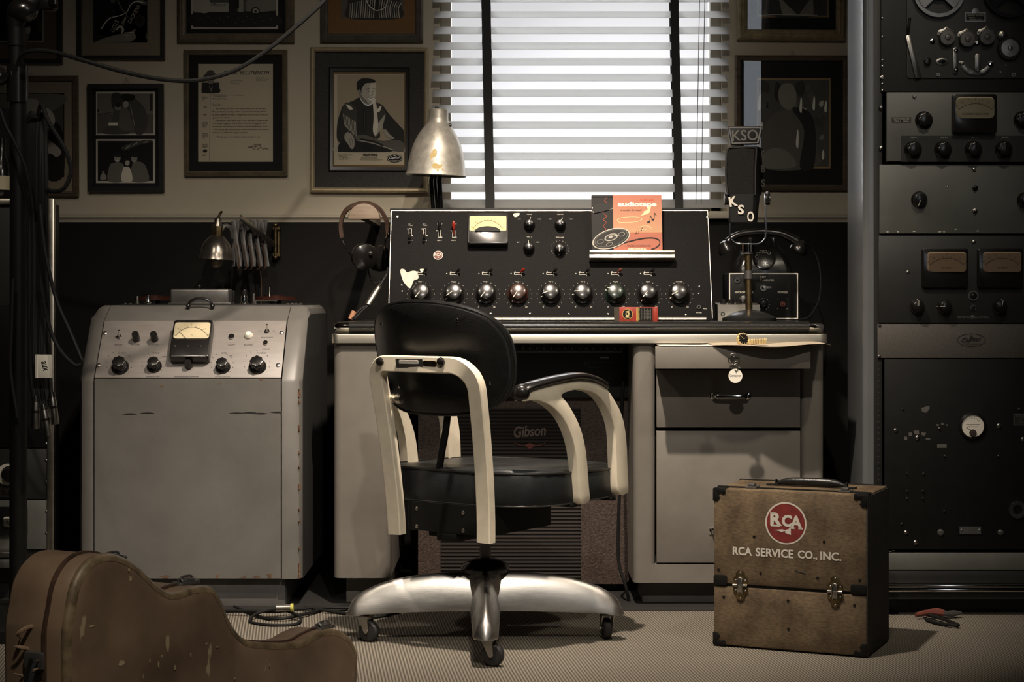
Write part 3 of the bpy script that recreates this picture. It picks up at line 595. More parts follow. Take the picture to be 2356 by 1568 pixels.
for i in range(9): S.append(('l', [(790+i*3.5, 262+i*2.2), (793+i*3.2, 285+i*1.5), (796+i*3, 292+i*3)], 1.5, .55))
for i in range(8): S.append(('l', [(886-i*2.2, 262+i*3), (882-i*2, 282+i*2), (878-i*2, 296+i*2.6)], 1.5, .55))
S += [('s', [(796,240),(806,244),(812,251),(804,252),(800,247)], .7), ('s', [(866,256),(872,247),(878,243),(876,252),(872,258)], .7),
 ('s', [(858,232),(865,236),(868,262),(870,290),(864,312),(858,300),(860,268)], .68), ('l', [(838,250),(838,300)], 6, .09), ('l', [(838,256),(838,298)], .9, .5),
 ('s', [(829,222),(836,238),(848,244),(860,236),(862,226)], .8), ('s', [(830,210),(830,226),(840,238),(850,240),(858,232),(860,222)], .42),
 ('s', [(823,196),(826,188),(834,184),(852,184),(862,188),(865,200),(865,214),(862,226),(854,236),(846,238),(836,230),(829,218),(825,212)], .55), ('s', [(852,190),(864,192),(865,214),(861,228),(854,234),(850,218)], .64),
 ('s', [(822,206),(821,192),(826,184),(836,180),(852,181),(862,184),(863,190),(852,191),(842,192),(836,198),(832,206),(832,214),(828,212)], .07), ('e', 827, 212, 3.5, 5.5, .5),
 ('l', [(842,206),(850,204)], 1.8, .12), ('l', [(857,205),(864,205)], 1.8, .12), ('e', 848, 210, 2.6, 1.2, .08), ('e', 860, 210, 2.2, 1.2, .08), ('l', [(856,208),(857,218),(852,220)], 1.2, .34), ('s', [(846,224),(853,227),(860,224),(857,230),(850,230)], .9), ('l', [(845,223),(853,226),(861,223)], .9, .2), ('s', [(826,208),(834,222),(846,236),(836,232),(828,220)], .38),
 # guitar
 ('s', [(812,326),(818,314),(838,310),(862,318),(880,324),(900,322),(922,324),(930,334),(928,348),(900,346),(880,346),(850,336),(830,330)], .30), ('s', [(778,346),(782,328),(800,318),(830,322),(858,330),(880,338),(900,344),(890,349),(790,349)], .08), ('e', 846, 340, 13, 8, .05), ('l', [(820,322),(860,330),(905,345)], 2.4, .5), ('l', [(828,320),(862,326),(882,336)], 4, .08),
 ('s', [(793,320),(794,308),(802,304),(812,312),(816,326),(814,340),(808,342),(800,330)], .5), ('l', [(804,318),(808,340)], .8, .2), ('l', [(809,316),(813,338)], .8, .2), ('s', [(883,300),(888,298),(898,310),(908,318),(900,320),(888,312)], .5),
 ('t', 'Exclusive Management\nHubert Long\n1111 18th Ave. So.\nNashville, Tenn.', 795, 361, 32, 13, .15), ('t', 'FARON YOUNG', 852, 356, 33, 6, .06, 0, 0, .05), ('t', 'EXCLUSIVE CAPITOL ARTIST', 850, 363, 38, 3, .15), ('t', 'Hear his latest Capitol Records', 854, 367.5, 52, 3, .12), ('e', 908, 364, 18, 9, .05), ('e', 908, 364, 16.6, 7.8, .75), ('e', 908, 364, 16, 7.2, .05), ('t', 'Capitol', 908, 363, 26, 7, .8, 3, .45, .02), ('t', 'RECORDS', 908, 369.5, 14, 1.8, .7), ('p', [(905,359),(908,356.5),(911,359)], .8)]
art('portrait_print', t, p, S)
def crumple(x0, y0, x1, y1, n, seed, hi=.6):
    random.seed(seed); o = [('r', x0, y0, x1, y1, (.50,.42,.29)), ('r', x0+4, y0+4, x1-4, y1-4, .26)]
    for i in range(n):
        cx = random.uniform(x0+8, x1-14); cy = random.uniform(y0+8, y1-12); r = random.uniform(6, 22)
        P = []
        for k in range(8):
            a = 2*PI*k/8; q = r*random.uniform(.4, 1.2); P.append((min(x1-5, max(x0+5, cx+q*.7*math.cos(a))), min(y1-5, max(y0+5, cy+q*1.3*math.sin(a)))))
        o.append(('s', P, random.choice((.18, .22, .3, .36, .12, .42)) if i % 5 else hi))
    return o
t, p = frame('picture_frame', 'gold moulding frame with black mat around creased portrait, topmost right of the window', 1697, -170, 1948, 90, 23, MT['aged_gold'], 'ogee', ((20, 20, 20, 20, MT['mat_black'], 'mat'),), dep=.03, tilt=-.006)
art('photograph', t, p, crumple(1741, -130, 1907, 40, 16, 3)+[('s', [(1770,35),(1776,-30),(1810,-60),(1860,-50),(1884,0),(1890,35)], .22), ('p', [(1790,-10),(1830,30),(1838,36),(1800,36)], .5), ('p', [(1870,-10),(1842,28),(1838,36),(1872,36)], .45)])
g = G(p.M); part_pts = [(1745,36),(1790,34),(1830,35),(1880,36)]; g.tube([(*p.uv(*q), .003) for q in part_pts], .0016, 6, smooth=3); part('print_fold', g, MT['paper'], t)
t, p = frame('picture_frame', 'dark brown frame with wide black mat around crumpled seated figure photo, behind the microphone', 1691, 127, 1953, 437, 13, MT['wood_frame'], 'ogee', ((12, 12, 8, 12, MT['mat_black'], 'mat'),), hanger=(1823, 117), tilt=-.003)
art('photograph', t, p, crumple(1741, 180, 1911, 387, 24, 11)+[('s', [(1790,215),(1800,194),(1822,194),(1832,216),(1828,240),(1812,252),(1796,240)], .42), ('s', [(1752,384),(1756,300),(1780,262),(1808,254),(1840,262),(1868,290),(1880,340),(1876,384)], .30), ('s', [(1822,250),(1860,256),(1876,300),(1872,384),(1840,384),(1850,300)], .10), ('s', [(1756,384),(1760,350),(1790,340),(1820,356),(1828,384)], .38)]+
   [('s', [(x, y), (x+3, y+6), (x+2, y+h_), (x-3, y+h_*.8)], .75) for x, y, h_ in ((1834,300,40),(1899,232,26),(1872,222,32),(1893,345,22),(1747,215,40),(1752,280,18),(1842,225,34))])
# ================================================================== steel desk
DY = 4.885
dk = thing('steel_desk', 'grey steel tanker desk with black linoleum top, aluminium edge and a right drawer pedestal', 'desk', (XX(1334, DY), DY+.3, 0))
g = G(); g.box(XX(770, DY), XX(1898, DY), DY, DY+.74, .722, .745, .006); part('top_panel', g, MT['desk_grey'], dk)
# linoleum slab with rolled front edge
g = G(); xa, xb = XX(803, DY), XX(1862, DY)
sec = [(DY+.74, .7815), (DY+.04, .7815)]+[(DY+.012-.022*math.sin(a), .768+.0135*math.cos(a)) for a in [PI*.08*k for k in range(1, 10)]]+[(DY+.01, .748), (DY+.74, .748)]
g.loft([[(x, y, z) for y, z in sec] for x in (xa, xb)]); part('linoleum_top', g, MT['linoleum'], dk)
for s_, xo, xi in ((1, XX(767, DY), XX(803, DY)), (-1, XX(1898, DY), XX(1862, DY))):
    g = G(); rings = []
    for k in range(9):
        t = k/8; x = xi+(xo-xi)*math.sin(t*PI/2); e = math.cos(t*PI/2)*.8+.2
        rings.append([(x, DY+.03+(y-DY-.03)*(.35+.65*e) if y < DY+.03 else y, .762+(z-.762)*(.5+.5*e)) for y, z in [(min(q[0], DY+.05), q[1]) for q in sec]])
    g.loft(rings); part('corner_cap', g, MT['chrome'], dk)
    g = G(); g.box(min(xo, xi), max(xo, xi), DY+.05, DY+.74, .748, .7795, .01); part('side_edge', g, MT['linoleum'], dk)
g = G(); g.prism(rr(XX(763, DY), XX(1903, DY), DY-.016, DY+.745, .02), .7225, .7475, .003); part('aluminium_edge', g, MT['aluminium'], dk)
g = G(); g.prism(rr(XX(767, DY), XX(898, DY), DY, DY+.72, .022), ZZ(1329, DY), .722); g.box(XX(767, DY)+.03, XX(890, DY), DY+.06, DY+.68, 0, ZZ(1329, DY)); part('left_pedestal', g, MT['desk_grey'], dk)
g = G(); px0, px1, pz0 = XX(1457, DY), XX(1896, DY), ZZ(1340, DY); cx0, cx1 = XX(1508, DY), XX(1843, DY)
cz1 = ZZ(786, DY); cz0 = ZZ(1297, DY)
g.prism(rr(px0, cx0, DY, DY+.05, .022)[:12]+[(px0+.003, DY+.05), (cx0, DY+.05)] if False else rr(px0, cx0, DY, DY+.72, .018), pz0, .722)
g.prism(rr(cx1, px1, DY, DY+.72, .018), pz0, .722); g.box(cx0-.02, cx1+.02, DY+.0005, DY+.72, cz1, .722); g.box(cx0-.02, cx1+.02, DY+.0005, DY+.72, pz0, cz0); g.box(cx0-.01, cx1+.01, DY+.5, DY+.7, pz0, .72)
part('right_pedestal', g, MT['desk_grey'], dk)
g = G(); g.box(px0+.03, px1-.03, DY+.06, DY+.68, 0, pz0); part('kick_base', g, MT['plinth'], dk)
g = G(); g.box(XX(898, DY)-.02, px0+.02, DY+.66, DY+.675, .05, .722); part('modesty_panel', g, MT['matt_black'], dk)
PD = Pl((0, DY, 0))
def drawer(y0, y1, hy, nm='drawer'):
    g = G(); g.box(cx0+.003, cx1-.002, DY-.002, DY+.02, ZZ(y1, DY), ZZ(y0, DY), .002); g.box(cx0+.012, cx1-.012, DY+.02, DY+.45, ZZ(y1, DY)+.01, ZZ(y0, DY)-.03); dr = part(nm, g, MT['desk_grey'], dk)
    return dr
d2 = drawer(850, 983, 911); d3 = drawer(991, 1294, 1222)
def pull(dr, x0, x1, y, Yf):
    pl = Pl((0, Yf, 0)); g = G(pl.M)
    zc = ZZ(y, Yf); a, b = XX(x0, Yf), XX(x1, Yf)
    P = [(a, zc, .001), (a+.004, zc, .014), (a+.014, zc, .023), (b-.014, zc, .023), (b-.004, zc, .014), (b, zc, .001)]
    g.sweep(sm(P, 5, False), rr(-.0055, .0055, -.0018, .0018, .001, 2), (0,1,0)); g.box(a-.006, a+.006, zc-.009, zc+.009, 0, .003, .001); g.box(b-.006, b+.006, zc-.009, zc+.009, 0, .003, .001); part('handle', g, MT['chrome'], dr)
pull(d2, 1637, 1722, 911, DY-.002); pull(d3, 1637, 1722, 1222, DY-.002)
YT = DY-.14; x0, x1 = XX(1508, YT), XX(1865, YT); zb, zt = ZZ(848, YT), ZZ(797, YT)
g = G(); g.box(x0, x1, YT, YT+.018, zb, zt, .0015); g.box(x0+.01, x0+.013, YT+.018, DY+.4, zb+.004, zt-.001); g.box(x1-.033, x1-.030, YT+.018, DY+.4, zb+.004, zt-.001); g.box(x0+.01, x1-.03, YT+.018, DY+.4, zb+.002, zb+.006)
dtop = part('drawer', g, MT['desk_grey'], dk, 'shallow top drawer pulled open')
# lock and keys
pk = Pl((0, YT, 0)); lx, ly = pk.uv(1686, 824); g = G(pk.M @ T(lx, ly, 0)); g.lathe([(.0075, 0), (.007, .004), (1e-5, .0045)]); part('lock', g, MT['chrome'], dtop)
ky = thing('key_ring', 'steel key ring with round white tag reading Container hanging from the drawer lock', 'keys', tuple(pk.M @ Vector((lx, ly, .01))))
g = G(pk.M @ T(lx, ly, 0)); g.box(-.001, .001, -.006, .006, .001, .012, .0004); g.ring(ell(0, -.002, .0085, .0075), ell(0, -.001, .003, .003), .010, .0125, M=Rx(.15)); part('key', g, MT['steel'], ky)
g = G(pk.M @ T(lx, ly, 0)); g.tube([(.0148*math.cos(a)+.0005, .0148*math.sin(a)-.0005, .014+.004*math.sin(a)) for a in [2*PI*k/28 for k in range(28)]], .0013, 6, True); part('ring', g, MT['steel'], ky)
g = G(pk.M @ T(lx+.007, ly-.0135, .015)); g.tube([(.0065*math.cos(a), .0065*math.sin(a), .002*math.sin(a)) for a in [2*PI*k/18 for k in range(18)]], .0011, 6, True)
g.tube([(.001+.0035*math.cos(a), -.012+.0065*math.sin(a), .0015*math.cos(a)) for a in [2*PI*k/18 for k in range(18)]], .0009, 6, True); g.tube([(0,-.018,0),(0,-.024,0)], .0009, 6); part('chain_link', g, MT['steel'], ky)
tx, ty = pk.uv(1692, 864, .014); g = G(pk.M @ T(tx, ty, .013)); g.ring(ell(0, 0, .0185, .0185, 40), ell(0, .0135, .0022, .0022, 40), 0, .0012); tg = part('tag', g, MT['key_tag'], ky)
g = G(pk.M @ T(tx, ty, .013)); g.text('Container', 0, .001, .031, .0075, .0016); part('lettering', g, MT['ink_grey'], tg, flat=True)
# papers in the open drawer, watch on them
YP = YT+.0
g = G(); z = zt+.001
def sheet(g, pts, z, th=.0006):
    P = sm([(p[0], p[1], p[2]) for p in pts], 4); 
    g.prism([(p.x, p.y) for p in P], z, z+th)
g.loft([[(XX(1520+k*12.5, YT), YT+y, zt+.0015+.002*math.sin(k*.7)*(1 if k > 8 else .2)+dz) for y, dz in ((.0, 0), (.24, 0), (.24, .0007), (.0, .0007))] for k in range(30)])
solo('paper_sheet', g, MT['paper'], 'white sheets of paper lying across the open top drawer', 'paper', (XX(1680, YT), YT+.1, zt+.001))
g = G()
rings = []
for k in range(20):
    t = k/19; x = XX(1640, YT)+t*(.31); yf = YT-.004-.055*math.sin(min(1, t*1.3)*PI*.8)*(1 if t < .95 else .5); z = zt+.0045+.004*t+.002*math.sin(t*9)-(.004 if k == 19 else 0)
    rings.append([(x, yf, z-.001-.0025*math.sin(t*PI)), (x, YT+.05, z), (x, YT+.19, z), (x, YT+.19, z+.0008), (x, YT+.05, z+.0008), (x, yf, z-.0002-.0025*math.sin(t*PI))])
g.loft(rings); solo('brown_envelope', g, MT['paper_brown'], 'curled brown envelope sticking out over the right end of the open drawer', 'envelope', (XX(1790, YT), YT+.05, zt+.005))
wt = thing('wrist_watch', 'gold wrist watch with black dial lying on the papers in the drawer', 'watch', (XX(1720, YT-.02), YT-.005, zt+.007))
wp = Pl(at(1709, 780, YT-.01), (.88, .35, .12), (-.05, .35, 1)); g = G(wp.M); R = .0185
g.lathe([(R*.85, -.005), (R, -.003), (R, .001), (R*.9, .0035), (R*.78, .004)], seg=36); wc = part('watch_case', g, MT['gold'], wt)
g = G(wp.M); g.lathe([(R*.78, .004), (1e-5, .0042)], seg=30); part('dial', g, MT['bakelite'], wc)
g = G(wp.M)
for k in range(12): a = k*PI/6; g.box(R*.62, R*.74, -.0007, .0007, .004, .0050, M=Rz(a)); g.box(R*.84, R*.96, -.0012, .0012, .003, .0044, M=Rz(a+.26))
g.box(-.0005, .0005, 0, R*.5, .0045, .0052, M=Rz(.6)); g.box(-.0005, .0005, 0, R*.35, .0045, .0052, M=Rz(-1.4)); g.box(R*.98, R*1.12, -.0015, .0015, -.001, .001, M=Rz(-.2)); part('hour_marks', g, MT['gold'], wc)
g = G()
for i in range(11):
    c_ = at(1724+i*3.8, 786-(i*.15), YT-.006-.0012*i); g.box(-.0018, .0018, -.008, .008, -.0075, .0075, .0012, M=T(*c_) @ Rz(-.1) @ Ry(.12))
part('bracelet', g, MT['gold'], wt)

# ================================================================== mixing console
YB0, YT0 = 5.0, 5.125
cBL = at(893, 734.5, YB0); cBR = at(1640, 731, YB0)
zt_ = ZZ(484, YT0)
PC = Pl((cBL.x, YB0, .7835), (1, 0, 0), (0, YT0-YB0, zt_-.7835))
cw = cBR.x-cBL.x; ch = math.hypot(YT0-YB0, zt_-.7835)
mc = thing('mixing_console', 'black broadcast mixing console with yellow meter, rotary knobs and switches, on the desk', 'mixing console', (cBL.x+cw/2, YB0+.15, .7815))
g = G(); g.loft([[(x, YB0+.001, .7822), (x, YB0+.36, .7822), (x, YB0+.36, zt_), (x, YT0+.003, zt_)] for x in (cBL.x+.004, cBR.x-.002)]); part('cabinet', g, MT['black_paint'], mc)
g = G(PC.M); g.box(0, cw, 0, ch, -.004, .0, .0008); fp = part('front_panel', g, MT['crackle'], mc)
g = G(PC.M)
for a, b, c_, e_ in ((0, .0016, .006, ch), (cw-.0016, cw, .006, ch), (0, cw, ch-.0016, ch+.0006)): g.box(a, b, c_, e_, -.002, .0012)
part('metal_edge', g, MT['aluminium'], mc)
g = G(); g.box(cBL.x-.004, cBR.x+.006, YT0+.004, YT0+.25, zt_-.003, zt_+.006, .002); part('lid', g, MT['black_paint'], mc)
# piano hinge along the bottom
g = G(); a, b = XX(905, YB0-.006), XX(1625, YB0-.006); n = 46
for i in range(n): x = a+(b-a)*i/n; g.cyl((x+.0006, YB0-.006, .7865), (x+(b-a)/n-.0006, YB0-.006, .7865), .0032, seg=8)
g.box(a, b, YB0-.0035, YB0-.002, .785, .793); part('piano_hinge', g, MT['aluminium'], mc)
for q in ((914, 498), (1628, 499), (1129, 721), (1219, 721), (1309, 722), (1399, 722), (1578, 724), (925, 670), (924, 656), (1609, 659), (1608, 675)): screw(mc, PC, q[0], q[1], .0045 if q[1] < 510 else .0032)
meter(mc, PC, 1076, 488, 1169, 560, 1080, 497, 1165, 530, .026, MT['bakelite'], MT['dial_yellow'], .006, 'vu_meter', 62, txt='VU', frad=.003)
kk = 5.05/F
mp_ = Pl(PC.M @ Vector((0, 0, .0262)), PC.u, PC.v); g = G(mp_.M); cx, cy = mp_.uv(1122, 532)
g.prism([(cx+30*kk*math.cos(a), cy-.001+13*kk*math.sin(a)) for a in [PI*k/16 for k in range(17)]], 0, .003); part('meter_shroud', g, MT['matt_black'], mc)
# switches of the upper left row
lab = []
for i, (x, up, m_) in enumerate(((944, 0, 'bakelite'), (977, 0, 'bakelite'), (1011, 1, 'bakelite'), (1044, 1, 'red_plastic'))):
    g = G(PC.M); cx, cy = PC.uv(x, 534 if not up else 538); g.ring(rr(cx-.0042, cx+.0042, cy-.0115, cy+.0115, .001), rr(cx-.003, cx+.003, cy-.010, cy+.010, .001), 0, .0012); g.lathe([(.002, 0), (1e-5, .0015)], M=T(cx-.0075, cy+.010, 0), seg=8); g.lathe([(.002, 0), (1e-5, .0015)], M=T(cx+.0065, cy-.0105, 0), seg=8)
    sw = part('lever_switch', g, MT['ink_white'], mc)
    g = G(PC.M); sgn = 1 if up else -1; L0 = .02 if up else .016
    g.tube([(cx, cy, 0), (cx, cy+sgn*.006, .008), (cx, cy+sgn*.011, .012)], .0018, 8); g.tube([(cx, cy+sgn*.009, .010), (cx, cy+sgn*(.011+L0*.4), .014), (cx, cy+sgn*(.011+L0*.8), .018), (cx, cy+sgn*(.011+L0), .021)], [.0025, .0045, .0042, .002] if not (i == 3) else [.003, .0055, .0055, .002], 10); part('lever', g, MT[m_], sw)
    lab += [(('MIC 1', 'MIC 2', 'MIC 3', 'MIC 4')[i]+'\nTT INPUT' if i < 2 else 'MIC %d' % (i+1), x+1, 517 if i < 2 else 515, 11, 5.5 if i < 2 else 2.6), (('NRM 1', 'NRM 2', 'REM 1', 'REV')[i], x, 553, 10, 2.6)]
# badge
bx_, by_ = PC.uv(1008, 587); g = G(PC.M @ T(bx_, by_, 0)); g.lathe([(.0137, 0), (.0137, .001), (1e-5, .0012)], seg=40); bd = part('badge', g, MT['ink_white'], mc)
g = G(PC.M @ T(bx_, by_, 0)); g.lathe([(.0125, .001), (1e-5, .0018)], seg=40); part('red_disc', g, MT['dark_red'], bd)
g = G(PC.M @ T(bx_, by_, 0)); g.text('RCA', 0, .001, .0215, .0085, .0024, bold=.02); g.flat([(-.005,-.006),(.002,-.0055),(.001,-.008),(.005,-.0075),(-.001,-.0095),(0,-.0072)], .0024); part('lettering', g, MT['ink_white'], bd, flat=True)
# four small knobs
for x, y, r, st, p_ in ((1218, 513, .0165, 'dome', -.25), (1289, 513, .0165, 'dome', -.5), (1217, 567, .0165, 'dome', .1), (1288, 570, .0175, 'dome', 3.0)):
    knob(mc, PC, x, y, r, .028, MT['bakelite'], 'rotary_knob', st, p_, pm=MT['ink_white'])
lab += [('PROG', 1218, 493, 11, 2.6), ('MON MIX', 1289, 493, 14, 2.6), ('LOW', 1195, 504, 7, 2.4), ('HIGH', 1241, 504, 8, 2.4), ('LOW', 1266, 504, 7, 2.4), ('HIGH', 1314, 504, 8, 2.4), ('MIC 2', 1218, 545, 11, 2.6), ('LT', 1193, 557, 5, 2.4), ('PGM', 1237, 557, 8, 2.4), ('MON GAIN', 1288, 546, 18, 3)]
# eight key switches above the big knobs
for i, x in enumerate((968, 1044, 1118, 1192, 1266, 1341, 1415, 1490)):
    y = 629; g = G(PC.M); cx, cy = PC.uv(x, y)
    g.ring(rr(cx-.011, cx+.011, cy-.004, cy+.003, .0008), rr(cx-.0095, cx+.0095, cy-.0028, cy+.0018, .0008), 0, .0012)
    for a, b in ((-.0085, .005), (.0105, -.0065), (-.02, 0)): g.lathe([(.0018, 0), (1e-5, .0013)], M=T(cx+a, cy+b, 0), seg=8)
    sw = part('key_switch', g, MT['ink_white'], mc)
    m_ = 'red_plastic' if i == 3 else ('dark_red' if i == 6 else 'bakelite')
    g = G(PC.M); g.tube([(cx+.004, cy, 0), (cx+.010, cy+.003, .008)], .0018, 8); g.tube([(cx+.008, cy+.002, .007), (cx+.013, cy+.004, .013), (cx+.016, cy+.006, .018), (cx+.0175, cy+.007, .021)], [.0025, .0045, .0045, .002], 10); part('lever', g, MT[m_], sw)
tick = []
for i, (x, a_, m_) in enumerate(((968, 145, 'bakelite'), (1044, 128, 'bakelite'), (1118, 145, 'bakelite'), (1192, 146, 'bakelite_brown'), (1267, 112, 'bakelite'), (1341, 97, 'bakelite'), (1416, 70, 'bakelite_green'), (1491, 142, 'bakelite'), (1563, 120, 'bakelite'))):
    y = 675; knob(mc, PC, x, y-4, .0295, .032, MT[m_], 'mixer_knob', 'dome', math.radians(a_), pm=MT['ink_white'])
    cx, cy = PC.uv(x, y)
    for k in range(15):
        a = math.radians(-60+k*300/14+0); 
        a = math.radians(240-k*300/14); tick.append((cx+.0385*math.cos(a), cy-.004+.0385*math.sin(a)))
    lab += [(('MIC 1', 'MIC 2', 'MIC 3', 'MIC 4', 'TT 1', 'TT 2', 'TAPE', 'AUX', 'MASTER')[i], x, 648, 11 if i < 8 else 16, 3.2), ('0', x-17, 706, 2.5, 3), ('20', x+19, 706, 5, 3)]
g = G(PC.M)
for a, b in tick: g.lathe([(.0010, 0), (1e-5, .0008)], M=T(a, b, 0), seg=6)
cx, cy = PC.uv(1288, 570)
for k in range(15): a = math.radians(240-k*300/14); g.lathe([(.0009, 0), (1e-5, .0008)], M=T(cx+.0245*math.cos(a), cy-.002+.0245*math.sin(a), 0), seg=6)
part('scale_dots', g, MT['ink_white'], mc)
jx, jy = PC.uv(1608, 707); g = G(PC.M @ T(jx, jy, 0)); g.ring(ell(0, 0, .006), ell(0, 0, .003), 0, .004); g.lathe([(.0075, 0), (.007, .002), (.006, .002)], seg=6, cap=False); part('phones_jack', g, MT['chrome'], mc)
lab += [('MON', 1622, 710, 8, 2.6), ('PHONES', 1608, 719, 13, 2.6)]
letter('lettering', mc, PC, lab, MT['ink_white'])
# chipped paint
for poly in ([(921,621),(930,619),(936,626),(948,623),(958,624),(962,632),(962,641),(952,645),(948,655),(943,663),(934,655),(926,643)], [(966,619),(978,619),(980,625),(970,626)], [(1181,492),(1189,490),(1196,491),(1192,497),(1184,499)]):
    g = G(PC.M); g.flat([PC.uv(p[0], p[1]) for p in sm(poly, 3)], .0003); part('paint_chip', g, MT['patch_white'], mc, flat=True)
# ledge
lx0, ly0 = PC.uv(1355, 590); lx1, ly1 = PC.uv(1550, 590); g = G(PC.M)
g.box(lx0, lx1, ly0-.0045, ly0+.003, 0, .042, .0015); g.box(lx0, lx1, ly0-.018, ly0-.0045, .0, .034, .001, M=None); part('ledge', g, MT['aluminium'], mc)
# ------------------------------------------------------------------ tape box on the ledge
ub = PC.M @ Vector((lx0+.01, ly0+.003, .032)); bw = (1524-1362)*ub.y/F; bh = .163
BP = Pl((XX(1362.5, ub.y), ub.y, ub.z+.001), (1, .012, 0), (0, .22, 1))
tb = thing('tape_box', 'orange and black cardboard tape reel box standing on the console ledge', 'tape box', tuple(BP.M @ Vector((bw/2, 0, -.006))))
g = G(BP.M); g.box(0, bw, 0, bh, -.014, 0, .0008); part('carton', g, mat('box_edge', (.30, .16, .10), .7, noise=(40, .3)), tb)
def bx(px, py): return BP.uv(px, py)
K = BP.k()
def poly_px(g, pts, z, col): g.flat([bx(*p) for p in pts], z, lin(col))
OR = (.86, .50, .34)
g = G(BP.M); g.flat([(0,0),(bw,0),(bw,bh),(0,bh)], .0004, lin((.06,.055,.05)))
x_s = bx(1411, 520)[0]; n = 12
for i in range(n):   # printed sky fades towards the horizon
    t0 = .33+.67*i/n; t1 = .33+.67*(i+1)/n; f_ = i/(n-1); c_ = (.70-.02*f_, .53-.11*f_, .40-.06*f_); g.flat([(x_s, bh*t0), (bw, bh*t0), (bw, bh*t1), (x_s, bh*t1)], .0006, lin(c_))
g.flat([(x_s, 0), (bw, 0), (bw, bh*.33), (x_s, bh*.33)], .0006, lin((.64,.38,.30)))
part('cover_print', g, MT['printed'], tb, flat=True)
W_ = (.97, .93, .80)
SH = [('t', 'PLASTIC-BASE', 1489, 460, 32, 3.2, (.75,.15,.1)), ('t', 'audiotape', 1466, 471, 90, 14, W_, 0, 0, .05), ('t', 'it speaks for itself', 1452, 484, 50, 6, .08, 0, .4),
 ('l', [(1398,445+8),(1390,462),(1396,466),(1388,474),(1396,480),(1387,490),(1396,497),(1388,505),(1395,512),(1388,520),(1394,527),(1388,534)], 1.0, (.6,.25,.15)),
 ('s', [(1482,486),(1490,484),(1494,488),(1490,492),(1480,495),(1474,496),(1480,491)], (.9,.83,.62)), ('p', [(1491,474),(1498,474),(1494,490),(1488,490)], (.9,.83,.62)),
 ('l', [(1420,505),(1428,501),(1450,499),(1470,500),(1477,505),(1466,510),(1440,512),(1424,511),(1420,505)], .8, (.95,.85,.65)), ('l', [(1468,524),(1480,520),(1494,521),(1498,525),(1484,528),(1468,527)], .7, (.95,.85,.65))]
for x, y, k in ((1492, 511, 1), (1502, 505, 1), (1475, 530, .45), (1468, 536, .35), (1463, 537, .35)):
    SH += [('e', x, y, 3.2*k, 2.3*k, .06, -.3), ('l', [(x+2.6*k, y), (x+4*k, y-15*k)], 1.1*k, .06), ('l', [(x+4*k, y-15*k), (x+8*k, y-9*k)], 1.4*k, .06)]
SH += [('l', [(1424,562),(1445,556),(1475,549),(1500,547),(1516,552),(1517,562),(1508,570),(1498,573)], 2.2, .1), ('p', [(1363,452.5),(1390,453.5),(1410,453.5),(1410,453),(1410,454),(1363,453.5)], .1),
 ('e', 1406, 549, 45, 22, .7, -.30), ('e', 1406, 549, 42.5, 20, .10, -.30), ('e', 1406, 548, 40, 18, .35, -.30), ('e', 1406, 548, 38, 17, .13, -.30), ('e', 1406, 546, 16, 8, .6, -.3), ('e', 1406, 546, 13, 6, .2, -.3), ('e', 1405, 545, 5, 3, .65, -.3), ('e', 1381, 556, 8, 5, .45, -.3), ('e', 1381, 556, 6.5, 4, .10, -.3), ('e', 1430, 539, 8, 5, .5, -.3), ('e', 1430, 539, 6.5, 4, .12, -.3), ('e', 1402, 562, 8, 4, .5, -.3), ('e', 1402, 562, 6.5, 3, .1, -.3), ('l', [(1392,552),(1402,554)], 1.2, .8), ('l', [(1410,544),(1420,541)], 1.2, .8),
 ('t', 'MAGNETIC RECORDING TAPE', 1470, 565, 54, 3, .1), ('t', 'AUDIO DEVICES, Inc.', 1466, 573, 42, 4.2, W_, 0, 0, .03), ('t', 'for the most faithful recording\non the finest plastic base', 1467, 580, 50, 6, .15),
 ('p', [(1362.5,482),(1366,470),(1407,466),(1410,480),(1390,486),(1366,491)], .1)]
art('cover_artwork', tb, BP, SH, z0=.0009, boost=1)
g = G(BP.M); c_ = bx(1386, 479); a_ = math.radians(13); g.prism([(c_[0]+x*math.cos(a_)-y*math.sin(a_), c_[1]+x*math.sin(a_)+y*math.cos(a_)) for x, y in rr(-.029, .029, -.009, .009, .003)], .0028, .0031); st = part('sticker', g, MT['key_tag'], tb)
g = G(BP.M); g.text('PROFESSIONAL TAPE\nSPLICING', c_[0], c_[1], .042, .007, .0034, a_); part('lettering', g, MT['ink_red'], st, flat=True)
# ------------------------------------------------------------------ small red and black valve carton
vb = thing('valve_carton', 'small red and black carton with round emblem, lying in front of the console', 'carton', (XX(1463, 4.945), 4.96, .7815))
VP = Pl((XX(1425, 4.95), 4.95, .7817), (1, .02, 0)); vw = XX(1504, 4.95)-XX(1425, 4.95); vh = ZZ(706, 4.95)-.7817
g = G(VP.M); g.box(0, vw, 0, vh, -.036, 0, .0006); g.box(vw, vw+.012, 0, vh, -.036, -.0005, .0006, M=None); part('carton', g, mat('carton_red', (.30, .035, .02), .45, noise=(40, .2)), vb)
g = G(VP.M); g.add([(0,0,0),(-.014,.001,-.006),(-.0145,vh,-.006),(0,vh,0)], [(0,1,2,3)]); part('open_flap', g, MT['frame_back'], vb)
g = G(VP.M); R_ = (.62,.16,.10)
g.flat([(vw*.52, .001), (vw*.97, .001), (vw*.97, vh-.001), (vw*.52, vh-.001)], .0007, lin(.05)); g.flat([(vw*.50, .001), (vw*.515, .001), (vw*.515, vh-.001), (vw*.50, vh-.001)], .0007, lin((.85,.75,.4)))
g.flat([(vw*.535, .001), (vw*.55, .001), (vw*.55, vh-.001), (vw*.535, vh-.001)], .0009, lin((.85,.75,.4)))
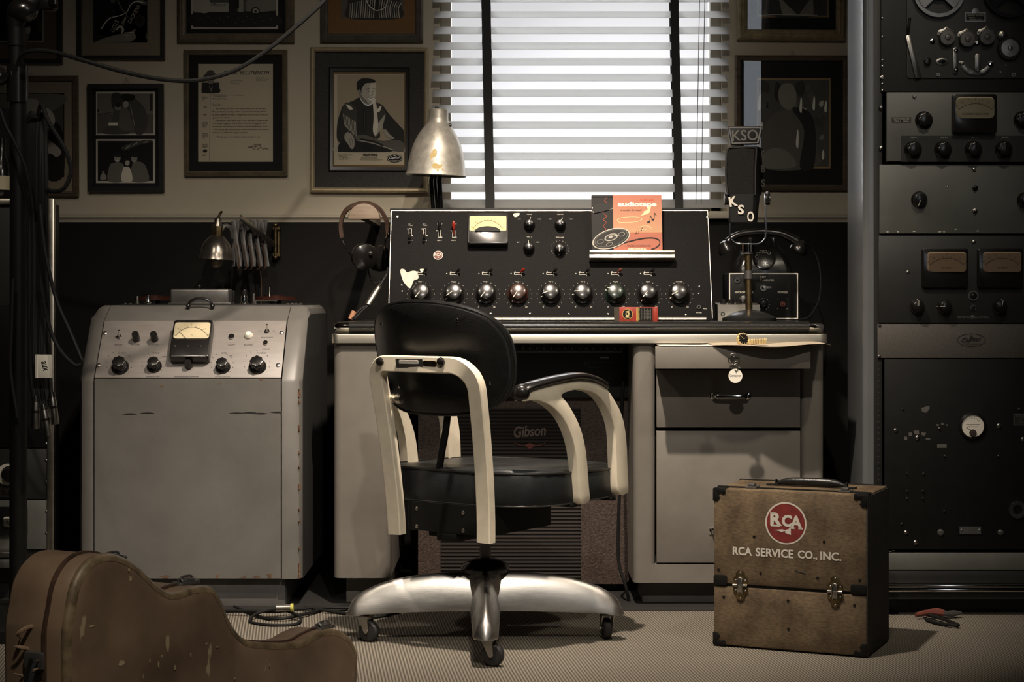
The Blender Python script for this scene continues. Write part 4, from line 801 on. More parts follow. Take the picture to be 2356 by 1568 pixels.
g.flat(ell(vw*.24, vh*.5, .0145, .0145), .0007, lin((.85,.7,.4))); g.flat(ell(vw*.24, vh*.5, .0135, .0135), .0009, lin(.05)); g.text('RCA', vw*.235, vh*.5, .020, .011, .0011, PI/2, 0, .03, col=lin((.9,.8,.55)))
g.text('ELECTRON TUBE', vw*.575, vh*.5, .032, .0022, .0011, PI/2, col=lin((.9,.8,.5)))
for i in range(7): g.text('RADIO TUBE 12AX7', vw*(.64+i*.045), vh*.5, .024 if i % 2 else .03, .0016, .0011, PI/2, col=lin(.6))
part('label_print', g, MT['printed'], vb, flat=True)
# ------------------------------------------------------------------ headphones
PY = WY-.19
hp = thing('headphones', 'black headphones with brown leather headband, upright by the left end of the console', 'headphones', (XX(838, 5.25), 5.25, ZZ(600, 5.25)))
Y_ = 5.25
g = G(); P = [at(x, y, Y_+dy) for x, y, dy in ((787,548,.02),(784,520,.015),(788,497,.01),(800,480,0),(820,470,0),(838,467,0),(858,471,0),(876,484,.0),(887,503,.01),(892,525,.02),(894,548,.03))]
g.sweep(sm(P, 4, False), rr(-.003, .003, -.013, .013, .002, 2), None); 
g = G(); Q = sm(P, 4, False); n = len(Q)
cen = at(838, 540, Y_); rings = []
for p in Q:
    o = (p-cen); o.y = 0; o.normalize(); rings.append([p+o*a+Vector((0, b, 0)) for a, b in ((-.006,-.013),(.005,-.015),(.007,0),(.005,.015),(-.006,.013))])
g.loft(rings); part('headband', g, MT['leather_brown'], hp)
for side, pts in ((0, ((787,545),(791,560),(797,572),(806,586))), (1, ((894,538),(889,545),(886,556),(885,575),(889,592)))):
    g = G(); g.tube([at(x, y, Y_+.02-.02*i) for i, (x, y) in enumerate(pts)], .0022, 8, smooth=3); g.sph(at(*pts[0], Y_+.01), .005); part('yoke', g, MT['chrome'], hp)
g = G(); ep = Pl(at(838, 590, Y_-.02), (.93, .3, 0), (.05, -.2, 1)); g.M = ep.M; g.lathe([(.026, -.02), (.037, -.016), (.040, .0), (.038, .012), (.026, .018), (.012, .021), (1e-5, .022)], seg=30); c1 = part('ear_cup', g, MT['bakelite'], hp)
g = G(ep.M); g.lathe([(.006, .018), (.006, .027), (.004, .029), (1e-5, .029)], M=T(.014, .014, 0)); part('cup_screw', g, MT['steel'], c1)
g = G(); ep2 = Pl(at(874, 594, Y_+.05), (.5, .8, 0), (0, 0, 1)); g.M = ep2.M; g.lathe([(.026, -.02), (.037, -.016), (.040, .0), (.038, .012), (.026, .018), (1e-5, .02)], seg=30); part('ear_cup', g, MT['bakelite'], hp)
g = G(); g.tube([at(846, 618, Y_), at(858, 650, Y_+.02), at(882, 640, Y_+.03), at(896, 612, Y_+.06)], .0022, 8, smooth=5); part('cord', g, MT['cable'], hp)
hd_ = at(839, 505, 5.262); hr = 37*5.262/F
g = G(); g.prism([(hd_.x+hr*math.cos(a), hd_.z+hr*math.sin(a)*.98) for a in [PI*k/20 for k in range(21)]], -5.262, -5.232, .004, M=Matrix(((1,0,0,0),(0,0,-1,0),(0,1,0,0),(0,0,0,1)))); g.box(hd_.x-.012, hd_.x+.012, 5.25, WY-.013, hd_.z, hd_.z+.024)
solo('headphone_hanger', g, mat('hanger_wood', (.22, .165, .12), .6, noise=(12, .25, (1, 1, 8))), 'half round wooden wall hanger inside the headphones band', 'hanger', (hd_.x, WY-.013, hd_.z))
# jack plugs and cord with shrink sleeve leaning by the desk corner
g0 = thing('plug_cable', 'black cable with metallic sleeve and tan plug leaning at left end of the desk', 'cable', tuple(at(812, 734, 4.98)))
A = at(896, 632, 5.06); B_ = at(862, 676, 5.03); C_ = at(846, 702, 5.01); D_ = at(810, 733, 4.98)
g = G(); g.tube([A+Vector((-.006, .04, .02)), A+Vector((-.008,0,0)), B_], .004, 8); g.tube([C_, at(828, 712, 5.0), D_], .003, 8, smooth=3); g.tube([C_+Vector((.004,0,0)), at(834, 714, 5.0), at(815, 734, 4.985)], .003, 8, smooth=3); part('cable', g, MT['cable'], g0)
g = G(); g.tube([A-Vector((.016,0,.015)), B_, C_], [.0045, .0095, .0085], 10); part('sleeve', g, MT['aluminium'], g0)
g = G(); g.tube([at(815, 716, 4.99), at(806, 734, 4.985)], [.008, .0075], 10); part('plug', g, MT['tan_plug'], g0)
# ------------------------------------------------------------------ desk lamp behind the console
YL = 5.42
dl = thing('desk_lamp', 'worn aluminium bell shaded lamp on black arms behind the console', 'lamp', (XX(1004, YL+.05), YL+.06, .7815))
ax = Vector((.045, -.03, 1)).normalized(); SP = at(1003, 405, YL); xv = (Vector((1,0,0))-ax*ax.x).normalized(); yv = ax.cross(xv); LM = Matrix(((xv.x, yv.x, ax.x, SP.x), (xv.y, yv.y, ax.y, SP.y), (xv.z, yv.z, ax.z, SP.z), (0,0,0,1)))
prof = [(68,0),(70,2),(69,5),(67,12),(65,30),(61,52),(55,72),(46,92),(36,108),(28,118),(24,124),(22.5,134),(22,152),(20,154),(20,155),(1e-3,155)]; k_ = YL/F
g = G(LM); g.lathe([(r*k_, z*k_) for r, z in prof], seg=48, cap=False); g.lathe([(r*k_, z*k_) for r, z in ((68,0),(66,5),(63,30),(59,52),(53,72),(44,92),(34,108),(1e-3,112))], seg=48, cap=False); sh = part('lamp_shade', g, MT['lamp_alu'], dl)
g = G(LM); g.cyl((-.006, -.006, 154*k_), (-.006, -.006, 158*k_), .006); g.lathe([(.007,0),(.007,.006),(.003,.009)], M=T(25*k_, -.012, 118*k_) @ Ry(PI/2), seg=12); part('shade_screw', g, MT['bakelite'], sh)
g = G(LM); g.sph((0, 0, 30*k_), .028, (1, 1, 1.2)); part('bulb', g, MT['key_tag'], dl)
g = G(); ins = LM @ Vector((0, .03, 60*k_))
g.tube([ins, at(992, 415, YL+.05), at(998, 500, YL+.06), (XX(1004, YL+.06)-.012, YL+.06, .80)], .0062, 10); g.tube([ins+Vector((.014,0,0)), at(1011, 415, YL+.05), at(1015, 500, YL+.06), (XX(1004, YL+.06)+.012, YL+.06, .80)], .0075, 10)
g.tube([ins+Vector((.005,.0,0)), at(1001, 415, YL+.07), at(1007, 500, YL+.08), (XX(1004, YL+.06), YL+.07, .80)], .0045, 10); part('arm', g, MT['black_paint'], dl)
g = G(T(XX(1004, YL+.06), YL+.06, .7815)); g.lathe([(.055, 0), (.055, .008), (.045, .018), (.02, .022), (1e-5, .022)]); part('base', g, MT['black_paint'], dl)
# chips of yellowed paint on the shade
def on_shade(px, py):
    u = math.radians((px-1003)/66*58-90); zz = (405-py)*k_; r_ = 1
    for (r0, a), (r1, b) in zip(prof, prof[1:]):
        if a*k_ <= zz <= b*k_ and b > a: r_ = (r0+(r1-r0)*(zz/k_-a)/(b-a))
    return Vector((r_*k_*1.004*math.cos(u), r_*k_*1.004*math.sin(u), zz))
for pts in ([(994,352),(998,346),(1004,347),(1006,356),(1002,364),(994,366),(991,374),(990,360)], [(996,382),(1004,378),(1014,382),(1020,380),(1016,388),(1004,390),(998,388)], [(1006,392),(1012,392),(1010,398)], [(1018,390),(1021,388),(1020,395)]):
    g = G(LM); pp = sm(pts, 2); c0 = sum((Vector(p) for p in pp), Vector((0,0)))/len(pp); g.add([on_shade(*c0)]+[on_shade(p[0], p[1]) for p in pp], [(0, i+1, (i+1) % len(pp)+1) for i in range(len(pp))]); part('paint_chip', g, MT['dial_yellow'], sh)
# ------------------------------------------------------------------ studio microphone
YM = 5.02
mk = thing('ribbon_microphone', 'black station microphone with white call letters in a chrome fork on a round desk stand', 'microphone', (XX(1724, YM), YM, .7815)); k_ = YM/F
g = G(T(XX(1724, YM), YM, .7815)); R = 62*k_; g.lathe([(R, 0), (R, .008), (R*.94, .012), (R*.7, .021), (R*.4, .028), (R*.2, .031), (1e-5, .031)], seg=48); part('stand_base', g, MT['linoleum'], mk)
g = G(); a = at(1723, 712, YM); g.cyl(a, at(1722, 641, YM), .0098); g.cyl(at(1722, 644, YM), at(1722, 626, YM), .0085); g.cyl(at(1722, 626, YM), at(1721, 584, YM), .0100); part('stem', g, MT['brass'], mk)
g = G(); g.cyl(at(1722, 641, YM), at(1722, 622, YM), .0118); g.cyl(at(1720, 584, YM), at(1720, 575, YM), .015); part('collar', g, MT['dull_steel'], mk)
g = G(); g.cyl(at(1720, 579, YM), at(1720, 562, YM), .0175); g.cyl(at(1703, 577, YM), at(1703, 588, YM), .004); part('swivel', g, MT['chrome'], mk)
yw = math.radians(18)   # head turned so that its right flank shows
HX = Vector((math.cos(yw), math.sin(yw), 0))
fk = Pl((XX(1720, YM), YM, 0), (math.cos(yw*.2), 0, 0)); 
g = G(); P = [at(x, y, YM) for x, y in ((1760,446),(1761,500),(1761,540),(1757,552),(1745,560),(1720,561),(1696,560),(1684,552),(1679,540),(1679,500),(1678,446))]
g.sweep(sm(P, 4, False), rr(-.008, .008, -.002, .002, .001, 2), (0,1,0)); fkp = part('fork', g, MT['chrome'], mk)
for x in (1672, 1765):
    g = G(); a = at(x, 458, YM); g.cyl(a-Vector((.007,0,0)), a+Vector((.007,0,0)), .0165, seg=24); g.box(a.x-.003, a.x+.003, YM-.017, YM+.017, a.z-.012, a.z+.022, .002); part('pivot_knob', g, MT['bakelite'], mk)
# body: lower housing, grille above narrowing at top
def mring(zpx, wl, wr, dep):
    # wl/wr px of the front face; flank goes back to the right
    z = ZZ(zpx, YM-.02); a = at(wl, zpx, YM-.035); b = at(wr, zpx, YM-.045); fl = Vector((.030, .06, 0)) if dep is None else dep
    return [a, b, b+fl, a+fl*.9+Vector((-.004,.0,0))]
def body_loft(rows, g):
    R_ = []
    for z, l, r, fx in rows:
        a = at(l, z, YM-.03); b = at(r, z, YM-.045); zz = a.z; b.z = zz; fl = Vector((fx*k_, .062, 0))
        c_ = b+fl; d_ = a+Vector((fx*k_*.5, .066, 0)); R_.append([a+Vector((.004,-.003,0)), b-Vector((.006,.001,0)), b+Vector((.002,.004,0)), c_+Vector((-.002,-.006,0)), c_+Vector((-.008,.0,0)), d_, a+Vector((0,.006,0))])
    g.loft(R_)
g = G(); body_loft([(511,1677,1736,14),(450,1677,1738,18),(446,1676,1739,20)], g); part('housing', g, MT['black_paint'], mk)
g = G(); body_loft([(446,1674,1738,22),(425,1671,1738,24),(390,1670,1738,25),(350,1672,1740,20),(342,1674,1741,18),(336,1684,1740,12)], g); gr = part('grille', g, MT['crackle'], mk)
g = G()
for pts in (((1674,448),(1671,425),(1670,390),(1672,350),(1676,342)), ((1738,448),(1738,425),(1738,390),(1740,350),(1740,340))): g.tube([at(x, y, YM-.034 if x < 1700 else YM-.047) for x, y in pts], .0026, 6, smooth=3)
g.tube([at(1676, 340, YM-.034), at(1708, 338, YM-.04), at(1741, 338, YM-.046), at(1754, 344, YM+.01)], .0024, 6, smooth=3); part('grille_frame', g, MT['matt_black'], mk)
hpz = Pl(at(1706, 480, YM-.0425), (HX.x*1, -.26, 0), (0, 0, 1))
letter('lettering', mk, hpz, [('K', 1687, 463, 19, 23, 10, 0, .04), ('S', 1705, 482, 14, 22, 0, 0, .03), ('O', 1727, 498, 15, 24, 0, 0, .02)], MT['ink_white'], .0015)
sp_ = Pl(at(1742, 390, YM-.046), at(1765, 390, YM+.017)-at(1742, 390, YM-.046), (0, 0, 1)); letter('lettering', mk, sp_, [(c_, 1753, y_, 26, 18, 0, 0, .03) for c_, y_ in zip('CBS', (355, 388, 421))], MT['ink_grey'], .004)
g = G(); FLP = Pl(at(1714, 312, YM-.02), (1, .05, 0), (0, .05, 1)); a = [FLP.uv(*q) for q in ((1674, 290), (1755, 290), (1747, 331), (1682, 333))]; g.M = FLP.M; g.prism(a[::-1], -.012, 0, .001); fg = part('call_sign_flag', g, MT['black_paint'], mk)
g = G(FLP.M); o = [FLP.uv(*q) for q in ((1676, 292), (1753, 292), (1745, 329), (1684, 331))]; i_ = [FLP.uv(*q) for q in ((1679, 295), (1749, 295), (1742, 326), (1686, 328))]; g.ring(o[::-1], i_[::-1], 0, .0012); part('flag_rim', g, MT['dull_steel'], fg)
letter('lettering', fg, FLP, [('KSO', 1714, 311, 60, 25, 2, 0, .01)], MT['ink_grey'], .0008)
# ------------------------------------------------------------------ small pedal box, amplifier box, telephone
YS = 5.12
pb = thing('effects_box', 'small silver switch box with four black knobs behind the microphone base', 'effects box', (XX(1695, YS), YS, .7815)); SPb = Pl((0, YS-.03, 0))
g = G(); g.loft([[(x, YS-.03, .7817), (x, YS+.05, .7817), (x, YS+.05, ZZ(696, YS)), (x, YS-.03, ZZ(701, YS-.03))] for x in (XX(1649, YS), XX(1745, YS))]); part('box_case', g, MT['aluminium'], pb)
for x in (1664, 1682, 1700, 1717):
    g = G(T(XX(x, YS), YS+.0, ZZ(698, YS))); g.lathe([(.0095, 0), (.0095, .004), (.008, .005), (.0075, .012), (1e-5, .0125)]); part('knob', g, MT['bakelite'], pb)
g = G(SPb.M @ T(*SPb.uv(1663, 722), 0)); g.ring(ell(0, 0, .006), ell(0, 0, .0035), 0, .002); part('jack', g, MT['matt_black'], pb)
YA = 5.24; AP = Pl((0, YA, 0)); x0, x1, zt2 = XX(1677, YA), XX(1836, YA), ZZ(628, YA)
ab = thing('amplifier_box', 'black boxed amplifier with cream border marked POWER, under the telephone', 'amplifier', ((x0+x1)/2, YA, .7815))
g = G(); g.box(x0, x1, YA, YA+.16, .7818, zt2, .002); part('amplifier_case', g, MT['black_paint'], ab)
g = G(AP.M); g.ring(rr(x0, x1, .784, zt2, .001, 2), rr(x0+.0035, x1-.0035, .7875, zt2-.0035, .001, 2), 0, .0015); part('border', g, MT['paper'], ab)
letter('lettering', ab, AP, [('212Y', 1756, 637, 15, 6, 0, .1, .03), ('T AMPLIFIER', 1765, 644, 32, 3.4, 0, 0, .02), ('MICROPHONE', 1712, 672, 42, 4.6, 0, 0, .02), ('POWER', 1801, 672, 23, 5.4, 0, 0, .03)], MT['ink_white'])
for x, y, r, m_, nm in ((1696, 645, .007, 'steel', 'jack'), (1756, 662, .0095, 'steel', 'meter_clip'), (1800, 699, .008, 'dark_red', 'pilot_lamp')):
    cx, cy = AP.uv(x, y); g = G(AP.M @ T(cx, cy, 0)); g.ring(ell(0, 0, r), ell(0, 0, r*.55), 0, .004); 
    if nm == 'meter_clip': g.box(0, .024, -.004, .004, 0, .002, .0005)
    if nm == 'pilot_lamp': g.lathe([(r*.6, .001), (r*.4, .006), (1e-5, .007)])
    part(nm, g, MT[m_], ab)
knob(ab, AP, 1757, 699, .0125, .014, MT['bakelite']); knob(ab, AP, 1712, 689, .013, .014, MT['dull_steel'])
g = G(AP.M); cx, cy = AP.uv(1757, 699)
for k in range(12): a = math.radians(240-k*300/11); g.box(.0155, .018, -.0006, .0006, 0, .0006, M=T(cx, cy, 0) @ Rz(a))
for q in ((1789,687),(1811,687),(1789,710),(1811,710)): c_ = AP.uv(*q); g.box(c_[0]-.0015, c_[0]+.0015, c_[1]-.0005, c_[1]+.0005, 0, .0006)
part('scale', g, MT['ink_white'], ab)
YH = 5.31; tp = thing('telephone', 'black bakelite rotary telephone standing on the amplifier box', 'telephone', (XX(1752, YH), YH, zt2))
g = G(); zc = zt2+.0005; cxp = XX(1752, YH)
rows = [(0, 64, .055), (.014, 64, .055), (.04, 56, .05), (.07, 44, .036), (.082, 38, .026)]
g.loft([[(cxp+p[0], YH+p[1]*1.0, zc+z) for p in rr(-w_*YH/F, w_*YH/F, -dd-.012*(1-z*8), dd, .02)] for z, w_, dd in rows]); part('telephone_body', g, MT['bakelite'], tp)
DPn = Pl((cxp, YH-.052, zc+.040), (1, 0, 0), (0, .5, 1)); g = G(DPn.M); g.lathe([(.034, 0), (.034, .006), (.028, .008), (1e-5, .0085)], seg=36)
dl_ = part('dial', g, MT['bakelite'], tp); g = G(DPn.M)
for k in range(10): a = math.radians(50+k*30); g.ring(ell(.0225*math.cos(a), .0225*math.sin(a), .0052, n=16), ell(.0225*math.cos(a), .0225*math.sin(a), .0042, n=16), .0085, .0095)
part('finger_hole_ring', g, MT['dull_steel'], dl_)
g = G(); hz = ZZ(545, YH)
for s_ in (-1, 1): g.box(cxp+s_*.034-.005, cxp+s_*.034+.005, YH-.02, YH+.02, zc+.075, hz-.002, .003)
part('cradle', g, MT['bakelite'], tp)
g = G(); P = [at(x, y, YH-.01) for x, y in ((1676,556),(1688,545),(1710,537),(1750,533),(1790,536),(1815,545),(1834,556))]; g.tube(P, [.013, .011, .0105, .0105, .0105, .0125, .015], 12, smooth=4); 
h_ = part('handset', g, MT['bakelite'], tp)
for x, y, dx in ((1669, 566, -.4), (1842, 566, .5)):
    m = T(*at(x, y, YH-.01)) @ Ry(dx); g = G(m); g.lathe([(.026, -.021), (.0275, -.012), (.022, .0), (.014, .014), (1e-5, .018)], seg=28); part('handset_cup', g, MT['bakelite'], h_)
g = G(); g.tube([at(1850, 560, YH), at(1868, 570, YH+.02), at(1882, 600, YH+.02), at(1888, 640, YH), at(1884, 690, YH-.05), at(1862, 728, YH-.1), at(1836, 735, YH-.12)], .003, 8, smooth=5); part('cord', g, MT['cable'], tp)
# ================================================================== swivel chair
CO = Vector((-.066, 4.40, 0)); ya = math.radians(35)
FW = Vector((math.sin(ya), math.cos(ya), 0)); RT = Vector((math.cos(ya), -math.sin(ya), 0))
chr_ = thing('swivel_chair', 'aluminium swivel armchair with black leather seat and back, turned away toward the desk', 'chair', (CO.x, CO.y, 0))
def CL(r, f, z): return CO+RT*r+FW*f+Vector((0, 0, z))
# --- four legged cast base
R0 = .303
def leg(ang, name='base_leg'):
    """arched tapering shell: tall thin blade seen from the side, rounded nose"""
    g = G(T(CO.x+.0, CO.y, 0) @ Rz(ang)); rings = []
    N = 22
    for i in range(N+1):
        t = i/N; x = .012+(R0+.040-.012)*t
        zt = .168-.100*t**3.0 if t < .999 else .070
        zt = .066+.104*math.sqrt(max(0, 1-t**2.6)); zb = .079 - .012*t**2 - (.0 if t < .9 else .003)
        zb = min(zb, zt-.002); hw = .038-.009*t; 
        if t > .93: hw *= math.sqrt(max(.02, 1-((t-.93)/.07)**2))*.9+.1
        h = zt-zb; prof = []
        for k in range(13):
            a = PI*k/12; sv = math.sin(a)**.55; prof.append((x, hw*math.cos(a)*(1-.52*sv), zb+.004+(h-.004)*sv))
        prof.append((x, -hw*1.0, zb)); prof.append((x, hw*1.0, zb)); rings.append(prof)
    g.loft(rings); return part(name, g, MT['cast_alu'], chr_, angle=50)
BA = math.radians(1)
for a in (BA, BA+PI/2, BA+PI, BA+3*PI/2): leg(a)
g = G(T(CO.x, CO.y, 0)); g.lathe([(.040, .08), (.044, .12), (.042, .160), (.036, .170), (1e-5, .171)], seg=40); part('base_hub', g, MT['cast_alu'], chr_)
def caster(ang, turn):
    p = CO+Vector((math.cos(ang), math.sin(ang), 0))*R0; wd = Vector((math.cos(turn), math.sin(turn), 0)); sd = Vector((-wd.y, wd.x, 0)); c_ = p+wd*.018+Vector((0, 0, .0265))
    g = G(); m = Matrix.Translation(c_) @ Matrix(((wd.x, 0, sd.x, 0), (wd.y, 0, sd.y, 0), (0, 1, 0, 0), (0,0,0,1)))
    g.M = m; g.lathe([(.010, -.011), (.022, -.010), (.0262, -.006), (.0262, .006), (.022, .010), (.010, .011)], seg=30); w_ = part('caster_wheel', g, MT['rubber'], chr_)
    g = G(m)
    for s_ in (-1, 1): g.prism([(-.024, .036), (.004, .036), (.006, .0), (.0, -.006), (-.006, -.001)], s_*.0145-.001, s_*.0145+.001)
    g.cyl((0,0,-.017), (0,0,.017), .0045, seg=12); g.box(-.026, .006, .034, .038, -.0155, .0155, .001)
    part('caster_fork', g, MT['steel'], chr_)
    g = G(); g.cyl((p.x, p.y, .060), (p.x, p.y, .082), .010); g.lathe([(.019, .0), (.019, .004), (.012, .006)], M=T(p.x, p.y, .062), seg=20); part('caster_stem', g, MT['dull_steel'], chr_)
caster(BA, math.radians(100)); caster(BA+PI, math.radians(-25)); caster(BA+3*PI/2, math.radians(-20)); caster(BA+PI/2, math.radians(60))
g = G(T(CO.x, CO.y, 0)); g.lathe([(.03, .166), (.056, .171), (.061, .180), (.056, .190), (.040, .199), (.024, .203), (1e-5, .204)], seg=36); part('hub_cap', g, MT['bakelite'], chr_)
g = G(T(CO.x, CO.y, 0)); g.cyl((0,0,.19), (0,0,.30), .014); g.cyl((0,0,.24), (0,0,.30), .021); part('post', g, MT['dull_steel'], chr_)
# --- seat pan and spring box
g = G(); M_ = Matrix(((RT.x, FW.x, 0, CO.x), (RT.y, FW.y, 0, CO.y), (0, 0, 1, 0), (0,0,0,1)))
g.M = M_; g.prism(rr(-.125, .125, -.16, .12, .02), .283, .352, 0); g.box(-.03, .03, -.16, .10, .262, .285, .004); g.box(-.10, -.07, -.10, .05, .262, .285, .003); pn = part('seat_pan', g, MT['black_paint'], chr_)
g = G(M_); 
for x in (-.09, .05): g.lathe([(.005, 0), (1e-5, .003)], M=T(x, -.160, .335) @ Rx(PI/2), seg=10); g.lathe([(.005, 0), (1e-5, .003)], M=T(x, -.160, .292) @ Rx(PI/2), seg=10)
part('bolt', g, MT['steel'], pn)
# --- cushion: rounded square with piping
def squircle(rx, ry, n=48, p=3.4):
    o = []
    for k in range(n):
        a = 2*PI*k/n; c_, s_ = math.cos(a), math.sin(a); q = (abs(c_)**p+abs(s_)**p)**(-1/p); o.append((rx*q*c_, ry*q*s_))
    return o
SX, SY, SF = .254, .248, .090; g = G(M_ @ T(0, SF, 0)); rings = []
def dome(u): return .010*math.cos(min(1, u)*PI/2)
for s_, z in ((.90, .352), (.985, .356), (1.0, .37), (1.0, .418), (.985, .427)): rings.append([(x*s_, y*s_, z+ (-.006*(y/SY) if z > .4 else 0)) for x, y in squircle(SX, SY)])
for s_ in (.97, .92, .82, .65, .45, .25, .02): rings.append([(x*s_, y*s_, .4275+.013*(1-s_**3.)-.010*(y*s_/SY)*abs(y/SY)+(.004*math.sin(7*x)*s_)-.012*math.exp(-((x*s_)**2+(y*s_+.03)**2)/.012)) for x, y in squircle(SX, SY)])
g.loft(rings); cu = part('seat_cushion', g, MT['seat_leather'], chr_, angle=60)
g = G(M_ @ T(0, SF, 0)); g.tube([(x*.992, y*.992, .4255-.006*(y/SY)) for x, y in squircle(SX, SY, 60)], .0035, 8, True); part('piping', g, MT['leather'], cu)
g = G(M_ @ T(0, SF, 0)); g.tube([(x*.975, y*.975, .3545) for x, y in squircle(SX, SY, 60)], .0028, 8, True); part('lower_trim', g, MT['dull_steel'], cu)
# --- back frame: inverted U of flat bar, leaning back
b0 = -.185; lean = .062; zt_c, zb_c = .689, .273
def UP(r, z, ex=0): t = (z-zb_c)/(zt_c-zb_c); return CL(r, b0-lean*t**1.6-ex-.0, z)
hwU = .145; rad = .060; pts = []
rL = .036
for k in range(9): pts.append((-hwU+(.014*(1-k/8)), zb_c+(zt_c-rL-zb_c)*k/8))
for k in range(1, 9): a = PI/2*k/8; pts.append((-hwU+rL-rL*math.cos(a), zt_c-rL+rL*math.sin(a)))
for k in range(1, 7): pts.append((-hwU+rL+(2*hwU-rL-rad)*k/7, zt_c-.0))
for k in range(0, 9): a = PI/2*k/8; pts.append((hwU-rad+rad*math.sin(a), zt_c-rad+rad*math.cos(a)))
for k in range(1, 9): pts.append((hwU-(.010*k/8), zt_c-rad-(zt_c-rad-zb_c)*k/8))
P = [UP(r, z, .010*(1-(r/hwU)**2) if z > zt_c-.02 else 0) for r, z in pts]
g = G(); rings = []
for i, p in enumerate(P):
    tg_ = (P[min(i+1, len(P)-1)]-P[max(i-1, 0)]).normalized(); nn = (FW*-1 - tg_*(-FW.dot(tg_))).normalized(); bb = tg_.cross(nn)
    wv = .0195; th = .0115
    rings.append([p+nn*a*th+bb*b*wv for a, b in ((1, .86), (1, -.86), (.82, -1), (-1, -1), (-1, 1), (.82, 1))])
g.loft(rings); bf = part('back_frame', g, MT['chair_alu'], chr_, angle=30)
BPn = Pl(UP(0, zt_c, .010)-FW*.0108, RT, Vector((0,0,1))-FW*.18)
for x in (874, 1014):
    cx, cy = BPn.uv(x, 832); g = G(BPn.M @ T(cx, cy, 0)); g.lathe([(.0105, -.002), (.010, .003), (.006, .007), (1e-5, .008)], seg=20); part('frame_bolt', g, MT['bakelite'], bf)
g = G(BPn.M); prr(g, BPn, 912, 826, 971, 845, .001, -.001, .0016); npl = part('name_plate', g, MT['dull_steel'], bf)
g = G(BPn.M); prr(g, BPn, 918, 829, 961, 836, .002, .0016, .0032); part('plate_window', g, MT['paper'], npl)
g = G(BPn.M); prr(g, BPn, 973, 830, 1003, 842, .006, -.001, .0018); pt_ = part('inventory_tag', g, MT['brass'], bf)
letter('lettering', npl, BPn, [('GoodForm', 940, 840.5, 36, 5, 0, .2)], MT['silver_text'], .0019); letter('lettering', pt_, BPn, [('1204', 988, 836, 16, 5)], MT['ink_brown'], .0021)
# --- padded back
bc = CL(-.0, b0-lean+.050, 0); tilt = .27
hwB, zc_, hh = .205, .700, .134
def back_outline(n=64):
    o = []
    for k in range(n):
        a = 2*PI*k/n; c_, s_ = math.cos(a), math.sin(a); p = 3.2; q = (abs(c_)**p+abs(s_)**p)**(-1/p); x, y = q*c_, q*s_
        if y > 0: y *= 1.0+.03*math.cos(x*PI); 
        o.append((x*hwB*(1.0-.05*(y < 0)*abs(y)), y*hh))
    return o
def BK(x, y, dpt): # concave shell: wings curve forward; dpt grows toward the camera side
    curve = 1.9*x*x; x = x-.026
    t = (y)/hh; return CL(x, b0-lean+.045+curve-tilt*y*.9-dpt, zc_+y)
g = G(); O = back_outline(); rings = []
def ringB(s_, dd, dy=0): return [BK(x*s_, y*s_+dy, dd) for x, y in O]
seqB = [(.02, -.040), (.4, -.040), (.7, -.037), (.88, -.030), (.96, -.018), (.99, -.006), (.99, .004)]
g.loft([ringB(a, b) for a, b in seqB]+[ringB(.975, .012), ringB(.95, .014)], cap=True); pd = part('back_pad', g, MT['seat_leather'], chr_, angle=60)
g = G(); g.loft([ringB(.955, .010), ringB(.955, .0165), ringB(.94, .0180), ringB(.6, .0180), ringB(.3, .0180), ringB(.02, .0180)]); sh_ = part('back_shell', g, MT['leather'], chr_, angle=50)
g = G(); g.tube(ringB(.985, .008), .0055, 8, True); part('piping', g, MT['leather'], pd)
for x, y in ((-.137, .082), (.105, .093), (.155, -.055), (-.10, -.07)):
    p = BK(x, y, .018); g = G(Matrix.Translation(p) @ (-FW).to_track_quat('Z', 'Y').to_matrix().to_4x4()); g.lathe([(.0042, 0), (.003, .002), (1e-5, .003)], seg=12); part('rivet', g, MT['chrome'], sh_)
for x in (-.075, .075):
    g = G(); p = CL(x, b0-lean+.0, .68); g.tube([p, CL(x, b0-lean+.04, .69)], .007, 8); part('back_bracket', g, MT['black_paint'], chr_)
g = G(); p = CL(-.128, b0-.026, .603); g.cyl(p, p+RT*.012, .011); g.cyl(p+RT*.012, p+RT*.02, .008); g.cyl(p+RT*.02, p+RT*.034, .012); g.cyl(p-RT*.012, p, .006); part('adjusting_knob', g, MT['aluminium'], chr_)
g = G(); g.tube([CL(-.06, -.02, .31), CL(-.04, b0+.05, .40), CL(-.0, b0+.03, .56), CL(0, b0+.0, .62)], .009, 8, smooth=4); part('back_spine', g, MT['black_paint'], chr_)
# --- arms: cast aluminium plates traced in the plane of the arm
RA = .272
def inw(a): return .052*(min(.2, max(0, .01-a))/.18)**1.4
def arm_plane(px, py):
    k = (px-CX)/F; a = 0
    for _ in range(40):
        p0 = CO+RT*(RA-inw(a)); a = .5*a+.5*(k*p0.y-p0.x)/(FW.x-k*FW.y)
    Y = p0.y+FW.y*a; return (a, ZZ(py, Y))
def bend(g, MA):
    inv = MA.inverted()
    for v in g.bm.verts:
        q = inv @ v.co; q.z -= inw(q.x); v.co = MA @ q
outer = [(1205,922),(1208,900),(1222,894),(1260,884),(1295,876),(1334,871),(1368,876),(1392,890),(1410,912),(1432,955),(1442,1010),(1445,1080),(1447,1128),(1440,1136),(1430,1138),(1424,1132),(1421,1118),(1418,1043),(1414,984),(1398,938),(1372,906),(1334,896),(1310,900),(1296,906),(1294,912),(1306,926),(1326,960),(1341,999),(1350,1045),(1356,1118),(1358,1148),(1350,1158),(1342,1160),(1336,1152),(1333,1118),(1325,1040),(1310,988),(1290,954),(1265,932),(1240,921),(1222,921)]
prof = [arm_plane(*q) for q in outer]
prof = [(a+.0, z) for a, z in prof]
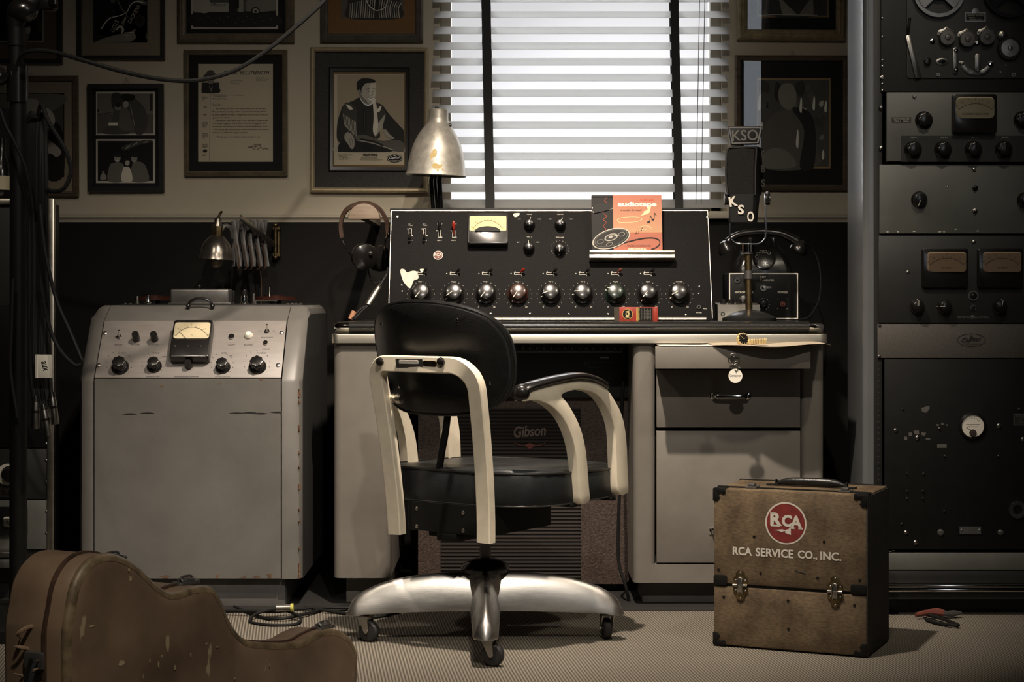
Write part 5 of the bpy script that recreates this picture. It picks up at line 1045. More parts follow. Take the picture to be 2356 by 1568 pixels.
def arm(side):
    MA = Matrix(((FW.x, 0, RT.x*side, CO.x+RT.x*RA*side), (FW.y, 0, RT.y*side, CO.y+RT.y*RA*side), (0, 1, 0, 0), (0,0,0,1)))
    g = G(MA); t = bmesh.new(); n = len(prof); P2 = sm([(p[0], p[1]) for p in prof], 3)
    if side < 0: pass
    g.prism([(p.x, p.y) for p in P2], -.026, .0, .003, 2, M=None); g.bm.normal_update(); bmesh.ops.triangulate(g.bm, faces=[f for f in g.bm.faces if len(f.verts) > 4]); bend(g, MA)
    ar = part('arm', g, MT['chair_alu'], chr_, angle=30)
    g = G(MA); tp_ = [(1203,898),(1222,886),(1260,875),(1295,867),(1334,861),(1366,866),(1390,878),(1402,892)]; c_ = [arm_plane(*q) for q in tp_]
    rings = []; N = len(c_); cs = sm([(x, y) for x, y in c_], 5, False)
    for i, p in enumerate(cs):
        f_ = i/(len(cs)-1); e = min(1, math.sin(min(1, f_*7)*PI/2)+.35)*min(1, math.sin(min(1, (1-f_)*4)*PI/2)+.3); hw = .0225*e; th = .0095*e
        rings.append([(p.x, p.y-.004+th*math.sin(a), -.013+hw*math.cos(a)) for a in [2*PI*k/16 for k in range(16)]])
    g.loft(rings); 
    a0, z0_ = arm_plane(1200, 908); g.sph((a0+.010, z0_+.004, -.013), .021, (.75, 1.0, .95)); bend(g, MA); part('arm_pad', g, MT['bakelite'], ar, angle=60)
arm(1); arm(-1)
for r_, f_ in ((.262, .012), (.262, .19), (-.262, .012), (-.262, .19)):
    g = G(); g.box(-.012 if r_ > 0 else .0, .0 if r_ > 0 else .012, -.012, .012, 0, .02); g.bm.free(); g = G(M_); s_ = 1 if r_ > 0 else -1; g.box(min(.2*s_, .255*s_), max(.2*s_, .255*s_), f_-.010, f_+.010, .345, .353, .001); part('arm_bracket', g, MT['black_paint'], chr_)
# ================================================================== under the desk: guitar amplifier and rack unit
YG = 5.12
ga = thing('guitar_amplifier', 'large brown covered guitar amplifier with ribbed grille cloth in the desk kneehole', 'guitar amplifier', (XX(1200, YG), YG+.12, 0)); x0, x1 = XX(962, YG), XX(1448, YG); zt3 = ZZ(915, YG)
g = G(); g.prism(rr(x0, x1, .025, zt3, .02), 0, .30, M=Matrix(((1,0,0,0),(0,0,1,YG),(0,1,0,0),(0,0,0,1)))); part('cabinet', g, MT['tolex'], ga)
g = G(); g.box(XX(1014, YG), XX(1336, YG), YG-.004, YG, ZZ(1350, YG), zt3-.03); gc = part('grille_cloth', g, MT['rib_cloth'], ga)
GP = Pl((0, YG-.004, 0)); letter('badge', ga, GP, [('Gibson', 1219, 991, 74, 26, 4, .25, .02)], MT['silver_text'], .002)
g = G(GP.M)
for s_ in (-1, 1): g.tube([(*GP.uv(1219+s_*36, 1018), .002), (*GP.uv(1219+s_*22, 1024), .002), (*GP.uv(1219, 1026), .002)], .0012, 6, smooth=4)
g.flat([GP.uv(*q) for q in ((1206,1024),(1219,1018),(1232,1024),(1219,1033))], .002); part('emblem', g, MT['dark_red'], ga, flat=True)
for x in (x0+.05, x1-.05):
    g = G(); g.box(x-.018, x+.018, YG+.03, YG+.27, 0, .027, .004); part('foot', g, MT['rubber'], ga)
ru = thing('rack_mixer', 'black rack mixer with a long row of numbered channel controls above the amplifier', 'mixer', (XX(1290, YG), YG, zt3)); RX0, RX1 = XX(1010, YG-.02), XX(1446, YG-.02); RP = Pl((0, YG-.02, 0))
g = G(); g.box(RX0, RX1, YG-.02, YG+.26, zt3+.001, ZZ(776, YG), .003); part('mixer_case', g, MT['rack_dark'], ru)
g = G(RP.M); prr(g, RP, 1165, 806, 1431, 811, .001, 0, .004); part('trim_strip', g, MT['dull_steel'], ru)
g = G(RP.M); lt = []
for i in range(17):
    x = 1171+i*16.2; c_ = RP.uv(x, 801); g.lathe([(.004, 0), (.004, .004), (1e-5, .005)], M=T(*c_, 0), seg=10); lt.append((str(i+1), x, 791, None, 8)); c2 = RP.uv(x+6.5, 792); g.box(c2[0]-.0004, c2[0]+.0004, c2[1]-.012, c2[1]+.010, 0, .0006)
part('channel_controls', g, MT['dull_steel'], ru); letter('lettering', ru, RP, lt+[('MASTER', 1440, 792, 18, 3)], MT['ink_grey'])
letter('lettering', ru, RP, [('TASCAM', 1390, 822, 20, 4, 0, 0, .04)], MT['ink_white']); letter('lettering', ru, RP, [('M', 1350, 836, 10, 8), ('MULTITRACK MIXER', 1390, 833, 50, 3), ('MODEL 512', 1370, 845, 30, 3)], MT['ink_grey'])
cb = G(); cb.tube([at(1425, 1140, 4.98), at(1422, 1240, 4.98), at(1425, 1300, 4.97), at(1440, 1350, 4.95), at(1448, 1385, 4.96)], .0045, 8, smooth=5); cb.tube([at(1425, 1140, 4.98), at(1428, 1000, 5.03), at(1432, 900, 5.06), at(1436, 860, 5.09)], .0045, 8, smooth=5)
solo('power_cable', cb, MT['cable'], 'black cable hanging beside the amplifier in front of the right pedestal', 'cable', tuple(at(1448, 1385, 4.96)))
# ================================================================== console tape recorder (left)
YX = 4.85; X0, X1 = XX(180, YX), XX(694, YX); sl, sr = XX(216, YX), XX(647, YX); zf = ZZ(869, YX)   # front/panel break height
YU = YX+.125; zu = ZZ(738, YU); YTt = YX+.215; ztt = ZZ(702, YTt)
am = thing('tape_recorder', 'large grey console tape recorder with sloped meter panel, worn edges, left of the desk', 'tape recorder', ((X0+X1)/2, YX+.33, 0))
zb_ = ZZ(1331, YX)
def prof_side(inset=0, r=.0):
    P = [(YX+inset, zb_), (YX+inset, zf-.012), (YX+inset+.006, zf), (YU+inset, zu)]
    for k in range(1, 7): a = k/6*PI/2; P.append((YU+(YTt-YU)*math.sin(a*.9)/math.sin(PI/2*.9), zu+(ztt-inset-zu)*(1-math.cos(a))/1.0*1.0 if False else zu+(ztt-inset-zu)*math.sin(a)))
    P += [(YX+.66, ztt-inset), (YX+.66, zb_)]; return P
def sec_loft(xs, inset, bev=0):
    g = G(); rings = []
    for x, i in xs: rings.append([(x, y, z) for y, z in prof_side(i)])
    g.loft(rings); return g
g = sec_loft([(X0, .022), (X0+.008, .008), (X0+.022, .0), (sl-.002, .0)], 0); part('side_cheek', g, MT['ampex_grey'], am, angle=30)
g = sec_loft([(sr+.002, .0), (X1-.022, .0), (X1-.008, .008), (X1, .022)], 0); part('side_cheek', g, MT['ampex_grey'], am, angle=30)
P_ = prof_side(.0)
g = sec_loft([(X1+.0002, .024), (X1+.0015, .026)], 0); part('side_shade_sheet', g, MT['matt_black'], am, 'dark sheet for the shaded side', angle=30)  # thin dark sheet over the right cheek, its unlit look put into colour
g = G(); g.loft([[(x, y, z) for y, z in [(YX+.001, zb_+.001), (YX+.001, zf-.004), (YX+.012, zf-.002), (YX+.03, zf-.01), (YX+.03, zb_+.001)]] for x in (sl+.0015, sr-.0015)]); part('front_door', g, MT['ampex_grey'], am, angle=30)
g = G(); Q_ = [(YU, zu)]+P_[4:10]+[(YX+.66, ztt), (YX+.66, ztt-.02), (YX+.2, ztt-.05)]; g.loft([[(x, y, z) for y, z in Q_] for x in (sl, sr)]); part('top_cowl', g, MT['ampex_grey'], am, angle=30)
g = G(); g.box(sl-.004, sr+.004, YX+.02, YX+.6, zb_+.01, zf-.05); g.box(sl-.004, sr+.004, YX+.19, YX+.6, zf-.05, ztt-.02); part('inner_box', g, MT['matt_black'], am)
g = G(); g.box(XX(210, YX+.03), XX(657, YX+.03), YX+.03, YX+.60, 0, zb_+.004, .004); part('plinth', g, MT['plinth'], am)
AX = Pl((sl+.001, YX+.006, zf), (1, 0, 0), (0, YU-YX-.006, zu-zf)); aw = sr-sl-.002; ah = math.hypot(YU-YX-.006, zu-zf)
g = G(AX.M); g.box(0, aw, 0, ah, -.004, .0015, .0008); part('control_panel', g, MT['ampex_panel'], am)
AX = Pl(AX.M @ Vector((0, 0, .0015)), AX.u, AX.v)
for q in ((242, 766), (227, 840), (648, 765), (640, 840)): screw(am, AX, q[0], q[1], .0068, h=.004)
meter(am, AX, 388, 735, 490, 820, 398, 741, 485, 778, .034, MT['bakelite'], MT['dial_cream'], .008, 'vu_meter', 42, txt='VU', frad=.008)
g = G(AX.M); c_ = AX.uv(435, 816)
for i in (-1, 0, 1): g.lathe([(.0035, .034), (1e-5, .037)], M=T(c_[0]+i*.035, c_[1]+.006, 0), seg=8)
part('meter_screws', g, MT['steel'], am)
for x, y, r, h in ((274, 836, .0245, .030), (353, 835, .0210, .028), (511, 837, .0210, .028), (591, 835, .0245, .030)): knob(am, AX, x, y, r, h, MT['bakelite'], 'control_knob')
knob(am, AX, 433, 836, .0105, .024, MT['bakelite'], 'small_knob', 'plain')
for x, y in ((312, 772), (354, 772)): knob(am, AX, x, y, .0105, .028, MT['bakelite'], 'small_knob', 'plain')
for x, y in ((274, 775), (614, 762)):
    c_ = AX.uv(x, y); g = G(AX.M @ T(*c_, 0)); g.lathe([(.008, 0), (.008, .002), (.005, .0025), (.0045, .006)], seg=6); g.tube([(0,0,.004),(.001,.004,.014),(.002,.007,.022)], [.0016,.002,.003], 8); part('toggle_switch', g, MT['chrome'], am)
for x, y, r in ((533, 775, .008), (611, 789, .0065)):
    c_ = AX.uv(x, y); g = G(AX.M @ T(*c_, 0)); g.ring(ell(0,0,r), ell(0,0,r*.6), 0, .005); j = part('jack', g, MT['chrome'], am); g = G(AX.M @ T(*c_, 0)); g.lathe([(r*.6, .001), (r*.5, .0055), (1e-5, .006)]); part('jack_hole', g, MT['bakelite'], j)
c_ = AX.uv(572, 772); g = G(AX.M @ T(*c_, 0)); g.lathe([(.0125, 0), (.0125, .003), (.011, .006), (.007, .012), (1e-5, .014)], seg=10); part('indicator_lamp', g, MT['key_tag'], am)
letter('lettering', am, AX, [('OUTPUT', 281, 812, 18, 3.2), ('INPUT', 359, 812, 16, 3.2), ('METER', 516, 812, 14, 3.2), ('PLAYBACK', 602, 812, 22, 3.2), ('RECORD', 273, 793, 18, 2.8), ('POWER', 312, 793, 20, 2.8), ('RECORD LEVEL', 353, 793, 26, 2.8), ('SAFE', 533, 793, 16, 2.8), ('RECORD', 572, 793, 20, 2.8), ('OFF', 598, 761, 8, 2.8), ('ON', 630, 761, 6, 2.8), ('EQUALIZATION', 614, 776, 28, 2.8), ('PHONES', 612, 803, 17, 3.2), ('EQUALIZATION', 352, 866, 30, 3), ('RECORD PLAYBACK AMPLIFIER', 430, 866, 56, 3), ('OUTPUT SWITCH', 512, 866, 34, 3), ('BIAS', 380, 820, 10, 3), ('CAL', 531, 818, 10, 3)], MT['ink'])
g = G(AX.M)
for x, y, r in ((274, 836, 30), (353, 835, 26), (511, 837, 26), (591, 835, 30)):
    for k in range(11):
        a = math.radians(225-27*k); c_ = AX.uv(x+r*math.cos(a), y-r*math.sin(a)*.95); g.flat(ell(c_[0], c_[1], .0012, .0012, 6), .0005)
part('scale_dots', g, MT['ink'], am, flat=True)
# rubbed edges
random.seed(5)
def chips(spots_, nm='worn_edge'):
    for (p, ax, n_) in spots_:
        g = G(); pp = []
        m = random.randint(8, 11)
        for k in range(m):
            a = 2*PI*k/m; q = random.uniform(.5, 1.2); pp.append((ax[0]*math.cos(a)*q, ax[1]*math.sin(a)*q))
        pl = Pl(Vector(p)+Vector(n_)*.0006, (1, 0, 0) if abs(n_[1]) > .5 else (0, 1, 0), (0, 0, 1)); g.M = pl.M; g.flat(pp, .0); part(nm, g, MT['rust'], am, flat=True)
for py, wz_ in ((905, .012), (925, .005), (985, .010), (1042, .004), (1075, .003), (1120, .008), (1172, .004), (1200, .003), (1262, .004), (1306, .012), (1325, .008)):
    z = ZZ(py, YX); g = G(); rings = []; o_ = random.uniform(-.002, .001)
    for t_ in (-1, -.6, -.2, .2, .6, 1):
        e = (1-t_*t_)**.5*.9+.1; q = random.uniform(.5, 1)*e*.006
        rings.append([(X1-.0110+(.006-q), YX+.0040+(q-.006)*.4, z+t_*wz_), (X1-.0082, YX+.0070, z+t_*wz_), (X1-.0070+q*.5, YX+.0098, z+t_*wz_), (X1-.0060+q*.4, YX+.0105, z+t_*wz_), (X1-.0110, YX+.0068, z+t_*wz_)])
    g.loft(rings); part('rust_spot', g, MT['rust'], am)
for px, w_, hh_ in ((380, .016, .004), (500, .006, .006), (560, .010, .003), (620, .008, .007), (330, .008, .003), (440, .02, .003), (590, .012, .004)):
    chips([((XX(px, YX), YX+.001, zb_+hh_+.002), (w_, hh_), (0, -1, 0))])
for px, py, w_, hh_ in ((372, 888, .006, .003), (600, 872, .005, .003), (505, 882, .004, .002), (420, 1142-60, .002, .001)):
    chips([((XX(px, YX), YX+.001, ZZ(py, YX)), (w_, hh_), (0, -1, 0))])
g = G(); FP_ = Pl((0, YX+.0009, 0)); g.M = FP_.M
for px, py in ((545, 950), (575, 949), (600, 951), (640, 948), (300, 952), (340, 950)): g.flat([FP_.uv(*q) for q in sm([(px-18, py), (px, py-2.2), (px+16, py), (px, py+1.6)], 3)], .0004)
part('scuff_line', g, MT['rack_dark'], am, flat=True)
# deck on top: head cover, handle, guides, reels of tape
YK = 5.18
g = G(); g.box(sl+.02, sr+.03, YX+.24, YX+.64, ztt, ztt+.004, .001); part('deck_plate', g, MT['rack_dark'], am)
zk = ztt+.004; x0, x1 = XX(391, YK), XX(527, YK)
g = G(); g.box(x0, x1, YK, YK+.07, zk, ZZ(664, YK), .007, 3); g.box(x0-.005, x1+.006, YK-.004, YK+.07, zk, zk+.003, .001); hc = part('head_cover', g, MT['dull_steel'], am)
g = G(); g.cyl(at(458, 664, YK+.02), at(458, 660, YK+.02), .003); g.sph(at(458, 658.5, YK+.02), .0065); part('cover_knob', g, MT['bakelite'], hc)
hz_ = zf; g = G(); hb = Vector((XX(461, YTt-.03), YTt-.03, ztt-.006)); g.tube([hb+Vector((.035*math.cos(a), -.004*math.sin(a), .026*math.sin(a))) for a in [PI*k/14 for k in range(15)]], .0042, 8); g.sph(hb+Vector((.034,0,.004)), .007); g.sph(hb-Vector((.034,0,-.004)), .007); part('handle', g, MT['bakelite'], am)
def post(px, yb, yt, r, m_, hat=None, Y=YK, nm='tape_guide'):
    g = G(); p = at(px, yb, Y); p.z = zk; zt4 = ZZ(yt, Y); prof = [(r*1.3, 0), (r*1.3, .004), (r, .005), (r, zt4-zk-.004), (r*.9, zt4-zk), (1e-5, zt4-zk)]
    if hat: prof = [(r*1.6, 0), (r*1.6, .003), (r, .005), (r*.55, .02), (r*.5, zt4-zk-.004), (hat, zt4-zk-.004), (hat, zt4-zk-.001), (1e-5, zt4-zk)]
    g.lathe(prof, M=T(p.x, Y, zk), seg=18); part(nm, g, MT[m_], am)
post(341, 705, 675, .008, 'chrome', .014); post(316, 705, 681, .005, 'steel'); post(562, 700, 680, .0105, 'chrome', nm='capstan'); post(563, 700, 666, .0075, 'bakelite', nm='pinch_roller', Y=YK+.03); post(584, 700, 675, .004, 'steel'); post(620, 695, 660, .0026, 'steel', Y=YK+.1, nm='reel_pin'); post(537, 700, 668, .006, 'bakelite', Y=YK+.06)
for px, R_ in ((350, .055), (630, .065)):
    c_ = Vector((XX(px, YK+.14), YK+.16, zk)); g = G(T(*c_)); g.lathe([(.02, 0), (.02, .010), (R_+.02, .010), (R_+.02, .012), (R_, .012), (R_, .022), (.03, .022), (.03, .025), (1e-5, .025)], seg=48); part('tape_reel', g, MT['bakelite_brown'], am)
g = G(); g.box(XX(585, YK), XX(640, YK), YK-.02, YK-.012, zk+.008, zk+.011); g.box(XX(588, YK), XX(592, YK), YK-.02, YK-.012, zk, zk+.008); part('tension_arm', g, MT['steel'], am)
g = G()
for px in (288, 300, 316, 662, 672, 681, 692): g.lathe([(.006, 0), (.006, .002), (1e-5, .003)], M=T(XX(px, YX+.26), YX+.26, zk), seg=10)
part('deck_screws', g, MT['steel'], am)
# ================================================================== wall lamp on scissor arm
YW = 5.42
wl = thing('wall_lamp', 'small dark metal bell lamp on folding scissor arm fixed to the wall above the recorder', 'wall lamp', tuple(at(636, 560, WY-.012)))
k_ = YW/F; m = T(*at(497, 598, YW)) @ Ry(.05)
pr = [(41,0),(42,1.5),(41,4),(39.5,12),(36,26),(30,39),(22,49),(15,55),(12,57),(11.5,80),(9,84),(8,96),(5,99),(1e-3,99)]
g = G(m); g.lathe([(r*k_, z*k_) for r, z in pr], seg=40, cap=False); g.lathe([(r*k_, z*k_) for r, z in ((41,0),(38,10),(34,26),(28,38),(20,48),(1e-3,54))], seg=40, cap=False); ws = part('lamp_shade', g, MT['lamp_dark'], wl)
g = G(m); g.sph((0, 0, .002), .022, (1, 1, 1.25)); part('bulb', g, MT['bulb_glass'], wl)
g = G(m); g.lathe([(13*k_, 57*k_), (13.5*k_, 70*k_), (13*k_, 78*k_)], seg=8, cap=False); part('socket_ring', g, MT['brass'], ws); g = G(m); g.tube([(.0, 0, 97*k_), (.004, 0, 104*k_), (.006, .02, 112*k_)], .004, 8); part('lamp_wire', g, MT['brass'], ws)
g = G(); g.tube([at(508, 530, YW), at(517, 520, YW+.01), at(530, 525, YW+.02), at(536, 548, YW+.03)], .008, 8, smooth=4); part('elbow', g, MT['dull_steel'], wl)
wallY = WY-.03; nS = 5
for i in range(nS+1):   # crossed flat bars from the lamp to the wall bracket
    t = i/nS; xa = 537+t*80; Ya = YW+.02+(wallY-.03-YW)*t
    for s_ in (0, 1):
        a = at(xa+(10 if s_ else 0), 508 if not s_ else 506, Ya+.012*s_); b = at(xa+(-2 if s_ else 14), 612, Ya+.012*s_)
        if i == nS: continue
        g = G(); dd = (b-a).normalized(); g.sweep([a, b], rr(-.0072, .0072, -.0012, .0012, .001, 2), (1, 0, 0)); part('scissor_bar', g, MT['dull_steel'], wl)
g = G(); a = at(553, 500, YW+.02); b = at(630, 562, wallY-.02); g.sweep([a, b], rr(-.0095, .0095, -.0015, .0015, .001, 2), (0, 0, 1)); part('brace_bar', g, MT['steel'], wl)
g = G(); a = at(634, 518, wallY-.008); b = at(634, 592, wallY-.008); g.cyl(a, b, .0055); g.cyl(at(641, 522, wallY+.006), at(641, 590, wallY+.006), .005); g.box(a.x-.008, a.x+.014, wallY-.012, WY-.012, a.z-.014, a.z-.004); g.box(a.x-.008, a.x+.014, wallY-.012, WY-.012, b.z+.004, b.z+.014); g.sph(a, .009); g.sph(b, .008); part('wall_bracket', g, MT['brass'], wl)
for i in range(nS):
    x = 541+i*15; Ya = YW+.0+(wallY-.03-YW)*i/nS; g = G(); g.tube([at(x, 560, Ya-.01), at(x+4, 566, Ya-.012), at(x+8, 590, Ya-.01), at(x+9+(i%2)*3, 615, Ya-.008), at(x+5, 620, Ya-.004)], .0022, 6, smooth=3); part('cord_loop', g, MT['leather_brown'], wl)
g = G(); g.tube([at(597, 612, wallY-.02), at(601, 640, wallY-.02), at(601, 690, wallY-.02), at(598, 760, wallY-.02)], .0025, 6, smooth=3); part('cord', g, MT['leather_brown'], wl)
# ================================================================== service case
c0 = Vector((.832, 4.18, 0)); yc = math.radians(-24.0); u_ = Vector((-math.cos(yc), -math.sin(yc), 0)); SW, SD, SH = .374, .232, .383
# local frame: x along the front to the right, y into the depth
orig = c0+u_*SW; rz = yc
sc = thing('service_case', 'worn brown fibre service case with red round emblem and brass latches on the carpet', 'equipment case', (orig.x, orig.y, 0), rz)
SM = Matrix.Translation(orig) @ Rz(rz); zs = .150
def fbox(x0, x1, y0, y1, z0, z1, b=.004): return G(SM).box(x0, x1, y0, y1, z0, z1, b)
part('lower_body', fbox(0, SW, 0, SD, .004, zs-.003), MT['case_brown'], sc); part('upper_body', fbox(0, SW, 0, SD, zs+.003, SH), MT['case_brown'], sc)
g = G(SM); g.box(.003, SW-.003, .003, SD-.003, zs-.004, zs+.004); part('joint_band', g, MT['black_paint'], sc)
g = G(SM); g.box(SW-.0005, SW+.0025, .0, SD, .004, SH-.004, .001); g.box(SW-.002, SW+.0030, .0, .012, .002, SH, .002); part('side_covering', g, MT['tweed_dark'], sc)
g = G(SM); g.box(-.0015, SW+.0015, .035, .045, SH-.001, SH+.003, .001); g.box(-.001, SW+.001, SD-.012, SD+.001, SH-.01, SH+.002, .001); part('lid_edge', g, MT['black_paint'], sc)
SPl = Pl(orig, (math.cos(rz), math.sin(rz), 0), (0, 0, 1))
def corner(x, z, sx, sz):
    g = G(SPl.M); w_ = .030
    P = [(0, 0), (w_, 0), (w_, .010), (.024, .013), (.019, .010), (.014, .012), (.013, .018), (.017, .021), (.013, .026), (.010, w_), (0, w_)]; P = [(x+sx*a, z+sz*b) for a, b in P]
    if sx*sz < 0: P = P[::-1]
    g.prism(P, -.001, .002, .0008); 
    g.box(x-.0018 if sx > 0 else x, x if sx > 0 else x+.0018, z if sz > 0 else z-w_, z+w_ if sz > 0 else z, -w_, .0015, .0005); g.box(x if sx > 0 else x-w_, x+w_ if sx > 0 else x, z-.0015 if sz > 0 else z, z if sz > 0 else z+.0015, -w_, .0015, .0005)
    part('corner_guard', g, MT['black_paint'], sc)
corner(0, .004, 1, 1); corner(SW, .004, -1, 1); corner(0, SH, 1, -1); corner(SW, SH, -1, -1)
for x0, x1, z0, z1 in ((0, .034, zs-.002, zs+.024), (SW-.038, SW, zs-.002, zs+.022)):
    g = G(SPl.M); g.prism(rr(x0, x1, z0, z1, .006), -.0, .002, .0006); part('strap_plate', g, MT['black_paint'], sc)
for px in (1704, 1922):
    cx, cy = SPl.uv(px, 1352 if px < 1800 else 1365); cy = zs+.002; g = G(SPl.M @ T(cx, cy, 0))
    for s_ in (1, -1): g.prism([(a, s_*b) for a, b in ((-.018, .002), (.018, .002), (.018, .016), (.012, .022), (.010, .032), (.004, .037), (-.004, .037), (-.010, .032), (-.012, .022), (-.018, .016))][::s_], .001, .0028, .0006)
    lt_ = part('latch', g, MT['brass'], sc)
    g = G(SPl.M @ T(cx, cy, 0)); g.cyl((-.018, 0, .005), (.018, 0, .005), .0035); g.box(-.006, .006, -.016, .018, .003, .008, .001); g.tube([(-.005, -.02, .004), (-.006, 0, .010), (-.004, .018, .008), (.004, .018, .008), (.006, 0, .010), (.005, -.02, .004)], .0013, 6, smooth=2)
    for a in (-.012, .012):
        for b in (-.012, .012): g.lathe([(.003, .0025), (1e-5, .0045)], M=T(a, b, 0), seg=8)
    for b in (-.031, .031): g.lathe([(.003, .0025), (1e-5, .0045)], M=T(0, b, 0), seg=8)
    part('latch_clasp', g, MT['steel'], lt_)
for px, py in ((1735, 1234), (1896, 1246), (1750, 1318), (1881, 1329), (1653, 1310), (1978, 1335), (1665, 1372), (1813, 1381), (1966, 1392), (1814, 1447)):
    c_ = SPl.uv(px, py); g = G(SPl.M @ T(*c_, 0)); g.lathe([(.0036, 0), (.0034, .001), (1e-5, .0016)], seg=12); part('rivet', g, MT['bakelite'], sc)
cx, cy = SPl.uv(1808, 1203); R = .0505
def disc(r, z, m_, nm, par): g = G(SPl.M @ T(cx, cy, 0)); g.lathe([(r, z-.0003), (1e-5, z)], seg=56, cap=False); return part(nm, g, m_, par, flat=True)
em = disc(R, .0006, MT['ink_white'], 'emblem', sc); disc(R*.925, .0009, mat('emblem_red', (.16, .018, .014), .6, noise=(60, .3)), 'red_disc', em)
g = G(SPl.M @ T(cx, cy, 0))
g.text('R', -.0235, .009, .029, .032, .0013, 0, 0, .045); g.text('C', .003, .006, .025, .029, .0013, 0, 0, .045); g.text('A', .0255, .004, .030, .031, .0013, 0, 0, .045)
for a, b, c_ in ((-.0370, -.014, -.0065), (.011, .0215, -.0105), (.031, .042, -.0105), (-.036, -.028, .0235)): g.flat([(a, c_-.0022), (b, c_-.0022), (b, c_+.0018), (a, c_+.0018)], .0013)
g.flat([(-.030, -.0175), (-.006, -.0145), (-.007, -.0175), (.0075, -.0135), (.0085, -.0095), (.0125, -.0095), (.0125, -.0275), (-.002, -.0225), (-.0005, -.0185), (-.016, -.0225), (-.014, -.0195)], .0013)
part('lettering', g, MT['ink_white'], em, flat=True)
g = G(SPl.M); a = SPl.uv(1686, 1266); b = SPl.uv(1936, 1284)
def word(s, x0, x1, zc, h): g.text(s, (x0+x1)/2, zc, x1-x0, h, .0008, 0, 0, .03)
zt5 = (a[1]+b[1])/2+.002; w_ = b[0]-a[0]; word('RCA', a[0], a[0]+w_*.18, zt5, .0205); word('SERVICE', a[0]+w_*.215, a[0]+w_*.565, zt5, .0205); word('CO.,', a[0]+w_*.605, a[0]+w_*.782, zt5-.0012, .0225); word('INC.', a[0]+w_*.81, a[0]+w_*1.0, zt5, .0205)
part('lettering', g, MT['ink_white'], sc, flat=True)
g = G(SM); hx, hy = SW*.56, .125; g.tube([(hx-.085, hy, SH+.004), (hx-.075, hy, SH+.008), (hx-.045, hy, SH+.012), (hx+.045, hy, SH+.012), (hx+.075, hy, SH+.008), (hx+.085, hy, SH+.004)], [.004, .006, .010, .010, .006, .004], 10, smooth=4)
hd = part('handle', g, MT['leather'], sc)
for s_ in (-1, 1): g = G(SM); g.box(hx+s_*.095-.016, hx+s_*.095+.016, hy-.010, hy+.010, SH, SH+.004, .001); g.tube([(hx+s_*.088, hy-.009, SH+.004), (hx+s_*.088, hy-.004, SH+.014), (hx+s_*.088, hy+.004, SH+.014), (hx+s_*.088, hy+.009, SH+.004)], .0018, 6); part('handle_mount', g, MT['black_paint'], sc)
for x in (.085, SW-.06):
    g = G(SM); g.box(x-.014, x+.014, .026, .060, SH, SH+.005, .001); g.box(x-.008, x+.008, .030, .050, SH+.004, SH+.012, .002); part('top_latch', g, MT['dull_steel'], sc)
g = G(SPl.M); c_ = SPl.uv(1841, 1314); g.tube([(c_[0]-.012, c_[1]+.003, .0005), (c_[0], c_[1]-.001, .0005), (c_[0]+.012, c_[1]-.003, .0005)], .0011, 5); part('scratch', g, MT['matt_black'], sc)
# ================================================================== guitar case (left foreground)
P0 = Vector((-.675, 3.0, 0)); tg = math.radians(63); GU = Vector((math.cos(tg), math.sin(tg), 0)); GN = Vector((math.sin(tg), -math.cos(tg), 0))   # GN: out of the front face
def gp(px, py): k = (px-CX)/F; s_ = (k*P0.y-P0.x)/(GU.x-k*GU.y); return (s_, ZZ(py, P0.y+GU.y*s_))
topo = [(150,1480),(152,1440),(158,1405),(168,1350),(190,1306),(219,1281),(255,1275),(292,1288),(321,1310),(347,1336),(369,1354),(390,1364),(412,1361),(438,1352),(471,1348),(489,1356),(507,1383),(522,1420),(540,1452),(566,1473),(620,1480),(686,1478),(715,1463),(748,1449),(777,1451),(803,1469),(818,1496),(820,1520)]
up = [gp(*q) for q in topo]
def zax(s_): return .206-.165*s_
up = [(s_, z) for s_, z in up]; s0 = min(p[0] for p in up)
lo = [(s_, max(.006, 2*zax(s_)-z)) for s_, z in up[::-1] if True]
outl = up+lo[1:-1]
gc_ = thing('guitar_case', 'worn brown leather guitar case standing on its side in the left foreground', 'guitar case', tuple(P0+GU*.2), 0)
OL = sm([(p[0], p[1]) for p in outl], 3); cen = Vector((.25, .16))
def Tk(s_): return .134 if s_ < .30 else (.134-.055*min(1, (s_-.30)/.15))
GO = P0
def ring_g(dn, ins):
    out = []; n = len(OL)
    for i, p in enumerate(OL):
        t_ = (OL[(i+1) % n]-OL[i-1]); t_.normalize(); nn = Vector((t_.y, -t_.x))   # outline runs clockwise -> inward normal
        q = p+nn*ins; T_ = Tk(p.x); out.append(GO+GU*q.x+Vector((0, 0, q.y))-GN*(dn*T_))
    return out
g = G(); seqg = [(-.060, .030), (-.055, .022), (-.045, .012), (-.018, .0035), (.0, .0), (.31, .0)]
g.loft([ring_g(a, b) for a, b in seqg]); lid = part('lid', g, MT['guitar_case_brown'], gc_, angle=60)
g = G(); g.loft([ring_g(a, b) for a, b in ((.33, .0), (.94, .0), (1.0, .006), (1.02, .02))]); part('body', g, MT['guitar_case_brown'], gc_, angle=60)
g = G(); g.loft([ring_g(a, b) for a, b in ((.285, -.0010), (.29, -.004), (.345, -.004), (.35, -.0010))], cap=False); part('rim_band', g, MT['leather_brown'], gc_, angle=60)
g = G(); g.loft([ring_g(a, b) for a, b in ((-.045, .0105), (-.035, .0035), (-.005, -.0015), (.03, -.002), (.06, -.001))], cap=False); part('worn_binding', g, mat('worn_leather', (.16, .115, .065), .5, noise=(25, .6), bump=(60, .4, .003)), gc_, angle=60)
def edge_pt(px, frac, up_=0):   # point on the top edge of the case at photo column px
    s_, z = gp(px, 1400); best = min(OL[:int(len(OL)*.55)], key=lambda p: abs(p.x-s_)); return GO+GU*best.x+Vector((0, 0, best.y+up_))-GN*(Tk(best.x)*frac)
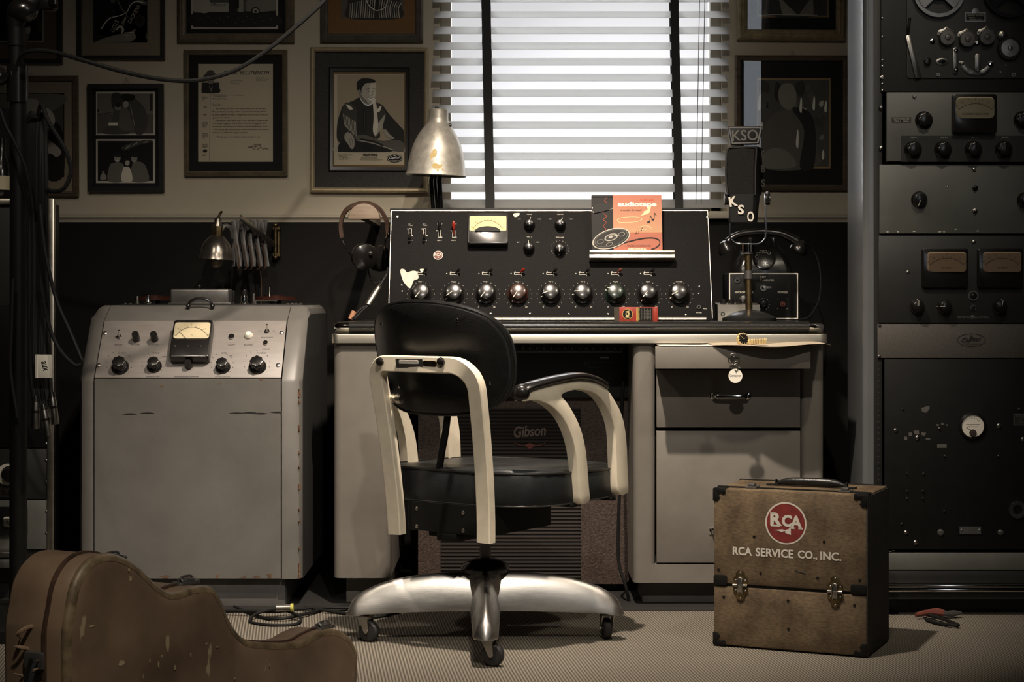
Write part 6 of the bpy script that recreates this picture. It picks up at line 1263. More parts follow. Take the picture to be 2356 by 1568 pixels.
random.seed(21); SFc = Pl(P0+GN*(.060*.134+.0006), GU, (0, 0, 1)); MT['scuff_pale'] = mat('scuff_pale', (.42, .34, .2), .7, noise=(80, .4))
for px, py, w_, h_ in ((365,1530,4,16), (372,1508,3,6), (403,1535,5,12), (439,1505,3,12), (345,1518,3,8), (620,1528,2,10), (475,1480,5,4), (300,1330,5,12), (297,1310,4,8), (210,1440,10,5), (280,1525,12,10), (330,1555,3,10), (500,1487,6,3), (540,1560,3,5)):
    a_ = SFc.uv(px, py); kx = 3.1/F; g = G(SFc.M); g.flat([(a_[0]+w_*kx*math.cos(t_)*random.uniform(.5, 1.4), a_[1]+h_*.6*kx*math.sin(t_)*random.uniform(.6, 1.3)) for t_ in [2*PI*k/9 for k in range(9)]], 0); part('scuff_mark', g, MT['scuff_pale'], gc_, flat=True)
for px in (300, 470, 770):
    p = edge_pt(px, .32, .006); g = G(Matrix.Translation(p) @ Rz(tg)); g.prism(rr(-.030, .030, -.014, .014, .008), -.005, .001, .001); g.box(-.012, .012, -.012, .012, .0, .006, .002); g.tube([(-.018, -.008, .002), (-.014, 0, .009), (.014, 0, .009), (.018, -.008, .002)], .002, 6, smooth=3); g.lathe([(.006, 0), (.005, .005), (1e-5, .006)], M=T(.02, 0, .0), seg=10); part('latch', g, MT['dull_steel'], gc_)
# carrying strap and buckle on the tail end
s_t = s0; g = G(); p = GO+GU*(s_t+.0)-GN*.06
g.tube([p-GU*.004+Vector((0,0,.25)), p-GU*.022+Vector((0,0,.20)), p-GU*.026+Vector((0,0,.13)), p-GU*.004+Vector((0,0,.08))], .010, 8, smooth=5); part('end_handle', g, MT['leather'], gc_)
for z in (.25, .08):
    g = G(); g.box(-.010, .004, -.02, .02, -.014, .014, .003, M=Matrix.Translation(p+Vector((0,0,z))) @ Rz(tg)); part('handle_mount', g, MT['dull_steel'], gc_)
# creased torn covering near the tail
for i in range(7):
    z0_ = .10+i*.032; g = G(); g.tube([GO+GU*(s0+.012+.02*math.sin(j*1.3+i))-GN*(.045+.010*j)+Vector((0,0,z0_+.012*math.sin(j*.9+i*2))) -GU*.010 for j in range(6)], [.001,.003,.004,.0035,.003,.001], 6, smooth=4); part('leather_crease', g, MT['guitar_case_brown'], gc_)
# ================================================================== right equipment rack
YR = 4.75; RPl = Pl((0, YR, 0)); rx0, rx1 = XX(2020, YR), XX(2560, YR); ZR0 = ZZ(1376, YR)
rk = thing('equipment_rack', 'tall dark steel equipment rack with rounded grey side at the right edge', 'equipment rack', ((rx0+rx1)/2, YR+.3, 0))
g = G(); Ls = [(XX(1985, YR), YR+.02)]; xs0 = XX(1950, YR+.06)
sec = [(XX(2018, YR), YR+.0), (XX(1998, YR), YR+.0)]+[(XX(1998, YR)-.014*math.sin(a), YR+.014-.014*math.cos(a)) for a in [PI/2*k/8 for k in range(1, 9)]]+[(XX(1998, YR)-.014, YR+.22), (XX(1998, YR)-.002, YR+.25), (XX(2018, YR), YR+.25)]
g.loft([[(x, y, z) for x, y in sec] for z in (ZR0, 2.2)]); g.box(XX(2016, YR), rx1, YR+.23, YR+.25, ZR0, 2.2); g.box(rx1, rx1+.03, YR, YR+.25, ZR0, 2.2); part('rack_cabinet', g, MT['rack_side'], rk, angle=50)
g = G(RPl.M); 
for i in range(4):
    a = XX(1952+i*0, YR); 
for i in range(3):
    g.box(XX(1951+i*9, YR+.03), XX(1951+i*9, YR+.03)+.018, 0, .004, 0, .001, M=None)
g.bm.free()
g = G(); xa, xb = XX(2010, YR), XX(2030, YR); g.box(xa, xb, YR-.001, YR+.03, ZR0+.06, 2.2, .001); rp_ = part('mounting_rail', g, MT['rack_dark'], rk)
g = G(RPl.M)
for i in range(44):
    py = 836+i*13.4
    if py > 1262: break
    cx, cy = RPl.uv(2021, py); g.lathe([(.0030, .0012), (1e-5, .0016)], M=T(cx, cy, 0), seg=8)
part('rail_holes', g, MT['matt_black'], rp_)
for py in (1266, 1380): pass
g = G(); g.box(XX(2000, YR), rx1+.03, YR-.004, YR+.25, ZZ(1310, YR), ZZ(1271, YR), .002); part('lower_panel', g, MT['rack_grey'], rk)
g = G(); g.box(XX(2000, YR), rx1+.03, YR-.002, YR+.25, ZZ(1342, YR), ZZ(1312, YR), .001); part('lower_recess', g, MT['rack_dark'], rk)
for ya_, yb_ in ((1343, 1349), (1352, 1359)):
    g = G(); g.box(XX(2000, YR), rx1+.03, YR-.016, YR, ZZ(yb_, YR), ZZ(ya_, YR), .002); part('chrome_strip', g, MT['chrome'], rk)
g = G(); g.box(XX(2002, YR), rx1+.03, YR-.008, YR+.25, ZR0, ZZ(1342, YR)-.001); g.box(XX(2010, YR), rx1+.02, YR+.05, YR+.25, 0, ZR0); part('rack_base', g, MT['rack_dark'], rk)
def unit(label, x0, y0, y1, m, cat='rack unit', nm='rack_unit', th=.006):
    t = thing(nm, label, cat, tuple(at((x0+2500)/2, y1, YR)))
    g = G(); g.box(XX(x0, YR), XX(2556, YR), YR-th, YR-.0015, ZZ(y1, YR), ZZ(y0, YR), .0012); g.box(XX(x0, YR)+.03, XX(2530, YR), YR-.001, YR+.18, ZZ(y1, YR)+.008, ZZ(y0, YR)-.008); part('front_panel', g, m, t)
    return t, Pl((0, YR-th, 0))
# tape transport
t, p = unit('dark tape transport with pale reel, round guide rollers and speed lever, topmost in the rack', 2026, -300, 212, MT['rack_dark'], 'tape transport', 'tape_transport')
g = G(p.M); prr(g, p, 2087, -280, 2500, 180, .006, 0, .004, .001); part('deck_plate', g, mat('deck_dark', (.045, .045, .042), .4, noise=(10, .2), bump=(200, .1, .0004)), t)
p = Pl(p.M @ Vector((0, 0, .004)), p.u, p.v); k_ = YR/F
cx, cy = p.uv(2158, -18)
def reel(cx, cy, R, mm, lab=None):
    g = G(p.M @ T(cx, cy, .012)); n = 48; g.ring(ell(0,0,R,R,n), ell(0,0,R*.86,R*.86,n), 0, .003); g.lathe([(R*.3, 0), (R*.3, .006), (R*.1, .007), (1e-5, .007)], seg=30)
    for a in (0, 2*PI/3, 4*PI/3): g.prism([(R*.88*math.cos(x), R*.88*math.sin(x)) for x in [a+PI/2-.33+.11*j for j in range(7)]]+[(R*.25*math.cos(a+PI/2+.6), R*.25*math.sin(a+PI/2+.6)), (R*.25*math.cos(a+PI/2-.6), R*.25*math.sin(a+PI/2-.6))], 0, .003)
    r_ = part('reel', g, mm, t, lab); g = G(p.M @ T(cx, cy, 0)); g.lathe([(R*.28, 0), (R*.28, .013)], seg=24); part('reel_hub', g, MT['bakelite'], r_)
reel(cx, cy, 59*k_, MT['steel'], 'pale metal reel'); cx, cy = p.uv(2322, -20); reel(cx, cy, 62*k_, MT['bakelite'])
g = G(p.M); prr(g, p, 2220, 28, 2268, 50, .002, 0, .0015); c_ = p.uv(2244, 27); g.lathe([(.009, 0), (.009, .0015), (1e-5, .002)], M=T(*c_, 0)); np_ = part('name_plate', g, MT['steel'], t); g = G(p.M); prr(g, p, 2223, 31, 2265, 47, .001, .0015, .002); part('plate_field', g, MT['matt_black'], np_)
letter('lettering', np_, p, [('MAGNETIC RECORDER', 2244, 35, 36, 3), ('MODEL', 2236, 41, 14, 3), ('MADE IN U.S.A.', 2244, 45, 28, 2.5)], MT['ink_white'], .0023)
for x, y in ((2177, 88), (2223, 92), (2268, 87)):
    cx, cy = p.uv(x, y); g = G(p.M @ T(cx, cy, 0)); g.prism([(a*k_, b*k_) for a, b in ((-22, 8), (-18, 18), (-6, 22), (0, 27), (6, 22), (18, 18), (22, 8), (10, 0), (-10, 0))][::-1], 0, .004, .0006)
    for a in (-17, 0, 17): g.lathe([(.0022, .004), (1e-5, .006)], M=T(a*k_, (12 if a else 22)*k_, 0), seg=8)
    rl = part('roller_bracket', g, MT['steel'], t); g = G(p.M @ T(cx, cy, 0)); R = 18*k_; g.lathe([(R, .004), (R, .016), (R*.93, .018), (R*.4, .0185), (R*.3, .021), (1e-5, .022)], seg=30); part('roller', g, MT['dull_steel'], rl)
cx, cy = p.uv(2305, 82); g = G(p.M @ T(cx, cy, 0)); g.lathe([(11*k_, 0), (11*k_, .010), (8*k_, .012), (1e-5, .013)]); g.lathe([(.002, 0), (1e-5, .008)], M=T(0, .018, 0), seg=8); part('small_roller', g, MT['steel'], t)
cx, cy = p.uv(2321, 112); g = G(p.M @ T(cx, cy, 0)); g.lathe([(27*k_, 0), (27*k_, .008), (25*k_, .010), (20*k_, .010)], seg=36, cap=False); kn = part('pinch_wheel', g, MT['rubber'], t); g = G(p.M @ T(cx, cy, 0)); g.lathe([(20*k_, .006), (20*k_, .013), (6*k_, .0135), (4*k_, .019), (1e-5, .0195)], seg=36); part('wheel_face', g, MT['steel'], kn)
for x, y, r in ((2145, 95, 6), (2247, 100, 6), (2278, 148, 7)):
    cx, cy = p.uv(x, y); g = G(p.M @ T(cx, cy, 0)); g.lathe([(r*k_, 0), (r*k_, .004), (r*.5*k_, .005), (r*.5*k_, .009), (1e-5, .0095)], seg=8); part('nut', g, MT['chrome'], t)
def plpoly(pts, z0, z1, mm, nm, b=.0006):
    g = G(p.M); a = [p.uv(*q) for q in pts]; n = len(a); s_ = sum(a[i][0]*a[(i+1) % n][1]-a[(i+1) % n][0]*a[i][1] for i in range(n)); g.prism(a if s_ > 0 else a[::-1], z0, z1, b); return part(nm, g, mm, t)
plpoly([(2083, 84), (2087, 80), (2093, 82), (2096, 90), (2119, 176), (2114, 180), (2105, 180)], .002, .007, MT['steel'], 'tension_arm')
g = G(p.M); g.tube([(*p.uv(2088, 82), .004), (*p.uv(2090, 60), .006), (*p.uv(2093, 42), .004)], .0035, 8, smooth=3); part('spring', g, MT['bakelite'], t)
plpoly([(2192, 112), (2197, 109), (2203, 112), (2203, 168), (2199, 171), (2192, 168)], .002, .006, MT['steel'], 'guide_bar')
for y in (117, 161): cx, cy = p.uv(2198, y); g = G(p.M @ T(cx, cy, .006)); g.lathe([(.0065, 0), (.006, .003), (1e-5, .004)], seg=8); part('guide_screw', g, MT['chrome'], t)
A = []; B = []
for k in range(15):
    a = math.radians(188+k*(352-188)/14); A.append((2247+41*math.cos(a), 136-40*math.sin(a)*.98)); B.append((2247+28*math.cos(a), 137-27*math.sin(a)*.98))
plpoly(A+B[::-1], .001, .003, MT['steel'], 'speed_scale')
plpoly(rr(2241, 2255, 124, 166, 7), .004, .010, MT['steel'], 'speed_lever'); 
g = G(p.M); 
for x in (2213, 2280): c_ = p.uv(x, 146); g.lathe([(.006, .003), (.005, .006), (1e-5, .007)], M=T(*c_, 0), seg=10)
for x, y, r in ((2158, 172, 4), (2332, 172, 5), (2314, 150, 2), (2301, 166, 2)): c_ = p.uv(x, y); g.ring(ell(c_[0], c_[1], r*k_), ell(c_[0], c_[1], r*.5*k_), 0, .003)
part('deck_screws', g, MT['steel'], t)
cx, cy = p.uv(2133, 141); g = G(p.M @ T(cx, cy, 0)); g.lathe([(8*k_, 0), (7.5*k_, .012), (1e-5, .013)]); part('push_button', g, MT['bakelite'], t)
g = G(p.M); c_ = p.uv(2167, 142); g.prism(ell(c_[0], c_[1], 14*k_, 8*k_), 0, .003, .0006); bz = part('switch_bezel', g, MT['steel'], t); g = G(p.M); g.prism(ell(c_[0], c_[1], 9*k_, 5*k_), .003, .004); g.tube([(c_[0], c_[1], .003), (c_[0]+.004, c_[1], .012)], .003, 8); part('rocker', g, MT['bakelite'], bz)
pr0 = Pl((0, YR-.006, 0))
for y in (42, 85, 138, 152, 178, 193, 208): screw(t, pr0, 2030, y, .0035 if y not in (178,) else .006)
# grey preamplifier
t, p = unit('grey preamplifier with cream meter above a black strip of four knobs', 2037, 214, 372, MT['rack_grey'], 'preamplifier', 'rack_preamplifier', .016)
meter(t, p, 2193, 216, 2294, 306, 2200, 223, 2288, 272, .020, MT['bakelite'], MT['dial_cream'], .007, 'vu_meter', 55, txt='VOLUME INDICATOR', frad=.012)
knob(t, p, 2128, 275, .0235, .022, MT['bakelite']); knob(t, p, 2355, 275, .0235, .022, MT['bakelite'])
g = G(p.M); prr(g, p, 2074, 312, 2500, 372, .001, 0, .0025); part('knob_strip', g, MT['rack_dark'], t)
for x in (2103, 2172, 2242, 2312): knob(t, p, x, 343, .0235, .026, MT['bakelite'])
g = G(p.M)
for x in (2103, 2172, 2242, 2312):
    cx, cy = p.uv(x, 343)
    for k in range(22): a = math.radians(240-k*300/21); g.box(.0265, .0282, -.0005, .0005, .0025, .0031, M=T(cx, cy, 0) @ Rz(a))
part('scale', g, MT['ink_grey'], t); letter('lettering', t, p, [('MIC # 1', 2103, 316, 16, 3), ('MIC # 2', 2172, 316, 16, 3), ('MIC # 3', 2242, 316, 16, 3), ('MASTER', 2312, 316, 16, 3)], MT['ink_white'], .0032)
g = G(p.M); prr(g, p, 2051, 269, 2097, 283, .0006, 0, .001); q_ = part('name_plate', g, MT['ink_grey'], t); g = G(p.M); prr(g, p, 2053, 271, 2095, 281, .0004, .001, .0015); part('plate_field', g, MT['matt_black'], q_); letter('lettering', q_, p, [('REMOTE AMPLIFIER', 2074, 273.5, 36, 2.6), ('TYPE BA-7', 2064, 278.5, 16, 3), ('SERIAL', 2085, 278.5, 14, 3)], MT['ink_white'], .002)
for x, y in ((2104, 223), (2027, 247), (2027, 340)): screw(t, p if x > 2040 else pr0, x, y, .0055, h=.004)
# grey line amplifier
t, p = unit('plain grey rack panel with one pointer knob and a toggle, third from the top', 2022, 379, 537, MT['rack_grey'], 'amplifier', 'rack_amplifier', .008)
knob(t, p, 2117, 458, .0215, .022, MT['bakelite'], style='dome', ptr=math.radians(160), pm=MT['ink_white']); knob(t, p, 2361, 460, .0215, .022, MT['bakelite'], style='dome')
g = G(p.M); cx, cy = p.uv(2117, 458)
for k in range(13): a = math.radians(240-k*300/12); g.lathe([(.001, 0), (1e-5, .0008)], M=T(cx+.0285*math.cos(a), cy+.0285*math.sin(a), 0), seg=6)
part('scale_dots', g, MT['ink_grey'], t)
for x, y, r, mm in ((2243, 432, .0075, 'bakelite'), (2243, 485, .0065, 'steel')): cx, cy = p.uv(x, y); g = G(p.M @ T(cx, cy, 0)); g.lathe([(r, 0), (r, .004), (r*.5, .005), (r*.35, .012), (1e-5, .013)], seg=14); part('toggle_switch', g, MT[mm], t)
screw(t, p, 2241, 390, .0062, h=.004); screw(t, p, 2180, 429, .003)
g = G(p.M)
for i, (x, y) in enumerate(((2066, 533), (2103, 532), (2162, 533), (2172, 533), (2199, 527), (2249, 531), (2042, 533))): c_ = p.uv(x, y); g.flat(ell(c_[0], c_[1], .003+.001*(i % 3), .0016, 8), .0004)
part('paint_chip', g, MT['patch_white'], t, flat=True)
# dark unit with two meters
t, p = unit('black rack unit with two tan meters and small round lamps, lettered at its foot', 2020, 542, 742, MT['rack_dark'], 'limiter amplifier', 'rack_limiter', .008)
for x0, x1, fx0, fx1 in ((2122, 2228, 2134, 2223), (2250, 2354, 2262, 2350)): meter(t, p, x0, 571, x1, 662, fx0, 579, fx1, 625, .012, MT['bakelite'], MT['dial_tan'], .006, 'panel_meter', 60, txt='DECIBELS', frad=.008)
for x, a in ((2112, 0), (2175, 1.55), (2303, -.2)): knob(t, p, x, 705, .0195, .024, MT['bakelite'], style='dome', ptr=a, pm=MT['ink_white'])
for x, y, r in ((2239, 680, .0135), (2239, 707, .0075)): cx, cy = p.uv(x, y); g = G(p.M @ T(cx, cy, 0)); g.ring(ell(0,0,r), ell(0,0,r*.75), 0, .003); q_ = part('lamp_ring', g, MT['dull_steel'], t); g = G(p.M @ T(cx, cy, 0)); g.lathe([(r*.75, .001), (r*.5, .005), (1e-5, .006)]); part('lens', g, MT['bakelite'], q_)
letter('lettering', t, p, [('GENERAL', 2217, 729, 30, 5, 0, 0, .02), ('ELECTRIC', 2258, 729, 34, 5, 0, 0, .02)], MT['ink_grey']); g = G(p.M); c_ = p.uv(2238, 729); g.lathe([(.006, 0), (1e-5, .001)], M=T(*c_, 0)); part('badge', g, MT['dull_steel'], t)
screw(t, p, 2240, 556, .0058, h=.004); screw(t, p, 2089, 626, .005)
# brown blank panel
t, p = unit('brown blank rack panel with an oval script emblem', 2018, 745, 823, MT['rack_brown'], 'rack panel', 'blank_panel', .006)
g = G(p.M); c_ = p.uv(2235, 782); g.ring(ell(c_[0], c_[1], 33*k_, 15*k_, 40), ell(c_[0], c_[1], 31.5*k_, 13.8*k_, 40), 0, .0006); g.prism([(c_[0]-.006, c_[1]+.004), (c_[0]+.006, c_[1]+.004), (c_[0], c_[1]+.015)], 0, .0006); e_ = part('emblem', g, MT['matt_black'], t)
letter('lettering', e_, p, [('Capitol', 2235, 782, 46, 13, 4, .45, .02), ('RECORDS', 2235, 791, 28, 3)], MT['ink'], .0012); screw(t, p, 2023, 819, .0045); screw(t, p, 2024, 749, .0045, MT['matt_black'])
# black lower unit
t, p = unit('black lower rack unit with small round white meter and scattered controls', 2034, 826, 1262, MT['black_paint'], 'rack unit', 'rack_power_unit', .004)
cx, cy = p.uv(2237, 979); g = G(p.M @ T(cx, cy, 0)); g.lathe([(31*k_, 0), (31*k_, .006), (26*k_, .008)], seg=36, cap=False); q_ = part('round_meter', g, MT['bakelite'], t); g = G(p.M @ T(cx, cy, 0)); g.lathe([(26*k_, .005), (1e-5, .0052)], seg=36); part('dial', g, MT['paper'], q_)
g = G(p.M @ T(cx, cy, 0)); g.lathe([(8*k_, .005), (8*k_, .009), (1e-5, .010)], M=T(0, -16*k_, 0)); g.box(-.0004, .0004, 0, .022, .006, .0064, M=T(0, -14*k_, 0) @ Rz(.9)); g.box(-.018, .018, .004, .0046, .0055, .0058); g.box(-.014, .014, -.002, -.0014, .0055, .0058)
for k in range(9): g.box(-.0004, .0004, .020, .023, .0055, .0058, M=Rz(math.radians(48-12*k)))
part('meter_scale', g, MT['ink_brown'], q_)
g = G(p.M); prr(g, p, 2208, 1211, 2257, 1228, .001, 0, .002); g.lathe([(.004, .002), (1e-5, .004)], M=T(*p.uv(2212, 1219), 0), seg=8); g.lathe([(.004, .002), (1e-5, .004)], M=T(*p.uv(2253, 1219), 0), seg=8); part('terminal_plate', g, MT['dull_steel'], t)
cx, cy = p.uv(2341, 1172); g = G(p.M @ T(cx, cy, 0)); g.ring(ell(0,0,20*k_,None,32), ell(0,0,11*k_,None,32), 0, .003); part('socket_ring', g, MT['steel'], t)
g = G(p.M); prr(g, p, 2332, 951, 2400, 978, .001, 0, .0006); q_ = part('name_plate', g, MT['ink_grey'], t); g = G(p.M); prr(g, p, 2334, 953, 2398, 976, .001, .0006, .001); part('plate_field', g, MT['matt_black'], q_)
letter('lettering', q_, p, [('POWER SUPPLY', 2358, 957, 40, 3.4), ('TYPE', 2355, 964, 20, 4), ('SERIAL', 2355, 971, 24, 4)], MT['ink_grey'], .0014)
for x, y, r in ((2060, 989, .0055), (2298, 979, .007), (2110, 1006, .006), (2173, 1048, .0035), (2297, 1048, .0035), (2124, 1089, .003), (2087, 1089, .002), (2086, 1129, .0028), (2123, 1129, .0028), (2086, 1146, .0028), (2123, 1146, .0028), (2074, 1204, .003), (2172, 1174, .003), (2106, 1247, .006), (2084, 1224, .0055), (2164, 1224, .009), (2302, 1224, .008), (2353, 1010, .006), (2077, 940, .003), (2345, 940, .004), (2161, 985, .004)): screw(t, p, x, y, r, MT['steel'] if r < .008 else MT['dull_steel'], .004, 'panel_screw')
g = G(p.M)
for pts in ([(2120,938),(2132,934),(2139,933),(2138,942),(2130,949),(2121,946)], [(2102,990),(2114,990),(2115,998),(2108,1000),(2102,996)], [(2090,995),(2098,994),(2099,1002),(2091,1003)], [(2119,994),(2131,995),(2128,1002),(2121,1001)], [(2080,1004),(2087,1004),(2087,1012),(2081,1012)], [(2130,1007),(2140,1007),(2140,1011),(2130,1011)], [(2156,1021),(2178,1021),(2178,1030),(2156,1030)], [(2154,975),(2160,975),(2160,979),(2154,979)], [(2165,972),(2171,972),(2172,977),(2165,977)], [(2176,975),(2181,976),(2181,979),(2176,979)]):
    a = [p.uv(*q) for q in pts]; g.flat(a, .0006)
part('tape_label', g, MT['ink_grey'], t, flat=True)
# ------------------------------------------------------------------ tools on the floor under the rack
YF_ = 4.62
g = G(); g.tube([(XX(2120, 4.72), 4.72, .012), (XX(2160, 4.66), 4.66, .010), (XX(2205, 4.56), 4.56, .009), (XX(2178, 4.52), 4.60, .006), (XX(2130, 4.66), 4.66, .006)], .0045, 8, smooth=6)
solo('cable_loop', g, MT['cable'], 'black cable loop lying on the carpet under the rack', 'cable', (XX(2160, 4.64), 4.64, 0))
pt = thing('pliers', 'pliers with dark red grips lying on the floor under the rack', 'pliers', (XX(2150, 4.70), 4.70, 0)); 
for i, dy in ((0, 0), (1, .03)): g = G(); g.tube([(XX(2105+i*26, 4.70), 4.69+dy, .012), (XX(2135+i*26, 4.70), 4.70+dy, .016), (XX(2170+i*8, 4.70), 4.70+dy*.3, .013)], [.006, .008, .006], 8, smooth=4); part('grip', g, MT['dark_red'], pt)
g = G(); g.tube([(XX(2170, 4.70), 4.70, .013), (XX(2195, 4.70), 4.71, .012), (XX(2215, 4.70), 4.715, .013)], [.006, .009, .004], 8); part('jaws', g, MT['dull_steel'], pt)
# ================================================================== left rack
YQ = 5.0; LPl = Pl((0, YQ, 0)); lr = thing('equipment_rack', 'low dark equipment rack with aluminium edge at the left edge of the room', 'equipment rack', (XX(-60, YQ), YQ+.25, 0))
g = G(); g.box(XX(-260, YQ), XX(118, YQ), YQ+.001, YQ+.09, .05, ZZ(468, YQ), .002); g.box(XX(-250, YQ), XX(100, YQ), YQ+.01, YQ+.08, 0, .05); part('cabinet', g, MT['rack_dark'], lr)
g = G(); g.box(XX(110, YQ), XX(127, YQ), YQ-.012, YQ+.012, .05, ZZ(456, YQ), .004); part('aluminium_edge', g, MT['aluminium'], lr)
g = G(); g.box(XX(-260, YQ), XX(110, YQ), YQ-.010, YQ+.02, ZZ(471, YQ), ZZ(457, YQ), .003); part('top_edge', g, MT['aluminium'], lr)
def lu(label, x0, x1, y0, y1, m, nm='rack_unit', th=.006, cat='rack unit'):
    t = thing(nm, label, cat, tuple(at((x0+x1)/2, y1, YQ))); g = G(); g.box(XX(x0, YQ), XX(x1, YQ), YQ-th, YQ-.0005, ZZ(y1, YQ), ZZ(y0, YQ), .001); part('front_panel', g, m, t); return t, Pl((0, YQ-th, 0))
t, p = lu('dark rack unit in the left rack with white ringed round dial above its jacks', -250, 109, 1032, 1150, MT['rack_dark'], 'rack_dial_unit')
cx, cy = p.uv(18, 1091); g = G(p.M @ T(cx, cy, 0)); g.lathe([(25*YQ/F, 0), (25*YQ/F, .002), (1e-5, .0022)], seg=36); q_ = part('dial_ring', g, MT['paper'], t); knob(q_, p, 18, 1091, .0225, .024, MT['bakelite'], 'dial_knob', 'dome')
g = G(p.M); prr(g, p, -60, 1121, 42, 1143, .002, 0, .003); jp = part('jack_plate', g, MT['steel'], t)
for x in (10, 24): g = G(p.M @ T(*p.uv(x, 1132), .003)); g.ring(ell(0,0,.007), ell(0,0,.0035), 0, .003); part('jack', g, MT['bakelite'], jp)
for y in (1020, 1058, 1108): screw(t, p, 106, y, .004)
t, p = lu('dark rack unit high in the left rack behind the hanging cables', -250, 109, 700, 1028, MT['black_paint'], 'rack_fan_unit')
g = G(p.M)
for i in range(9): a = p.uv(72, 650+60+i*7); g.box(a[0]-.0, a[0]+.014, a[1], a[1]+.003, 0, .001)
part('vent_slots', g, MT['matt_black'], t); screw(t, p, 71, 712, .006)
t, p = lu('grey rack unit with small white meter in the left rack', -250, 109, 1146, 1262, MT['rack_grey'], 'rack_meter_unit')
meter(t, p, -20, 1165, 62, 1232, 8, 1188, 55, 1212, .008, MT['bakelite'], MT['paper'], .004, 'panel_meter', 30, frad=.006)
for y in (1176, 1226): screw(t, p, 107, y, .004)
for k_i, (y0, y1, mm) in enumerate(((1266, 1280, 'steel'), (1284, 1304, 'dull_steel'))):
    g = G(); g.box(XX(-200, YQ-.03), XX(44, YQ-.03), YQ-.06, YQ-.008, ZZ(y1, YQ-.04), ZZ(y0, YQ-.04), .003); solo('floor_shelf_bar', g, MT[mm], ('bright' if k_i == 0 else 'dull')+' metal bar, '+('upper' if k_i == 0 else 'lower')+' of two across the foot of the left rack', 'metal bar', (XX(-80, YQ), YQ-.03, ZZ(y1, YQ-.04)))
bt = thing('bottle', 'dark glass bottle with pale label on top of the left rack', 'bottle', (XX(4, YQ+.1), YQ+.1, ZZ(457, YQ))); k_ = (YQ+.1)/F; zz0 = ZZ(457, YQ)
g = G(T(XX(4, YQ+.1), YQ+.1, zz0)); g.lathe([(.026, .0), (.028, .004), (.028, .085), (.022, .105), (.012, .125), (.011, .165), (.013, .167), (.013, .178), (1e-5, .178)]); part('bottle_glass', g, MT['bakelite'], bt)
g = G(T(XX(4, YQ+.1), YQ+.1, zz0)); g.lathe([(.0285, .03), (.0285, .07)], cap=False); part('bottle_label', g, MT['dial_cream'], bt)
# ================================================================== boom microphone stand (left)
YB_ = 4.55; k_ = YB_/F
bs = thing('boom_stand', 'heavy black studio boom microphone stand standing at the far left', 'microphone stand', (XX(42, YB_), YB_, 0)); x_ = XX(42, YB_)
def vc(y0, y1, rp, m_, nm, dx=0): g = G(); g.cyl((x_+dx*k_, YB_, ZZ(y1, YB_)), (x_+dx*k_, YB_, ZZ(y0, YB_)), rp*k_, seg=24); return part(nm, g, MT[m_], bs)
g = G(); g.cyl((x_, YB_, .05), (x_, YB_, ZZ(230, YB_)), 20*k_, 19*k_, seg=28); part('lower_tube', g, MT['black_paint'], bs)
vc(150, 236, 24, 'bakelite', 'clamp_sleeve', -2); vc(100, 155, 17, 'black_paint', 'upper_tube', -4); vc(64, 106, 20, 'black_paint', 'upper_collar', -4)
g = G(); g.sph(at(-2, 176, YB_-.03), .024); g.cyl(at(18, 176, YB_), at(0, 176, YB_-.03), .010); part('clamp_knob', g, MT['bakelite'], bs)
g = G(); g.tube([at(36, 72, YB_), at(36, 48, YB_), at(44, 28, YB_), at(70, 10, YB_), at(100, -8, YB_), at(160, -40, YB_), at(260, -110, YB_)], [.020, .024, .026, .024, .018, .014, .013], 14, smooth=4); part('boom_arm', g, MT['black_paint'], bs)
g = G(); g.sph(at(52, 24, YB_-.01), .034, (1.2, .8, .9)); g.box(*[v for v in (at(96, 0, YB_).x, at(132, 0, YB_).x, YB_-.03, YB_+.02, ZZ(26, YB_), ZZ(-10, YB_))], .01); part('boom_joint', g, MT['bakelite'], bs)
g = G(); g.cyl(at(118, 4, YB_-.035), at(118, 4, YB_-.028), .009); g.cyl(at(126, 14, YB_-.035), at(126, 14, YB_-.028), .006); part('joint_screw', g, MT['chrome'], bs)
g = G(T(x_, YB_, 0)); g.lathe([(.20, 0), (.20, .03), (.17, .05), (.05, .06), (1e-5, .06)], seg=40); part('stand_base', g, MT['black_paint'], bs)
# ------------------------------------------------------------------ cables
def cable(pts, r, label, nm='cable', m_='cable', grp=None, sm_=6): 
    g = G(); g.tube([at(*p) for p in pts], r, 8, smooth=sm_); return solo(nm, g, MT[m_], label, 'cable', tuple(at(*pts[0])), grp)
cable([(40, 150, 4.5), (52, 124, 4.48), (85, 116, 4.46), (130, 121, 4.44), (200, 141, 4.4), (280, 164, 4.4), (370, 182, 4.4), (450, 185, 4.4), (530, 166, 4.4), (600, 126, 4.4), (680, 62, 4.4), (745, 2, 4.4), (790, -60, 4.4)], .0056, 'long black cable sagging across the wall from the boom stand to the top', 'hanging_cable')
cable([(88, 262, 4.5), (96, 240, 4.48), (112, 280, 4.46), (148, 340, 4.45), (163, 390, 4.45), (150, 430, 4.45), (128, 440, 4.46), (108, 436, 4.48)], .0055, 'black cable loop in front of the wooden frame beside the boom stand', 'hanging_cable')
cb = thing('cable_bundle', 'thick bundle of black microphone cables hanging beside the boom stand', 'cable bundle', tuple(at(85, 270, 4.5)))
random.seed(9)
for i in range(9):
    x0 = 68+i*4.6; g = G(); g.tube([at(x0, 276+random.uniform(-6, 10), 4.52), at(x0+random.uniform(-2, 2), 420, 4.52-.004*i), at(x0+4+random.uniform(-3, 3), 620, 4.52-.003*(i % 3)), at(x0+8*(i/9)+random.uniform(-3, 3), 840, 4.51), at(84+i*4.2, 935, 4.5)], .0085 if i < 7 else .006, 8, smooth=5); part('cable', g, MT['cable'], cb)
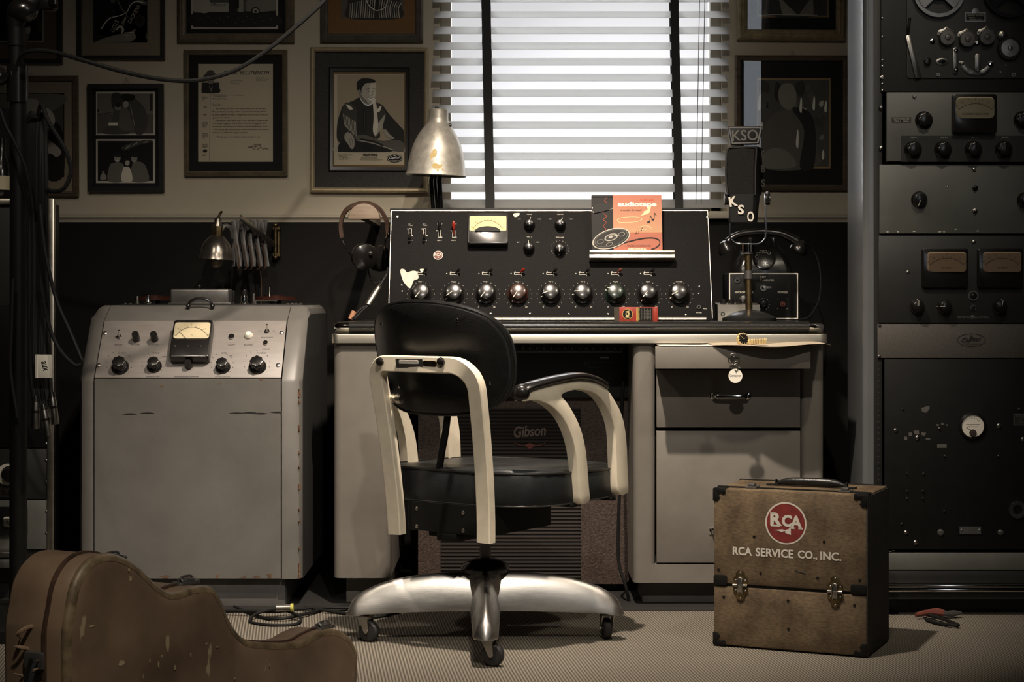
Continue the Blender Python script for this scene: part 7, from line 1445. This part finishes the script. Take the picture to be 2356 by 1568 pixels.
g = G(); g.tube([at(66, 276, 4.52), at(80, 266, 4.51), at(100, 272, 4.52), at(106, 300, 4.52)], .012, 8, smooth=4); part('bundle_tie', g, MT['cable'], cb)
for px, py, dx in ((82, 940, -.02), (104, 958, .18), (122, 930, .12)):
    m = T(*at(px, py, 4.48)) @ Ry(-dx) @ Rx(PI); g = G(m); g.lathe([(.006, -.03), (.009, -.02), (.0095, 0), (.0098, .002), (.0100, .046), (.0092, .05), (.0085, .05)], seg=20); cn = part('plug', g, MT['steel'], cb)
    g = G(m); g.lathe([(.0102, .004), (.0102, .010)], cap=False); g.lathe([(.0066, -.032), (.0096, -.018)], cap=False); part('plug_band', g, MT['bakelite'], cn)
for dxx, c_ in ((0, 0),): 
    TG = Pl(at(101, 842, 4.455), (1, -.1, 0)); g = G(TG.M); g.box(-.022, .022, -.029, .029, -.0008, .0008, .0004); g.tube([(-.018, -.029, -.004), (-.018, .029, -.004)], .006, 8); tgp = part('tape_flag', g, MT['paper'], cb); letter('lettering', tgp, TG, [('aux', 103, 842, 24, 12, -75, .2, .02)], MT['ink'], .001)
cable([(92, 470, 4.47), (104, 580, 4.45), (130, 690, 4.44), (160, 760, 4.43), (184, 818, 4.42), (188, 834, 4.42), (170, 838, 4.42), (132, 796, 4.44), (108, 730, 4.46), (94, 650, 4.47)], .0048, 'black cable loop hanging in front of the left side of the recorder', 'hanging_cable')
cable([(30, 640, 4.5), (26, 760, 4.5), (24, 850, 4.5), (40, 960, 4.5)], .0045, 'thin black cable hanging just left of the stand tube', 'hanging_cable')
cable([(0, 250, 4.45), (14, 290, 4.45), (30, 320, 4.45), (60, 390, 4.46), (76, 480, 4.48)], .0045, 'black cable crossing in front of the stand tube from the left edge', 'hanging_cable')
# floor cables near the recorder
fcb = thing('floor_cables', 'tangle of black cables with plug lying on the carpet between recorder and chair', 'cables', (XX(640, 4.75), 4.75, 0))
def fl(pts, r=.0045): 
    g = G(); g.tube([(XX(x, Y), Y, r+dz) for x, Y, dz in pts], r, 8, smooth=6); part('cable', g, MT['cable'], fcb)
fl([(540, 4.86, 0), (600, 4.70, 0), (650, 4.66, .004), (700, 4.72, .004), (760, 4.84, 0), (830, 4.9, 0)]); fl([(470, 4.78, 0), (560, 4.74, .009), (640, 4.735, .009), (740, 4.80, .009), (860, 4.82, 0)]); fl([(600, 4.60, 0), (575, 4.64, 0), (590, 4.70, .009), (640, 4.72, .018), (690, 4.66, .009), (680, 4.60, 0), (630, 4.585, 0), (600, 4.60, 0)], .004); fl([(700, 4.80, .009), (790, 4.76, 0), (860, 4.70, 0), (930, 4.80, 0), (980, 4.9, 0)])
g = G(); c_ = Vector((XX(655, 4.69), 4.69, .030)); g.cyl(c_-Vector((.022,0,0)), c_+Vector((.016,0,.001)), .0095); pg = part('plug', g, MT['steel'], fcb); g = G(); g.cyl(c_+Vector((.016,0,.001)), c_+Vector((.023,0,.001)), .0115); part('yellow_ring', g, MT['yellow_band'], pg)
